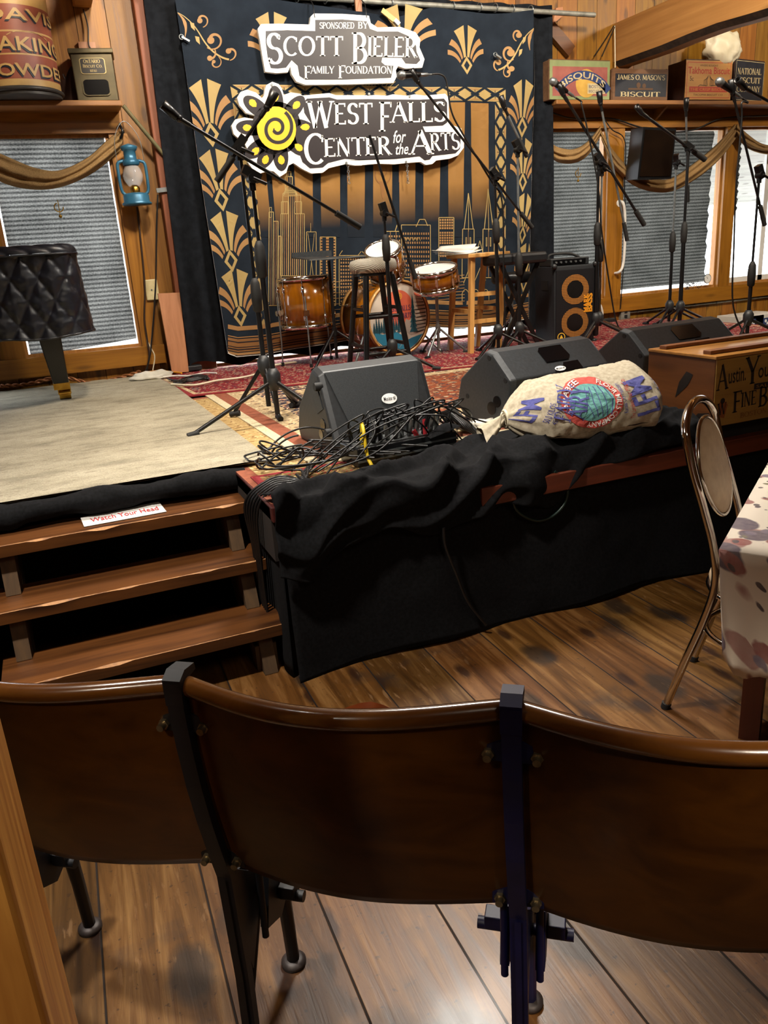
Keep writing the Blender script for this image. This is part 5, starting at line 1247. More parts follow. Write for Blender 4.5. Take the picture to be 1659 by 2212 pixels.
# stool
a = PZ(776, 812, S); b = PZ(876, 800, S); zt_ = PY(815, 585, a.y+.1).z
cxs, cys = (a.x+b.x)/2+.055, a.y+.17
t = thing('bar_stool', 'black wooden bar stool with striped grey cushion, centre stage', 'stool', (cxs, cys, S))
CORDU = NT('corduroy'); x, y, z = CORDU.sep(CORDU.co()); s_ = CORDU.math('SINE', CORDU.math('MULTIPLY', CORDU.math('ADD', CORDU.math('ADD', x, CORDU.math('MULTIPLY', y, .8)), CORDU.math('MULTIPLY', z, 1.3)), 420))
CORDU.bump(s_, .4, .004); CORDU = CORDU.fin(CORDU.ramp(s_, [(.2, C('858074')), (.8, C('cbc6b8'))]), .9, spec=.2)
rw = (PY(850, 570, cys-.1)-PY(752, 570, cys-.1)).length/2*1.0
MB().lathe([(0, -.01), (rw*.9, -.005), (rw, .02), (rw, .05), (rw*.93, .075), (rw*.6, .088), (0, .09)], (cxs-.0, cys, zt_-.005), n=40).build('cushion', CORDU, t)
MB().cyl((cxs, cys, zt_-.03), (cxs, cys, zt_-.012), rw*.85, n=30).build('seat', BLK, t)
top_ = []; bot_ = []
for sx, sy in ((-1, -1), (1, -1), (1, 1), (-1, 1)):
    tp_ = Vector((cxs+sx*.095, cys+sy*.095, zt_-.03)); bt_ = Vector((cxs+sx*(b.x-a.x)/2, cys+sy*.17, S+.002)); top_.append(tp_); bot_.append(bt_)
    MB().cyl(bt_, tp_, .019, .021, 12).build('leg', BLK, t)
for k in range(4):
    for f_, d_ in ((.20, 0), (.58, .0)) if k % 2 == 0 else ((.28, 0), (.66, 0)):
        MB().cyl(bot_[k].lerp(top_[k], f_), bot_[(k+1) % 4].lerp(top_[(k+1) % 4], f_), .013, n=10).build('rung', BLK, t)
# pale wooden stool with papers
a = PZ(1017, 766, S); b = PZ(1098, 762, S); zt_ = PY(1015, 556, a.y).z
t = thing('wooden_stool', 'pale wooden stool holding papers right of the drums', 'stool', ((a.x+b.x)/2, a.y+.16, S)); PNS = wood('pale_stool_wood', 'b5803f', 'd0a060', 'Z', rough=.45)
x0, x1 = a.x+.02, PY(1093, 545, a.y).x+.02; y0 = a.y-.01
MB().bx(x0-.03, x1, y0-.02, y0+.34, zt_-.005, zt_+.025).build('seat', PNS, t, bevel=.006)
lt = [(x0+.02, y0+.02), (x1-.04, y0+.02), (x1-.04, y0+.30), (x0+.02, y0+.30)]; lb = [(a.x, a.y), (b.x+.0, a.y), (b.x, a.y+.34), (a.x, a.y+.34)]
for k in range(4): MB().bar((lb[k][0], lb[k][1], S+.001), (lt[k][0], lt[k][1], zt_-.005), .036, .036, (0, 1, 0)).build('leg', PNS, t)
for k in range(4):
    for f_ in (.34, .62) if k == 0 else (.45,):
        P_ = [Vector((*lb[j], S)).lerp(Vector((*lt[j], zt_)), f_) for j in (k, (k+1) % 4)]; MB().bar(P_[0], P_[1], .022, .03, (0, 0, 1)).build('rung', PNS, t)
m = MB()
for k in range(4):
    o = Vector((x0-.06+.02*k, y0-.03+.02*k, zt_+.027+.002*k)); R3 = Matrix.Rotation(.3+.16*k, 3, 'Z')
    m.grid(lambda u, v, o=o, R3=R3, k=k: o+R3 @ Vector((u*.21, v*.29, 0))+Vector((0, 0, .02*k*u*u+.012*v*(1-u)*k)), 6, 6)
tag(m.build('loose_papers', PAPER, solid=.001), 'loose white papers lying on the pale wooden stool', 'papers')
# black padded bench on folding legs right of it
q0 = PY(1050, 562, 5.35); q1 = PY(1160, 562, 5.35); zc = q0.z
t = thing('keyboard_bench', 'black padded keyboard bench on crossed legs left of the amplifier', 'bench', ((q0.x+q1.x)/2, 5.3, S))
MB().bx(q0.x, q1.x, 5.2, 5.42, zc-.045, zc+.035).build('padded_seat', M('black_vinyl', '121316', '191b1e', 30, .4), t, bevel=.022)
for dy in (.04, .2):
    MB().bar((q0.x+.06, 5.2+dy-.01, zc-.045), (q1.x-.06, 5.2+dy-.01, S+.01), .03, .018, (0, 1, 0)).build('leg', BLK, t)
    MB().bar((q1.x-.06, 5.2+dy+.012, zc-.045), (q0.x+.06, 5.2+dy+.012, S+.01), .03, .018, (0, 1, 0)).build('leg', BLK, t)
for x in (q0.x+.06, q1.x-.06): MB().bx(x-.018, x+.018, 5.2, 5.42, S+.001, S+.03).build('floor_bar', BLK, t)
# drum throne behind it
q = PY(1105, 600, 5.75)
t = stand3('drum_throne', 'round black drum throne behind the padded bench', (q.x, 5.75), q.z-.03, .24, S+.2, STEEL, 'stool')
MB().lathe([(0, -.04), (.15, -.04), (.165, -.02), (.165, .02), (.15, .04), (0, .045)], (q.x, 5.75, q.z), n=32).build('round_seat', BLK, t)
# bass amplifier
a = PZ(1197, 747, S); b = PZ(1276, 736, S); ang = radians(-12); h_ = PY(1236, 573, a.y).z-S; wd = .335; dp = .40
t = thing('bass_amplifier', 'black bass speaker cabinet with two gold ringed cones', 'speaker cabinet', (a.x, a.y, S), ang)
MB().bx(0, wd, 0, dp, .012, h_).build('cabinet', M('amp_carpet', '14161a', '1c1f24', 120, .85, bump=.2), t, bevel=.008, local=True)
m = MB().bx(.012, wd-.012, -.008, 0, .03, h_-.03); m.build('front_grille', M('amp_mesh', '0b0c10', '17181d', 260, .5, .3), t, local=True)
MESH = NT('gold_mesh_ring'); v_ = MESH.vor(MESH.co((1, 1, 1)), 85, 'F1', 0)[0]; MESH = MESH.fin(MESH.ramp(v_, [(.3, C('1a120a')), (.5, C('a06a2a'))]), .5)
for cz in (h_*.70, h_*.28):
    MB().polys(ringp(wd*.5, cz, .068, .112, 40), lambda p: Vector((p[0], -.0095, p[1]))).build('cone_ring', MESH, t, local=True)
    MB().disc((wd*.5, -.0092, cz), (0, -1, 0), .066, 36).build('cone_centre', BLK, t, local=True)
m = MB(); 
for i, ch in enumerate(('MARK', 'BASS')): m.polys(fitw(sans(ch, .06), (wd*.86+.03*i-.01, h_*.40), (wd*.86+.03*i-.01, h_*.64), .04, (-1, 0)), lambda p: Vector((p[0], -.0115, p[1])))
m.build('name_badge', M('badge_amber', 'd08c22', rough=.4), t, local=True)
m = MB().polys(ringp(.055, .065, .026, .032, 24)+[[(.038, .05), (.072, .05), (.055, .082)]], lambda p: Vector((p[0], -.0115, p[1]))); m.build('round_badge', M('badge_yellow', 'd9b03a', rough=.4), t, local=True)
for x in (0, wd):
    for z in (.012, h_): MB().ball((x, 0, z), .022, 10, 6).build('corner_cap', PLAST, t, local=True)
MB().bx(-.003, 0, .12, .26, h_*.7, h_*.82).build('side_handle', PLAST, t, local=True)
for k in range(4): MB().cyl((.04 if k % 2 else wd-.04, .05 if k < 2 else dp-.05, 0), (.04 if k % 2 else wd-.04, .05 if k < 2 else dp-.05, .014), .018, n=10).build('rubber_foot', RUBBER, t, local=True)
Rz = Matrix.Rotation(ang, 3, 'Z'); o_ = Vector((a.x, a.y, S))
t2 = thing('amplifier_head', 'slim black amplifier head resting on the bass cabinet', 'amplifier', tuple(o_+Rz @ Vector((0, .05, h_))), ang)
MB().bx(.0, wd-.02, .02, .26, .0, .055).build('case', PLAST, t2, bevel=.006, local=True)
MB().bx(.02, wd-.05, .015, .02, .01, .045).build('front_panel', BLKGLOSS, t2, local=True)
for k in range(6): MB().cyl((.04+.04*k, .015, .027), (.04+.04*k, .003, .027), .008, n=10).build('knob', STEEL, t2, local=True)
MB().tube(smooth([(.03, .14, .055), (.05, .14, .085), (.2, .14, .085), (wd-.05, .14, .055)]), .01, 8).build('carry_handle', RUBBER, t2, local=True)
# ------------------------------------------------------------------ microphone stands
def mic_stand(label, base, joint, e0, e1, clutch, mat=BLK, legs=(90, 210, 330), rl=.30, zh=.17, upper=None, clip=True, boff=0, r=.0115):
    b = PZ(base[0], base[1], S); b.y += boff; Y = b.y; J = PY(joint[0], joint[1], Y); J.x = b.x
    A = PY(e0[0], e0[1], Y+e0[2]); B = PY(e1[0], e1[1], Y+e1[2]); d = (B-A).normalized()
    t = thing('microphone_stand', label, 'mic stand', (b.x, b.y, S))
    zc = PY(joint[0], clutch, Y).z if clutch else S+.75
    V = lambda z: Vector((b.x, b.y, z))
    MB().cyl(V(S+.05), V(zc), r+.002, n=12).build('lower_pole', mat, t)
    MB().cyl(V(zc), V(J.z), r*.75, n=12).build('upper_pole', upper or mat, t)
    MB().lathe([(r+.001, -.085), (.024, -.075), (.028, .0), (.024, .06), (.012, .085), (r*.7, .085)], V(zc), n=18).build('height_clutch', RUBBER, t)
    MB().cyl(V(J.z-.07), V(J.z-.01), .016, n=12).cyl(V(J.z-.02)+Vector((0, .02, 0)), V(J.z-.02)-Vector((0, .03, 0)), .022, n=14).bar(J-d*.045, J+d*.045, .04, .04).cyl(V(J.z-.02)+Vector((.0, -.03, 0)), V(J.z-.035)+Vector((.06, -.03, -.012)), .008, n=8).build('boom_clamp', BLK, t)
    MB().cyl(A, B, r*.72, n=12).build('boom_arm', upper or mat, t)
    MB().cyl(B-d*.14, B, r*1.35, n=12).build('counterweight_sleeve', RUBBER, t)
    if clip:
        u_ = -d
        cm = MB().cyl(A-u_*.04, A+u_*.01, r*.95, n=10).ball(A+u_*.012, .017, 10, 8)
        cm.lathe([(.018, 0), (.02, .03), (.022, .075), (.019, .075), (.017, .0)], A+u_*.02, u_+Vector((0, -.1, .25)), n=14)
        cm.build('clip', BLK, t)
    MB().lathe([(0, -.05), (.02, -.05), (.035, -.01), (.036, .03), (.02, .06), (r, .06)], V(S+zh), n=16).build('tripod_hub', PLAST, t)
    for a in legs:
        dr = Vector((cos(radians(a)), sin(radians(a)), 0))
        lo = MB().cyl(V(S+zh-.01)+dr*.025, V(S+.016)+dr*rl, .0105, n=8).build('leg', mat, t)
        MB().cyl(V(S+.022)+dr*(rl-.035), V(S+.015)+dr*(rl+.02), .015, n=10).build('rubber_foot', RUBBER, lo)
    return t, A, d
def mic(label, tip, tail, Y, tail_dy=0):
    a = PY(tip[0], tip[1], Y); b = PY(tail[0], tail[1], Y+tail_dy); d = (b-a).normalized(); L = .165
    t = thing('microphone', label, 'microphone', tuple(b))
    MB().lathe([(0, 0), (.018, .004), (.026, .02), (.027, .035), (.022, .052)], a, d, 20).build('mesh_head', M('mic_mesh', '8b8d8c', '55585a', 300, .4, .7), t)
    MB().lathe([(.0275, .032), (.0275, .042)], a, d, 20).build('head_band', STEEL, t)
    MB().lathe([(.022, .05), (.021, .07), (.015, L-.01), (.012, L), (0, L)], a, d, 20).build('body', BLK, t)
    MB().lathe([(.011, L), (.011, L+.05), (.006, L+.06), (.005, L+.08)], a, d, 12).build('cable_plug', STEEL, t)
    return a+d*(L+.08), d
_, A_, d_ = mic_stand('black tripod boom stand at front left, long boom rising to upper left', (602, 915), (577, 375), (392, 259, .0), (778, 491, .0), 560, legs=(187, 297, 60), rl=.45, zh=.22)
mic_stand('second black boom stand nested behind front left one, boom steeply tilted', (596, 905), (529, 312), (573, 238, -.03), (468, 392, .03), 640, legs=(30, 150, 270), rl=.2, zh=.26, boff=.12)
sB, A_, d_ = mic_stand('black boom stand holding the horizontal microphone, centre right', (1077, 768), (1061, 376), (905, 180, 0), (1150, 492, 0), 500)
yB = sB.location.y
eB, dB = mic('black microphone held level in front of the upper sign corner', (858, 163), (925, 161), yB)
mic_stand('black boom stand behind the striped stool, boom pointing at the sign', (851, 806), (850, 452), (798, 292, .0), (898, 602, .0), 535, clip=False)
mic_stand('black stand with short grey boom in front of the tapestry right edge', (1123, 762), (1123, 316), (1092, 238, 0), (1139, 339, 0), 570, upper=STEEL)
sE, A_, d_ = mic_stand('black boom stand with microphone just right of the stage curtain', (1286, 739), (1296, 344), (1219, 208, 0), (1392, 486, 0), 505, r=.014)
yE = sE.location.y
eE, dE = mic('black microphone with silver head aiming at the green crate', (1188, 172), (1232, 203), yE)
mic_stand('chrome boom stand just right of the amplifier, dark boom crossing it', (1310, 739), (1320, 358), (1298, 228, 0), (1355, 520, 0), 540, mat=CHROME, upper=STEEL, boff=.1)
mic_stand('thick black boom stand in front of the middle right blind', (1467, 709), (1478, 316), (1390, 247, 0), (1523, 345, 0), 502, r=.016)
mic_stand('grey boom stand with upright boom behind the thick black stand', (1469, 709), (1487, 345), (1482, 240, -.1), (1486, 436, .06), 520, upper=STEEL, boff=.14)
sI, A_, d_ = mic_stand('black boom stand with microphone in front of the bright open window', (1612, 741), (1625, 372), (1584, 206, 0), (1652, 487, 0), 592)
eI, dI = mic('black microphone with silver head aiming at the orange crate', (1548, 172), (1590, 203), sI.location.y)
mic_stand('black boom stand at the far right edge, boom tip over the last crate', (1700, 752), (1700, 240), (1612, 192, 0), (1760, 275, 0), 540)
def floorpx(*pts): return [PZ(a, b, S+.012) for a, b in pts]
def cable_to(label, start, d, via, r=.006, mat=CORD, group=None):
    return tag(MB().tube(smooth([start, start+d*.06]+via, 7), r, 7).build('microphone_cable', mat), label, 'cable', group)
cable_to('black cable drooping from the level microphone behind its boom', eB, dB, [PY(964, 175, yB), PY(975, 240, yB), PY(1000, 290, yB+.01), PY(1060, 390, yB+.02), PY(1085, 440, yB+.02), PY(1088, 600, yB+.02), PY(1094, 775, yB)])
cable_to('black cable dropping from the microphone at the curtain edge', eE, dE, [PY(1256, 225, yE-.01), PY(1268, 275, yE-.02), PY(1292, 400, yE-.03), PY(1300, 500, yE-.03), PY(1316, 610, yE-.02), PY(1330, 690, yE-.04), PY(1347, 726, yE-.06)])
cable_to('black cable hanging from the microphone before the open window', eI, dI, [PY(1602, 222, sI.location.y-.01), PY(1602, 262, sI.location.y-.01), PY(1590, 400, sI.location.y-.02), PY(1585, 540, sI.location.y), PY(1582, 640, sI.location.y), PY(1592, 690, sI.location.y), PY(1620, 742, sI.location.y-.05)])
# ------------------------------------------------------------------ stage monitors
def wedge(label, o, ang, wd, prof, lab, num, style, grp=None):
    t = thing('stage_monitor', label, 'stage monitor', tuple(o), ang)
    m = MB(); n = len(prof)
    for x0, x1, s_ in ((0, .025, .93), (.025, wd-.025, 1), (wd-.025, wd, .93)):
        cy = sum(p[0] for p in prof)/n; cz = sum(p[1] for p in prof)/n
        sh = lambda p, k: (cy+(p[0]-cy)*k, max(0, cz+(p[1]-cz)*k))
        k0, k1 = (s_, 1) if x0 == 0 else ((1, s_) if x1 == wd else (1, 1))
        A = [Vector((x0, *sh(p, k0))) for p in prof]; B = [Vector((x1, *sh(p, k1))) for p in prof]
        for i in range(n):
            j = (i+1) % n; m.add([A[i], A[j], B[j], B[i]], [(0, 1, 2, 3)], 0)
        if x0 == 0: m.add(A, [tuple(range(n))[::-1]])
        if x1 == wd: m.add(B, [tuple(range(n))])
    m.build('cabinet', PLAST2 if style else PLAST, t, local=True, bevel=.007, weld=True)
    return t
# centre wedge: sloping face with a raised trapezoid panel towards the room
a = PZ(727, 990, S); b = PZ(948, 950, S); ang = atan2(b.y-a.y, b.x-a.x); wd = (b-a).length+.01
pr1 = [(0, 0), (.0, .06), (.13, .335), (.20, .355), (.42, .16), (.46, .05), (.44, 0)]
t = wedge('black stage monitor with white tag behind the cable heap', a, ang, wd, pr1, None, 1, 0)
A_ = Vector((0, .0, .06)); nrm = Vector((0, -.275, .13)).normalized(); ey = Vector((0, .13, .275))
ff = lambda off: (lambda p: Vector((p[0], A_.y+ey.y*p[1], A_.z+ey.z*p[1]))+nrm*off)
MB().prism([ff(.003)(p) for p in ((.03, .985), (.085, .20), (.13, .10), (wd-.13, .10), (wd-.085, .20), (wd-.03, .985))], -nrm*.012).build('front_grille', GRILLE, t, local=True, bevel=.003)
m = MB(); lx = wd*.58; m.prism([ff(.006)((lx+q[0], .50+q[1])) for q in circ(0, 0, .036, .075, 20)], nrm*.001, 0)
m.polys(fitw(sans('Monitor #1', .012), (lx-.028, .475), (lx+.028, .475), .055), ff(.009), 1); m.build('name_tag', [WHITE, BLKGLOSS], t, local=True)
for y, z in ((.13, .28), (.05, .10)): MB().cyl((.012, y, z), (-.02, y, z), .02, .017, 14).build('end_knob', RUBBER, t, local=True)
for y, z, r in ((.12, .12, .027), (.15, .075, .022)): MB().cyl((.012, y, z), (-.003, y, z), r, n=18).build('socket', BLKGLOSS, t, local=True)
MB().prism([(-.0005, .16, .30), (-.0005, .10, .19), (-.0005, .17, .16), (-.0005, .24, .26)], (-.003, 0, 0)).build('side_panel', GRILLE, t, local=True)
# two wedges seen from the back, with hand grips
pr2 = [(0, 0), (-.025, .225), (.10, .335), (.16, .345), (.36, .20), (.40, .07), (.33, 0)]
def back_wedge(label, o, ang, wd, num):
    t = wedge(label, o, ang, wd, pr2, None, num, 1)
    A_ = Vector((0, -.025, .225)); ey = Vector((0, .125, .11)); nrm = Vector((0, -.11, .125)).normalized()
    ff = lambda off: (lambda p: A_+Vector((p[0], 0, 0))+ey*p[1]+nrm*off)
    MB().prism([ff(.001)(p) for p in ((wd*.40, .38), (wd*.62, .38), (wd*.66, .52), (wd*.64, .92), (wd*.42, .92), (wd*.39, .8))], nrm*.003).build('grip_pocket', BLKGLOSS, t, local=True)
    MB().prism([ff(.001)(p) for p in ((wd*.46, .02), (wd*.70, .02), (wd*.70, .30), (wd*.55, .30), (wd*.53, .2), (wd*.46, .2))], nrm*.002).build('connector_recess', BLKGLOSS, t, local=True)
    if num:
        m = MB().prism([ff(.005)((wd*.48+q[0], .10+q[1])) for q in circ(0, 0, .032, .085, 20)], nrm*.001, 0)
        m.polys(fitw(sans('Monitor #2', .012), (wd*.48-.026, .07), (wd*.48+.026, .07), .06), ff(.008), 1); m.build('name_tag', [WHITE, BLKGLOSS], t, local=True)
    for y, z, r in ((.08, .12, .026), (.12, .085, .03)): MB().cyl((.01, y, z), (-.003, y, z), r, n=18).build('socket', BLKGLOSS, t, local=True)
    for y, z in ((.02, .22), (.13, .31), (.30, .12)): MB().cyl((.01, y, z), (-.002, y, z), .012, n=10).build('end_screw', RUBBER, t, local=True)
    return t
a = PZ(1100, 930, S); ang2 = atan2(.09, .62)
t = back_wedge('black stage monitor with hand grip left of and behind the flour sack', a, ang2, .60, 1)
back_wedge('black stage monitor with hand grip behind the lettered wooden crate', Vector((2.66, 3.1, S)), ang2-.04, .68, 0)
# the little foot post left of the second monitor
p = PZ(988, 872, S+.02); tag(MB().cyl(p, p+Vector((.18, .03, .005)), .011, n=8).cyl(p-Vector((.02, 0, 0)), p+Vector((.02, .003, 0)), .016, n=8, m=1).build('loose_stand_leg', [BLK, RUBBER]), 'black stand leg poking out left of the second stage monitor', 'stand leg')
# ------------------------------------------------------------------ flour sack
SACK = M('sack_cotton', 'a0957f', 'b9ae98', 60, .9, bump=.25, spec=.2, bd=.002)
INKB = M('sack_ink_blue', '3d3f7e', '565793', 60, .9); INKR = M('sack_ink_red', 'b2423a', 'bd5348', 60, .9); INKT = M('sack_ink_teal', '57908c', '6aa39c', 60, .9)
s0 = Vector((1.61, 2.69, S+.12)); s1 = Vector((2.27, 2.57, S+.155)); axs = (s1-s0); LS = axs.length; axs.normalize()
up = Vector((0, 0, 1)); up = (up-axs*up.dot(axs)).normalized(); sd = axs.cross(up)*1.0   # towards the room
if sd.y > 0: sd = -sd
_R = Matrix.Rotation(radians(24), 3, axs)
if (_R @ sd).z > sd.z: _R = Matrix.Rotation(radians(-24), 3, axs)
sd = _R @ sd; up = _R @ up
def spt(a, b, off=0):
    """a: metres along the sack, b: angle from the front (0) over the top (90)"""
    t_ = a/LS; e = max(0.0, min(1.0, t_))
    k = min(1, (e/.22)**.62) if e < .22 else (min(1, ((1-e)/.13+.02)**.5) if e > .87 else 1)
    ry = (.155+.02*e)*k+.006; rz = (.105+.02*e)*k+.006
    c_, s_ = cos(b), sin(b); q = lambda v, p: abs(v)**p*(1 if v > 0 else -1)
    W_ = 1+.05*fbm(a*9, b*1.6)+.035*fbm(a*22, b*4, 3)*(1)+(.06*sin(b*11+a*20)*(1-min(1, e/.25)) if e < .25 else 0)
    P = s0+axs*a+sd*(ry*q(c_, .85)*W_+off*c_)+up*(rz*q(s_, .85)*W_+off*s_)
    P.z = max(P.z, S+.045+.012*sin(a*14)); return P
m = MB(); m.grid(lambda u, v: spt(LS*u, 2*pi*v), 90, 72)
fn = lambda off: (lambda p: spt(p[0], p[1]/.15, off))
def ink(pl, mi, off=.003, L=.02): m.polys(split(pl, L), fn(off), mi, True)
cx, cy = LS*.475, .135
ink([circ(cx, cy, .125, .118, 36)], 2, .0035); ink([circ(cx, cy, .092, .086, 36)], 3, .0055)
for s_, a0, a1 in (('FLOUR MILLS COMPANY', 60, -110), ('LARABEE', 200, 100)):
    pl, L = sans(s_, .02); o = []
    for p in pl: o.append([(cx+(.098+.02*b)*cos(radians(a0+(a1-a0)*a/L)), cy+(.092+.02*b)*sin(radians(a0+(a1-a0)*a/L))) for a, b in p])
    ink(o, 4, .0075)
rot = lambda pl, x, y, an: [[(x+a*cos(an)-b*sin(an), y+a*sin(an)+b*cos(an)) for a, b in p] for p in pl]
for k in range(-2, 3): ink(stroke([(cx+.018*k+.03, cy-.07), (cx+.026*k+.03, cy), (cx+.018*k+.03, cy+.07)], .003), 1, .0075)
ink(rot(fitw(serif('AIRY'), (-.075, 0), (.075, 0), .07), cx-.02, cy-.005, 1.15), 1, .0085); ink(rot(fitw(serif('FAIRY'), (-.08, 0), (.08, 0), .07), cx-.075, cy+.0, 1.15), 1, .0085)
ink(rot(fitw(sans('LFM', .03), (-.085, 0), (.085, 0), .10), LS*.865, .13, 1.75), 1); ink(rot(fitw(sans('LFM', .03), (-.075, 0), (.075, 0), .08), LS*.16, .13, 1.1), 1)
ink(rot(fitw(sans('50.0 KILOS'), (-.05, 0), (.05, 0), .025), LS*.23, .11, 1.1), 1); ink(rot(fitw(sans('45.36 NET'), (-.05, 0), (.05, 0), .022), LS*.27, .10, 1.1), 1)
ink(rot(fitw(sans('The Larabee Flour Mills Co'), (-.09, 0), (.09, 0), .02), LS*.725, .12, 1.6), 2); ink(rot(fitw(sans('Kansas City Missouri'), (-.07, 0), (.07, 0), .02), LS*.68, .13, 1.6), 1)
ink(rot(fitw(sans('MELLOW FLOUR'), (-.09, 0), (.09, 0), .022), LS*.955, .13, 1.75), 1)
t = thing('flour_sack', 'stuffed cotton flour sack printed with red ring lying on black cloth', 'sack', ((s0.x+s1.x)/2, (s0.y+s1.y)/2, S+.03))
m.build('sack_body', [SACK, INKB, INKR, INKT, WHITEP], t)
tl = s0-axs*.0
m = MB().grid(lambda u, v: tl-axs*.10*u+Vector((0, -.02*u, -.06*u))+sd*((.02+.045*u)*cos(2*pi*v))+up*((.018+.02*u+.006*sin(v*30))*sin(2*pi*v)), 10, 28); m.build('gathered_neck', SACK, t)
MB().torus(tl+axs*.012, axs, .034, .006, 20, 6).tube(smooth([tl+up*.03, tl+up*.05-axs*.02+sd*.03, tl+up*.0-axs*.03+sd*.05]), .004, 5).build('tie_string', CREAMC, t)
# ------------------------------------------------------------------ lettered wooden crate
CRW = wood('crate_front_wood', '8a6630', 'a8823f', 'X', .7, rough=.5, dark='7a5527'); CRS = wood('crate_side_wood', '5c3418', '7c4a24', 'Y', .7, rough=.45, dark='2a1710', knots=.6); CRT = wood('crate_lid_wood', '94622c', 'b47e40', 'X', .7, rough=.3, coat=.3)
fb = PZ(1541, 925, S); fb.y = 2.47; x0 = 2.475; y0 = 2.45; hc = .285
t = thing('lettered_crate', 'old wooden crate with dark painted lettering at the stage edge', 'crate', (x0+.35, y0+.2, S))
MB().bx(x0, x0+.72, y0, y0+.40, 0+S, S+hc).build('box', CRS, t, bevel=.004)
fl = lambda off: (lambda p: Vector((x0+p[0], y0-.004-off, S+p[1])))
m = MB().bx(x0+.002, x0+.72, y0-.004, y0+.002, S+.004, S+hc-.004, 0)
def ci(pl, mi=1, off=.001): m.polys(pl, fl(off), mi)
ci(fitw(serif('A'), (.012, .155), (.068, .158), .105)); ci(fitw(sans('ustin.', .012), (.068, .178), (.165, .182), .065)); ci(fitw(serif('Y'), (.165, .16), (.24, .163), .115)); ci(fitw(sans('oung & Co', .012), (.232, .182), (.50, .19), .065))
ci([rect(.215, .135, .46, .16)], 1); ci(fitw(sans('SALTINES'), (.225, .141), (.40, .141), .013), 2, .002)
ci(fitw(serif('F'), (.105, .05), (.155, .052), .09)); ci(fitw(serif('INE'), (.15, .068), (.236, .071), .062)); ci(fitw(serif('B'), (.248, .055), (.30, .057), .09)); ci(fitw(serif('ISCUIT'), (.298, .075), (.50, .080), .062))
ci(fitw(serif('BOSTON. MASS.'), (.15, .022), (.42, .03), .022), 3)
ci([[(.02, .045), (.06, .035), (.075, .09), (.05, .115), (.025, .10)]], 4); ci(fitw(serif('W'), (.022, .05), (.07, .053), .05), 1, .002); ci([circ(.045, .11, .012)], 1, .002)
m.build('painted_front', [CRW, M('crate_ink', '1d1719', '2c2421', 30, .6), CRW, M('faded_ink', '8a5a2a', '7a4d24', 30, .6), M('crate_orange', '8f4f22', '7d431c', 20, .6)], t)
MB().bx(x0-.004, x0+.72, y0-.004, y0+.40, S+hc-.002, S+hc+.012).build('lid', CRT, t, bevel=.003)
for y in (y0+.05, y0+.31): MB().bx(x0+.02, x0+.72, y, y+.045, S+hc+.012, S+hc+.028).build('lid_batten', CRS, t, bevel=.003)
MB().polys([[(0, .10, .10), (0, .17, .16), (0, .20, .21), (0, .16, .22), (0, .12, .17)], [(0, .22, .03), (0, .32, .035), (0, .30, .06), (0, .24, .05)]], lambda p: Vector((x0-.001, y0+.02+(.30-p[1]), S+p[2]))).build('stain_patch', M('dark_patch', '17100d', '221813', 30, .6), t)
# ------------------------------------------------------------------ black cloth over the edge, skirt
def fold(x, y, s=0): return .5+.5*noise.noise(Vector((x*5.5+s, y*5.5, s)))
yE_ = SY1-.02
hem = [(SX-.04, .40), (SX+.06, .36), (SX+.22, .47), (SX+.38, .50), (SX+.55, .43), (SX+.75, .47), (SX+.85, .50), (SX+.97, .47), (SX+1.06, .44), (SX+1.2, .56), (SX+1.35, .575), (SX+1.6, .60), (SX+1.86, .61)]
bk = [(SX-.04, .10), (SX+.2, .16), (SX+.5, .22), (SX+.75, .30), (SX+1.0, .40), (SX+1.3, .42), (SX+1.6, .38), (SX+1.86, .36)]
def plin(L, x):
    for i in range(len(L)-1):
        if x <= L[i+1][0]: k = (x-L[i][0])/(L[i+1][0]-L[i][0]); k = k*k*(3-2*k); return L[i][1]+(L[i+1][1]-L[i][1])*k
    return L[-1][1]
m = MB()
def fn(u, v):
    x = SX-.035+1.89*u; zb = plin(hem, x); d = plin(bk, x); Lh = S-zb; T = d+Lh; s_ = T*v
    r1 = abs(noise.noise(Vector((x*4.2+v*1.5, v*3.0, 2.2)))); r2 = noise.noise(Vector((x*10-v*2, v*5, 5)))
    wr = .055*(1-r1*2.6)*(.5+.5*sin(pi*min(1, v*1.05)))+.018*r2
    if s_ < d:
        y = SY1+d-s_; return Vector((x+.02*r2, y, S+.018+max(-.004, wr)*min(1, s_/.08)))
    h = s_-d; a = min(h/.05, pi/2)
    return Vector((x+.03*r2*h/.1*.3, SY1-.012-.03*sin(a)-max(-.01, wr*.75), S+.02-h+max(0, wr)*(1-min(1, h/.08))))
m.grid(fn, 170, 60)
tag(m.build('black_drape', CLOTHB, solid=.004), 'rumpled black cloth heaped over the right stage edge', 'cloth')
m = MB()
def fn(u, v):
    x = SX-.01+(5.45-SX)*u; z = .004+.535*v
    return Vector((x, SY1-.0+.0+.018*sin(x*9+.8*sin(z*5))*(1-v)+.012*fbm(x*2.5, z*2)-.012-.015*(1-v), z+(.012*sin(x*7)*(1-v))))
m.grid(fn, 200, 24)
tag(m.build('stage_skirt', CLOTHB, solid=.003), 'black cloth skirt hanging to the floor along the right stage front', 'skirt')
m = MB(); m.grid(lambda u, v: Vector((SX+.0-.01-.012*sin(u*15)*(1-v)-.01*(1-v), SY1+(SY2-SY1+.05)*u, .004+.64*v)), 40, 12)
tag(m.build('stage_skirt', CLOTHB, solid=.003), 'black cloth panel beside the steps on the stage return', 'skirt')
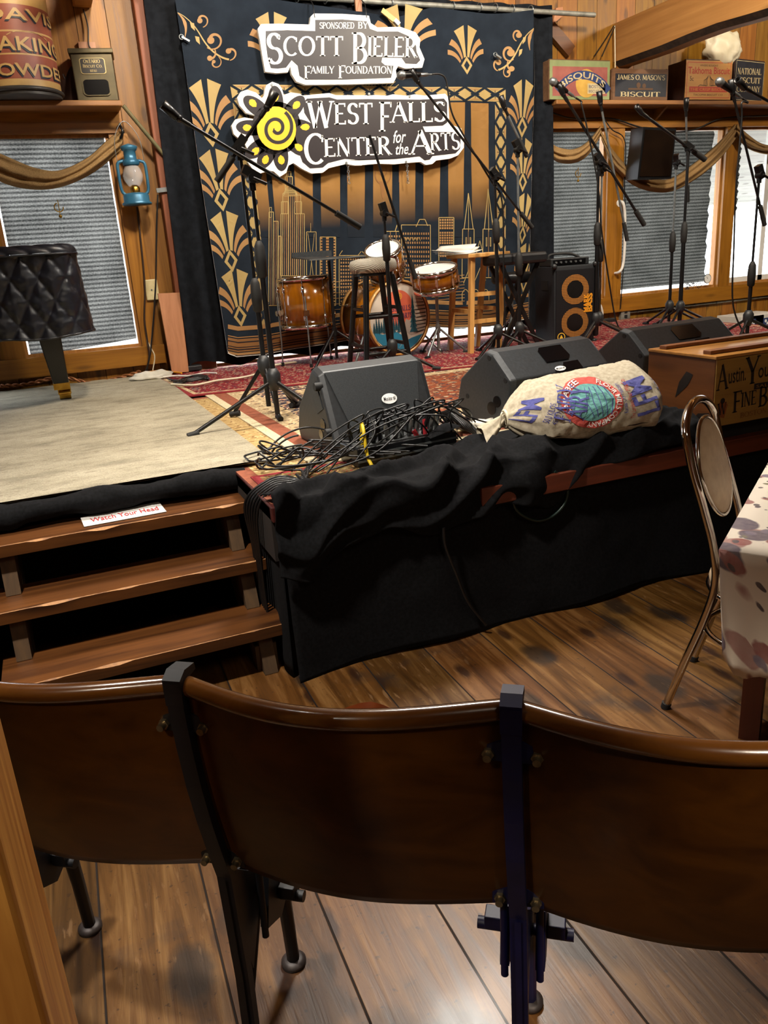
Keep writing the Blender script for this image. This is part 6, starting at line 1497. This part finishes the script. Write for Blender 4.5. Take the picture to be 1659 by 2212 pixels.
# ------------------------------------------------------------------ stage box and cables
a = PZ(775, 1012, S); b = PZ(985, 968, S); ang = atan2(b.y-a.y, b.x-a.x)-.02; wd = (b-a).length
t = thing('stage_box', 'long black metal stage box full of cable plugs', 'stage box', tuple(a), ang)
MB().bx(0, wd, 0, .16, 0, .075).build('metal_case', M('black_enamel', '101113', '191b1d', 20, .3), t, bevel=.004, local=True)
for z in (.02, .045): MB().bx(.0, wd, -.004, 0, z, z+.007).build('case_rib', STEEL, t, local=True)
MB().bx(.01, wd-.01, .02, .145, .075, .078).build('socket_panel', M('panel_grey', '5b5d5e', '4a4c4d', 30, .45, .4), t, local=True)
Rz = Matrix.Rotation(ang, 3, 'Z')
plugs = []
PL_B = M('plug_black', '131314', rough=.4); PL_S = M('plug_silver', 'a9aba8', rough=.3, metal=.9)
heads = []
for i in range(13):
    for j in range(2):
        if random.random() < .12: continue
        p = Vector((.03+(wd-.06)*i/12, .05+.06*j, .078)); heads.append(a+Rz @ p)
nC = 0
lab1 = 'black audio cable plugged into the stage box'
for h in heads:
    tilt = Vector((random.uniform(-.35, .35), random.uniform(-.45, .15), 1)).normalized()
    t = thing('audio_cable', lab1, 'cable', tuple(h), 0, 'audio cables heaped on the stage box')
    MB().lathe([(.0, 0), (.0095, 0), (.0095, .05), (.006, .062), (.004, .075)], h, tilt, 10).build('plug', PL_S if random.random() < .4 else PL_B, t)
    e = h+tilt*.072; k = random.random()
    ex = a+Vector((random.uniform(-.26, -.02), random.uniform(-.13, .08), .012)) if k < .5 else h+Vector((random.uniform(.1, .45), random.uniform(-.03, .2), 0))
    ex.z = S+.014+random.uniform(0, .05); ex.x = max(ex.x, SX+.04); ex.y = max(ex.y, SY1+.12)
    mid1 = e+tilt*.05+Vector((random.uniform(-.04, .04), random.uniform(-.05, .02), random.uniform(-.02, .02)))
    mid2 = mid1.lerp(ex, .5)+Vector((random.uniform(-.06, .06), random.uniform(-.08, .05), random.uniform(-.02, .05)))
    mid2.z = max(mid2.z, S+.03)
    MB().tube(smooth([e-tilt*.01, e+tilt*.02, mid1, mid2, ex], 7), .0036, 6).build('jacket', CORD, t)
lab2 = 'coiled black cable in the heap at the stage corner'
for i in range(12):
    c_ = PZ(655+random.uniform(-50, 60), 995+random.uniform(-10, 30), S+.012); R_ = random.uniform(.06, .15); ph = random.uniform(0, 6); tt = random.uniform(200, 330)
    P = []
    for k in range(26):
        an = ph+radians(tt)*k/25; P.append(c_+Vector((R_*1.25*cos(an), R_*.75*sin(an), .012+.006*i*.7+.02*abs(sin(an*1.5+i))*(i % 3 == 0)*3)))
        P[-1].x = max(P[-1].x, SX+.03); P[-1].y = max(P[-1].y, SY1+.03)
    if i % 2: P += [a+Vector((random.uniform(.0, .3), -.05+random.uniform(-.03, .03), .05))]
    tag(MB().tube(smooth(P, 2), .0042, 6).build('coiled_cable', CORD), lab2, 'cable', 'coiled cables at the stage corner')
for i in range(6):
    y_ = .02+.022*i
    P = [PZ(700-12*i, 985+8*i, S+.04), PZ(660, 1015+6*i, S+.03), Vector((SX+.10, SY1+.10+y_, S+.03)), Vector((SX+.02, SY1+.11+y_, S+.025)), Vector((SX-.045-.004*i, SY1+.13+y_, S-.05)), Vector((SX-.05, SY1+.16+y_, .42)), Vector((SX-.045, SY1+.18+y_, .18))]
    tag(MB().tube(smooth(P, 8), .0055, 6).build('snake_cable', CORD), 'black cable running over the stage corner down beside the steps', 'cable', 'cables dropping over the stage corner')
for i in range(8):
    P = [h_ for h_ in (a+Rz @ Vector((wd*.6+.03*i, .10, .12)), a+Rz @ Vector((wd*.75+.03*i, .14, .17-.018*i)), a+Rz @ Vector((wd+.06+.02*i, .15+.03*i, .10)), PZ(1000+8*i, 925+4*i, S+.03), PZ(1040+4*i, 935+2*i, S+.02), PZ(1075, 940+3*i, S+.015))]
    tag(MB().tube(smooth(P, 7), .0048, 6).build('audio_cable', CORD), 'black cable arching right from the stage box towards the sack', 'cable', 'cables arching right of the stage box')
P = [a+Rz @ Vector((wd*.12, .06, .10)), a+Rz @ Vector((wd*.11, .05, .16)), a+Rz @ Vector((wd*.06, -.01, .15)), a+Rz @ Vector((wd*.045, -.04, .06)), a+Rz @ Vector((wd*.05, -.07, .02))]
tag(MB().tube(smooth(P, 8), .007, 8).lathe([(.011, 0), (.011, .045), (.007, .05)], P[0]-Vector((0, 0, .03)), (0, 0, 1), 10, 0).build('yellow_cable', YEL), 'yellow cable looping out of the stage box', 'cable')
for px, py, dx, dz, l in ((917, 905, .0, .10, 'tall red tape flag among the stage box plugs'), (893, 930, .03, .05, 'short red tape flag leaning among the stage box plugs'), (1003, 968, .04, .02, 'red tape flag lying on the cables right of stage box')):
    p = PY(px, py, a.y+.06); p2 = p+Vector((dx, 0, -dz if dz > .03 else dz))
    tag(MB().bar(p, p2, .018, .003, (0, 1, 0)).build('tape_flag', RED), l, 'tape')
q = a+Rz @ Vector((wd*.83, .0, .05)); tag(MB().grid(lambda u, v: q+Vector((-.06+.14*u, -.03+.06*v, .02+.03*sin(pi*u)*sin(pi*v)+.03*u)), 10, 8).build('cloth_pouch', CLOTHB), 'small black cloth flap lying on the stage box end', 'cloth')
for i, (px, py, l) in enumerate(((1035, 930, 'white cloth scrap beside the sack neck on the rug'), (330, 822, 'crumpled clear white plastic bag on the beige rug'))):
    p = PZ(px, py, S); m = MB(); sc_ = (.10, .06, .028) if i == 0 else (.16, .07, .05)
    def fn(u, v):
        A, B = 2*pi*u, pi*v; d = Vector((sin(B)*cos(A), sin(B)*sin(A), max(0, cos(B)))); r = 1+.35*noise.noise(d*3+Vector((i, 0, 0)))
        return p+Vector((d.x*sc_[0]*r, d.y*sc_[1]*r, .018+d.z*sc_[2]*r))
    m.grid(fn, 30, 14); tag(m.build('plastic_bag' if i else 'cloth_scrap', M('bag_white_%d' % i, 'cfcabd', 'b9b4a6', 12, .4 if i else .9)), l, 'bag' if i else 'cloth')
# leads near the curtain foot
p = PZ(402, 806, S); tag(MB().bx(p.x-.09, p.x+.12, p.y-.05, p.y+.03, S+.018, S+.055).build('power_strip', PLAST, bevel=.006), 'black power strip at the foot of the pale leaning board', 'power strip')
def fl_(l, pts, r, mat, nm='cable'): return tag(MB().tube(smooth([PZ(x, y, S+.026) for x, y in pts], 8), r, 7).build(nm, mat), l, 'cable')
fl_('orange extension lead running along the rug to the power strip', [(310, 806), (335, 802), (365, 803), (392, 806)], .008, ORG)
fl_('cream extension lead curving across the red rug towards the drums', [(370, 830), (420, 832), (470, 822), (520, 816), (560, 806), (590, 790), (640, 782)], .008, CREAMC)
fl_('white lead running from plastic bag to the power strip', [(352, 815), (380, 812), (410, 812), (440, 806), (468, 806)], .007, WHITEP)
for i in range(4): fl_('tangled black lead on the red rug near the power strip', [(362+4*i, 818+2*i), (395+5*i, 824-2*i), (432+4*i, 820-2*i), (448, 813+2*i), (425-4*i, 810+i), (396, 818+3*i), (375, 828)], .006, CORD)['group'] = 'tangled leads by the power strip'
# cable loop hanging over the brown edge board
yl = SY1-.035; P = [PY(*q, yl) for q in ((1198, 1018), (1214, 1035), (1226, 1060), (1218, 1090), (1195, 1114), (1165, 1125), (1135, 1117), (1113, 1098), (1108, 1070), (1114, 1052))]
tag(MB().tube(smooth(P, 7), .006, 7).build('cable_loop', M('green_black_cord', '10241f', rough=.4)), 'dark green cable loop hanging over the stage edge board', 'cable')
P = [PY(*q, SY1-.06) for q in ((958, 1140), (962, 1180), (985, 1240), (1010, 1300), (1050, 1350))]
tag(MB().tube(smooth(P, 7), .006, 7).build('hanging_cable', CORD), 'black cable trailing down the skirt below the cloth', 'cable')
# ------------------------------------------------------------------ chrome chair and table
def PN(px, py, p0, n):
    v = ray(px, py); n = Vector((n[0], n[1], 0)); o = Vector((0, 0, EYE)); return o+v*(n.dot(Vector((p0[0], p0[1], 0))-o)/n.dot(v))
fL, fR = PZ(1437, 1529, 0), PZ(1497, 1427, 0)
sv = (fR-fL); hw = sv.length/2; sv.normalize(); fv = Vector((sv.y, -sv.x, 0))
pts_l = [PN(x, y, fL, sv) for x, y in ((1437, 1529), (1478, 1432), (1520, 1340), (1545, 1262), (1541, 1185), (1520, 1100), (1497, 1020), (1484, 955))]
prof = [((p-fL).dot(fv), p.z) for p in pts_l]
prof[0] = (0, .004)
mid = (fL+fR)/2
pt = lambda lat, f, z: mid+sv*lat+fv*f+Vector((0, 0, z))
left = [pt(-hw, f, z) for f, z in prof]; right = [pt(hw, f, z) for f, z in prof]
ft, zt_ = prof[-1]; sl = (prof[-1][0]-prof[-3][0])/(prof[-1][1]-prof[-3][1])
arc = [pt(-hw*cos(radians(a)), ft+sl*.085*sin(radians(a)), zt_+.085*sin(radians(a))) for a in range(20, 161, 20)]
TUB = M('chrome_tube', 'c9c4bb', rough=.12, metal=1); PADV = M('beige_vinyl', 'ab957a', 'b8a387', 30, .5, bump=.05)
t = thing('chrome_chair', 'chrome tube cafe chair with beige pad tucked under the table', 'chair', tuple(Vector((mid.x, mid.y, 0))))
MB().tube(smooth(left+arc+right[::-1], 8), .0125, 12).build('back_frame', TUB, t)
for p in (left[0], right[0]): MB().cyl(Vector((p.x, p.y, 0.001)), Vector((p.x, p.y, .02))+fv*.004, .015, n=12).build('rubber_foot', RUBBER, t)
def prz(z):
    for i in range(len(prof)-1):
        if prof[i][1] <= z <= prof[i+1][1]: k = (z-prof[i][1])/(prof[i+1][1]-prof[i][1]); return prof[i][0]+(prof[i+1][0]-prof[i][0])*k
    return prof[-1][0]+sl*(z-zt_)
z0, z1 = .63, .91
m = MB()
def fn(u, v):
    A, B = 2*pi*u, pi*v; zz = (z0+z1)/2+(z1-z0)/2*sin(B)*sin(A); ff_ = prz(zz)+.012-.022*cos(B)
    return pt((hw-.028)*sin(B)*cos(A), ff_, zz)
m.grid(fn, 40, 16); m.build('back_pad', PADV, t, weld=True)
MB().tube([pt((hw-.024)*cos(2*pi*i/40), prz((z0+z1)/2+(z1-z0+.012)/2*sin(2*pi*i/40))+.012, (z0+z1)/2+(z1-z0+.012)/2*sin(2*pi*i/40)) for i in range(40)], .006, 8, closed=True).build('pad_rim', TUB, t)
sc_ = mid+fv*(prz(.44)+.15); R_ = .19
MB().lathe([(0, .405), (R_, .41), (R_+.008, .43), (R_, .455), (R_*.7, .47), (0, .475)], (sc_.x, sc_.y, 0), n=40).build('seat_pad', PADV, t)
MB().torus((sc_.x, sc_.y, .405), (0, 0, 1), R_+.004, .011, 44, 10).build('seat_ring', TUB, t)
MB().torus((sc_.x-fv.x*.02, sc_.y-fv.y*.02, .255), (0, 0, 1), R_*.93, .009, 44, 10).build('foot_ring', TUB, t)
for s_ in (-1, 1):
    q = sc_+sv*s_*.12+fv*.15
    MB().tube(smooth([Vector((q.x, q.y, .405)), Vector((q.x, q.y, .25)), Vector((q.x, q.y, .0))+fv*.03+sv*s_*.02]), .0115, 10).build('front_leg', TUB, t)
# table
K = Vector((1.32, 1.26)); E1 = Vector((.82, .572)).normalized(); E2 = Vector((E1.y, -E1.x))
ct = K+E1*.6+E2*.45; t = thing('dining_table', 'dark legged table under floral cloth at the right edge', 'table', (ct.x, ct.y, 0))
TBW = wood('dark_red_table_wood', '38160c', '4c2012', 'Z', 1, rough=.4)
rz = atan2(E1.y, E1.x); R2 = Matrix.Rotation(rz, 3, 'Z'); o = Vector((K.x, K.y, 0))
MB().bx(.04, 1.16, -.86, -.04, .715, .745, 0, R2, o).build('table_top', TBW, t)
MB().bx(.42, 1.1, -.80, -.06, .64, .715, 0, R2, o).build('apron', TBW, t)
for a, b in ((.44, -.055), (.44, -.78), (1.06, -.055), (1.06, -.78)):
    MB().bar(o+R2 @ Vector((a, b, .0)), o+R2 @ Vector((a, b, .715)), .055, .055, (E1.x, E1.y, 0)).build('leg', TBW, t)
FLW = NT('floral_cotton'); x, y, z = FLW.sep(FLW.co()); cv = FLW.co((1, 1, 1))
dn = FLW.noise(cv, 9, 3); vv = FLW.comb(FLW.math('ADD', FLW.math('ADD', x, FLW.math('MULTIPLY', z, .98)), FLW.math('MULTIPLY', dn, .05)), FLW.math('ADD', FLW.math('SUBTRACT', y, FLW.math('MULTIPLY', z, .18)), FLW.math('MULTIPLY', dn, .05)), 0)
col = C('ddd2c2')
def spots(scale, thr, colr, off, soft=.05):
    global col
    mp = FLW.new('ShaderNodeMapping'); mp.inputs['Location'].default_value = (off, off*1.7, 0); FLW.link(vv, mp.inputs[0])
    vo = FLW.vor(mp.outputs[0], scale); rr_ = FLW.sep(vo[1])[0]
    k = FLW.math('MULTIPLY', FLW.ramp(vo[0], [(thr, (1, 1, 1, 1)), (thr+soft, (0, 0, 0, 1))]), FLW.math('GREATER_THAN', rr_, .45))
    wc = FLW.noise(FLW.co(), 40, 3); c2 = FLW.mix(FLW.math('MULTIPLY', wc, .5), C(colr), C('b5a79c'))
    col = FLW.mix(k, col, c2)
spots(11, .38, 'a87c74', .3); spots(9, .36, '51465a', 1.1); spots(13, .30, '8f4a48', 2.3); spots(18, .24, '5d5f35', 3.1); spots(30, .22, '352b3a', 4.7); spots(15, .26, '6a6076', 5.9)
FLW.bump(FLW.noise(FLW.co(), 300, 2), .15, .001); FLW = FLW.fin(col, .85, spec=.2)
per = []; Lx, Ly = 1.2, .9
for i in range(60): per.append((Lx*i/60, 0, 0, 1))
for i in range(50): per.append((Lx, -Ly*i/50, 1, 0))
for i in range(60): per.append((Lx-Lx*i/60, -Ly, 0, -1))
for i in range(50): per.append((0, -Ly+Ly*i/50, -1, 0))
m = MB(); n = len(per); rows = 10; vs = []
for j in range(rows+1):
    v = j/rows
    for i in range(n):
        a, b, nx, ny = per[i]; dc = min(hypot(a-cx_, b-cy_) for cx_ in (0, Lx) for cy_ in (0, -Ly))
        s_ = i*.62; flare = (.010+.03*v*(.5+.5*sin(s_*1.15)))*min(1, v*3); cr = max(0, 1-dc/.14)
        ox = nx+(cr*.9*(-1 if a < Lx/2 else 1) if nx == 0 else 0); oy = ny+(cr*.9*(1 if b > -Ly/2 else -1) if ny == 0 else 0)
        z = .752-(.262 if ny == 1 else .30)*v-.045*cr*v+.006*sin(s_*2)*v-(0 if j else 0)
        k = flare*.6-.02*v-.03*cr*v
        vs.append(o+R2 @ Vector((a+ox*k, b+oy*k, z)))
fs = [(j*n+i, j*n+(i+1) % n, (j+1)*n+(i+1) % n, (j+1)*n+i) for j in range(rows) for i in range(n)]
m.add(vs, fs, 0, True)
m.grid(lambda u, v: o+R2 @ Vector((Lx*u, -Ly*v, .752+.002*sin(u*30)*sin(v*22))), 20, 20)
tag(m.build('tablecloth', FLW, solid=.002), 'floral cream tablecloth with purple flowers draped at the right edge', 'tablecloth')
# ------------------------------------------------------------------ row of theatre seats
f1 = PZ(635, 2080, 0); U = Vector((.80, -.60, 0)); V = Vector((.60, .80, 0)); P_ = .505
RP = lambda u, d, z: Vector((f1.x, f1.y, 0))+U*u+V*d+Vector((0, 0, z))
t = thing('theater_seat_row', 'row of joined wooden theater seats with blue black iron standards', 'theater seats', (f1.x, f1.y, 0))
ZB, ZT = .453, .838
def dz(z): k = (z-ZB)/(ZT-ZB); return -.195-.055*k-.012*sin(pi*k)
def back_d(tt, z, k0):
    w_ = sin(pi*min(1, max(0, tt))**.93)**1.1; k = (z-ZB)/(ZT-ZB)
    return dz(z)-(.040+.020*k)*w_
for k in range(-1, 3):
    u0 = k*P_
    m = MB(); nu, nv = 48, 24
    def f_(off):
        def fn(u, v):
            tt = u; z = ZB+(ZT-ZB)*v; return RP(u0+.006+(P_-.012)*tt, back_d(tt, z, k)+off, z)
        return fn
    m.grid(f_(-.007), nu, nv); m.grid(f_(.007), nu, nv)
    for u in (0, 1): m.grid(lambda a, b, u=u: f_(-.007+.014*a)(u, b), 1, nv)
    m.grid(lambda a, b: f_(-.007+.014*a)(b, 0), 1, nu)
    bk = m.build('seat_back', SEATW, t, weld=True)
    rl = [RP(u0+.003+(P_-.006)*i/60, back_d(i/60, ZT, k)-.004, ZT+.004) for i in range(61)]
    MB().tube(rl, .0155, 14).build('top_rail', SEATR, bk)
    # tipped-up seat in front of the back
    pk = PN(585, 1492, RP(0, -.10, 0), V).z if k < 1 else .66
    m = MB()
    def sf(off):
        def fn(u, v):
            x = -.20+.40*u; top = pk-.012-.14*(abs(2*u-1))**1.5; z = .46+(top-.46)*v
            return RP(u0+P_/2+x, -.135+.035*v+.02*sin(pi*v)-.03*sin(pi*u)*(1-v)+off, z)
        return fn
    m.grid(sf(-.009), 20, 14); m.grid(sf(.009), 20, 14)
    for v in (0, 1): m.grid(lambda a, b, v=v: sf(-.009+.018*b)(a, v), 20, 1)
    for u in (0, 1): m.grid(lambda a, b, u=u: sf(-.009+.018*a)(u, b), 1, 14)
    m.build('tipped_seat', M('seat_red_wood', '6a2f14', '7d3c1b', 9, .2, coat=.6) if k == -1 else bpy.data.materials['seat_red_wood'], t, weld=True)
for k in range(-1, 4):
    u0 = k*P_; m = MB()
    path = [(dz(z)-.022, z) for z in (ZT+.02, .78, .74, .66, .58, .50, .44)]+[(-.212, .36), (-.208, .2), (-.215, .02)]
    for i in range(len(path)-1):
        (d0, z0), (d1, z1) = path[i], path[i+1]; w0, w1 = .0135, .0135
        A = [RP(u0-w0, d0-.008, z0), RP(u0+w0, d0-.008, z0), RP(u0+w0, d0+.010, z0), RP(u0-w0, d0+.010, z0)]; B = [RP(u0-w1, d1-.008, z1), RP(u0+w1, d1-.008, z1), RP(u0+w1, d1+.010, z1), RP(u0-w1, d1+.010, z1)]
        for a in range(4): b = (a+1) % 4; m.add([A[a], A[b], B[b], B[a]], [(0, 1, 2, 3)])
        m.add([RP(u0-.005, d0-.014, z0), RP(u0+.005, d0-.014, z0), RP(u0+.005, d1-.014, z1), RP(u0-.005, d1-.014, z1)], [(0, 1, 2, 3)]) if z0 < .45 else None
    m.prism([RP(u0-.015, dz(ZT)-.030, ZT-.02), RP(u0-.015, dz(ZT)-.030, ZT+.024), RP(u0-.015, dz(ZT)-.012, ZT+.034), RP(u0-.015, dz(ZT)+.018, ZT+.030), RP(u0-.015, dz(ZT)+.02, ZT+.018), RP(u0-.015, dz(ZT)-.01, ZT+.016)], U*.030)
    for z, hw_ in ((.775, .047), (.475, .040)):
        m.prism([RP(u0-hw_, dz(z)-.016, z-.013), RP(u0+hw_, dz(z)-.016, z-.013), RP(u0+hw_, dz(z)-.016, z+.010), RP(u0+.015, dz(z)-.016, z+.020), RP(u0-.015, dz(z)-.016, z+.020), RP(u0-hw_, dz(z)-.016, z+.010)], V*.014)
    # front leg and hinge casting
    m.tube([RP(u0, .0, .012), RP(u0, -.004, .14), RP(u0, -.012, .25)], [.014, .015, .017], 8)
    m.prism([RP(u0-.012, -.215, .30), RP(u0-.012, -.20, .44), RP(u0-.012, -.12, .36), RP(u0-.012, .02, .29), RP(u0-.012, .02, .24), RP(u0-.012, -.06, .24), RP(u0-.012, -.13, .30), RP(u0-.012, -.19, .20)], U*.024)
    m.tube([RP(u0, -.205, .12), RP(u0, -.13, .28)], [.008, .012], 8)
    for s_ in (-1, 1):
        m.prism([RP(u0+s_*.03-.008, -.16, .27), RP(u0+s_*.03-.008, -.13, .37), RP(u0+s_*.03-.008, -.07, .36), RP(u0+s_*.03-.008, -.05, .27), RP(u0+s_*.03-.008, -.10, .24)], U*.016)
        m.bx(-.016, .016, -.016, .016, -.014, .014, 0, Matrix.Rotation(atan2(U.y, U.x), 3, 'Z'), RP(u0+s_*.055, -.09, .30))
        m.tube([RP(u0+s_*.03, -.16, .25), RP(u0+s_*.03, -.15, .42)], .007, 8)
    m.cyl(RP(u0-.085, -.09, .285), RP(u0+.085, -.09, .285), .011, n=10)
    st = m.build('standard', IRON if k < 1 else LITIRON, t, bevel=.002)
    for z, hw_ in ((.775, .034), (.475, .028)):
        for s_ in (-1, 1):
            q = RP(u0+s_*hw_, dz(z)-.016, z); MB().cyl(q, q-V*.006, .009, n=6, sm=False).cyl(q-V*.006, q-V*.016, .006, n=10).build('bolt', NICKEL, st)
    for d_ in (0, -.215):
        MB().lathe([(0, 0.001), (.027, 0.001), (.027, .009), (.018, .014), (.0, .016)], RP(u0, d_, 0), n=20).build('foot_flange', M('foot_iron', '2a2524', '3d3432', 30, .5, .3) if 'foot_iron' not in bpy.data.materials else bpy.data.materials['foot_iron'], st)
bpy.context.view_layer.update()
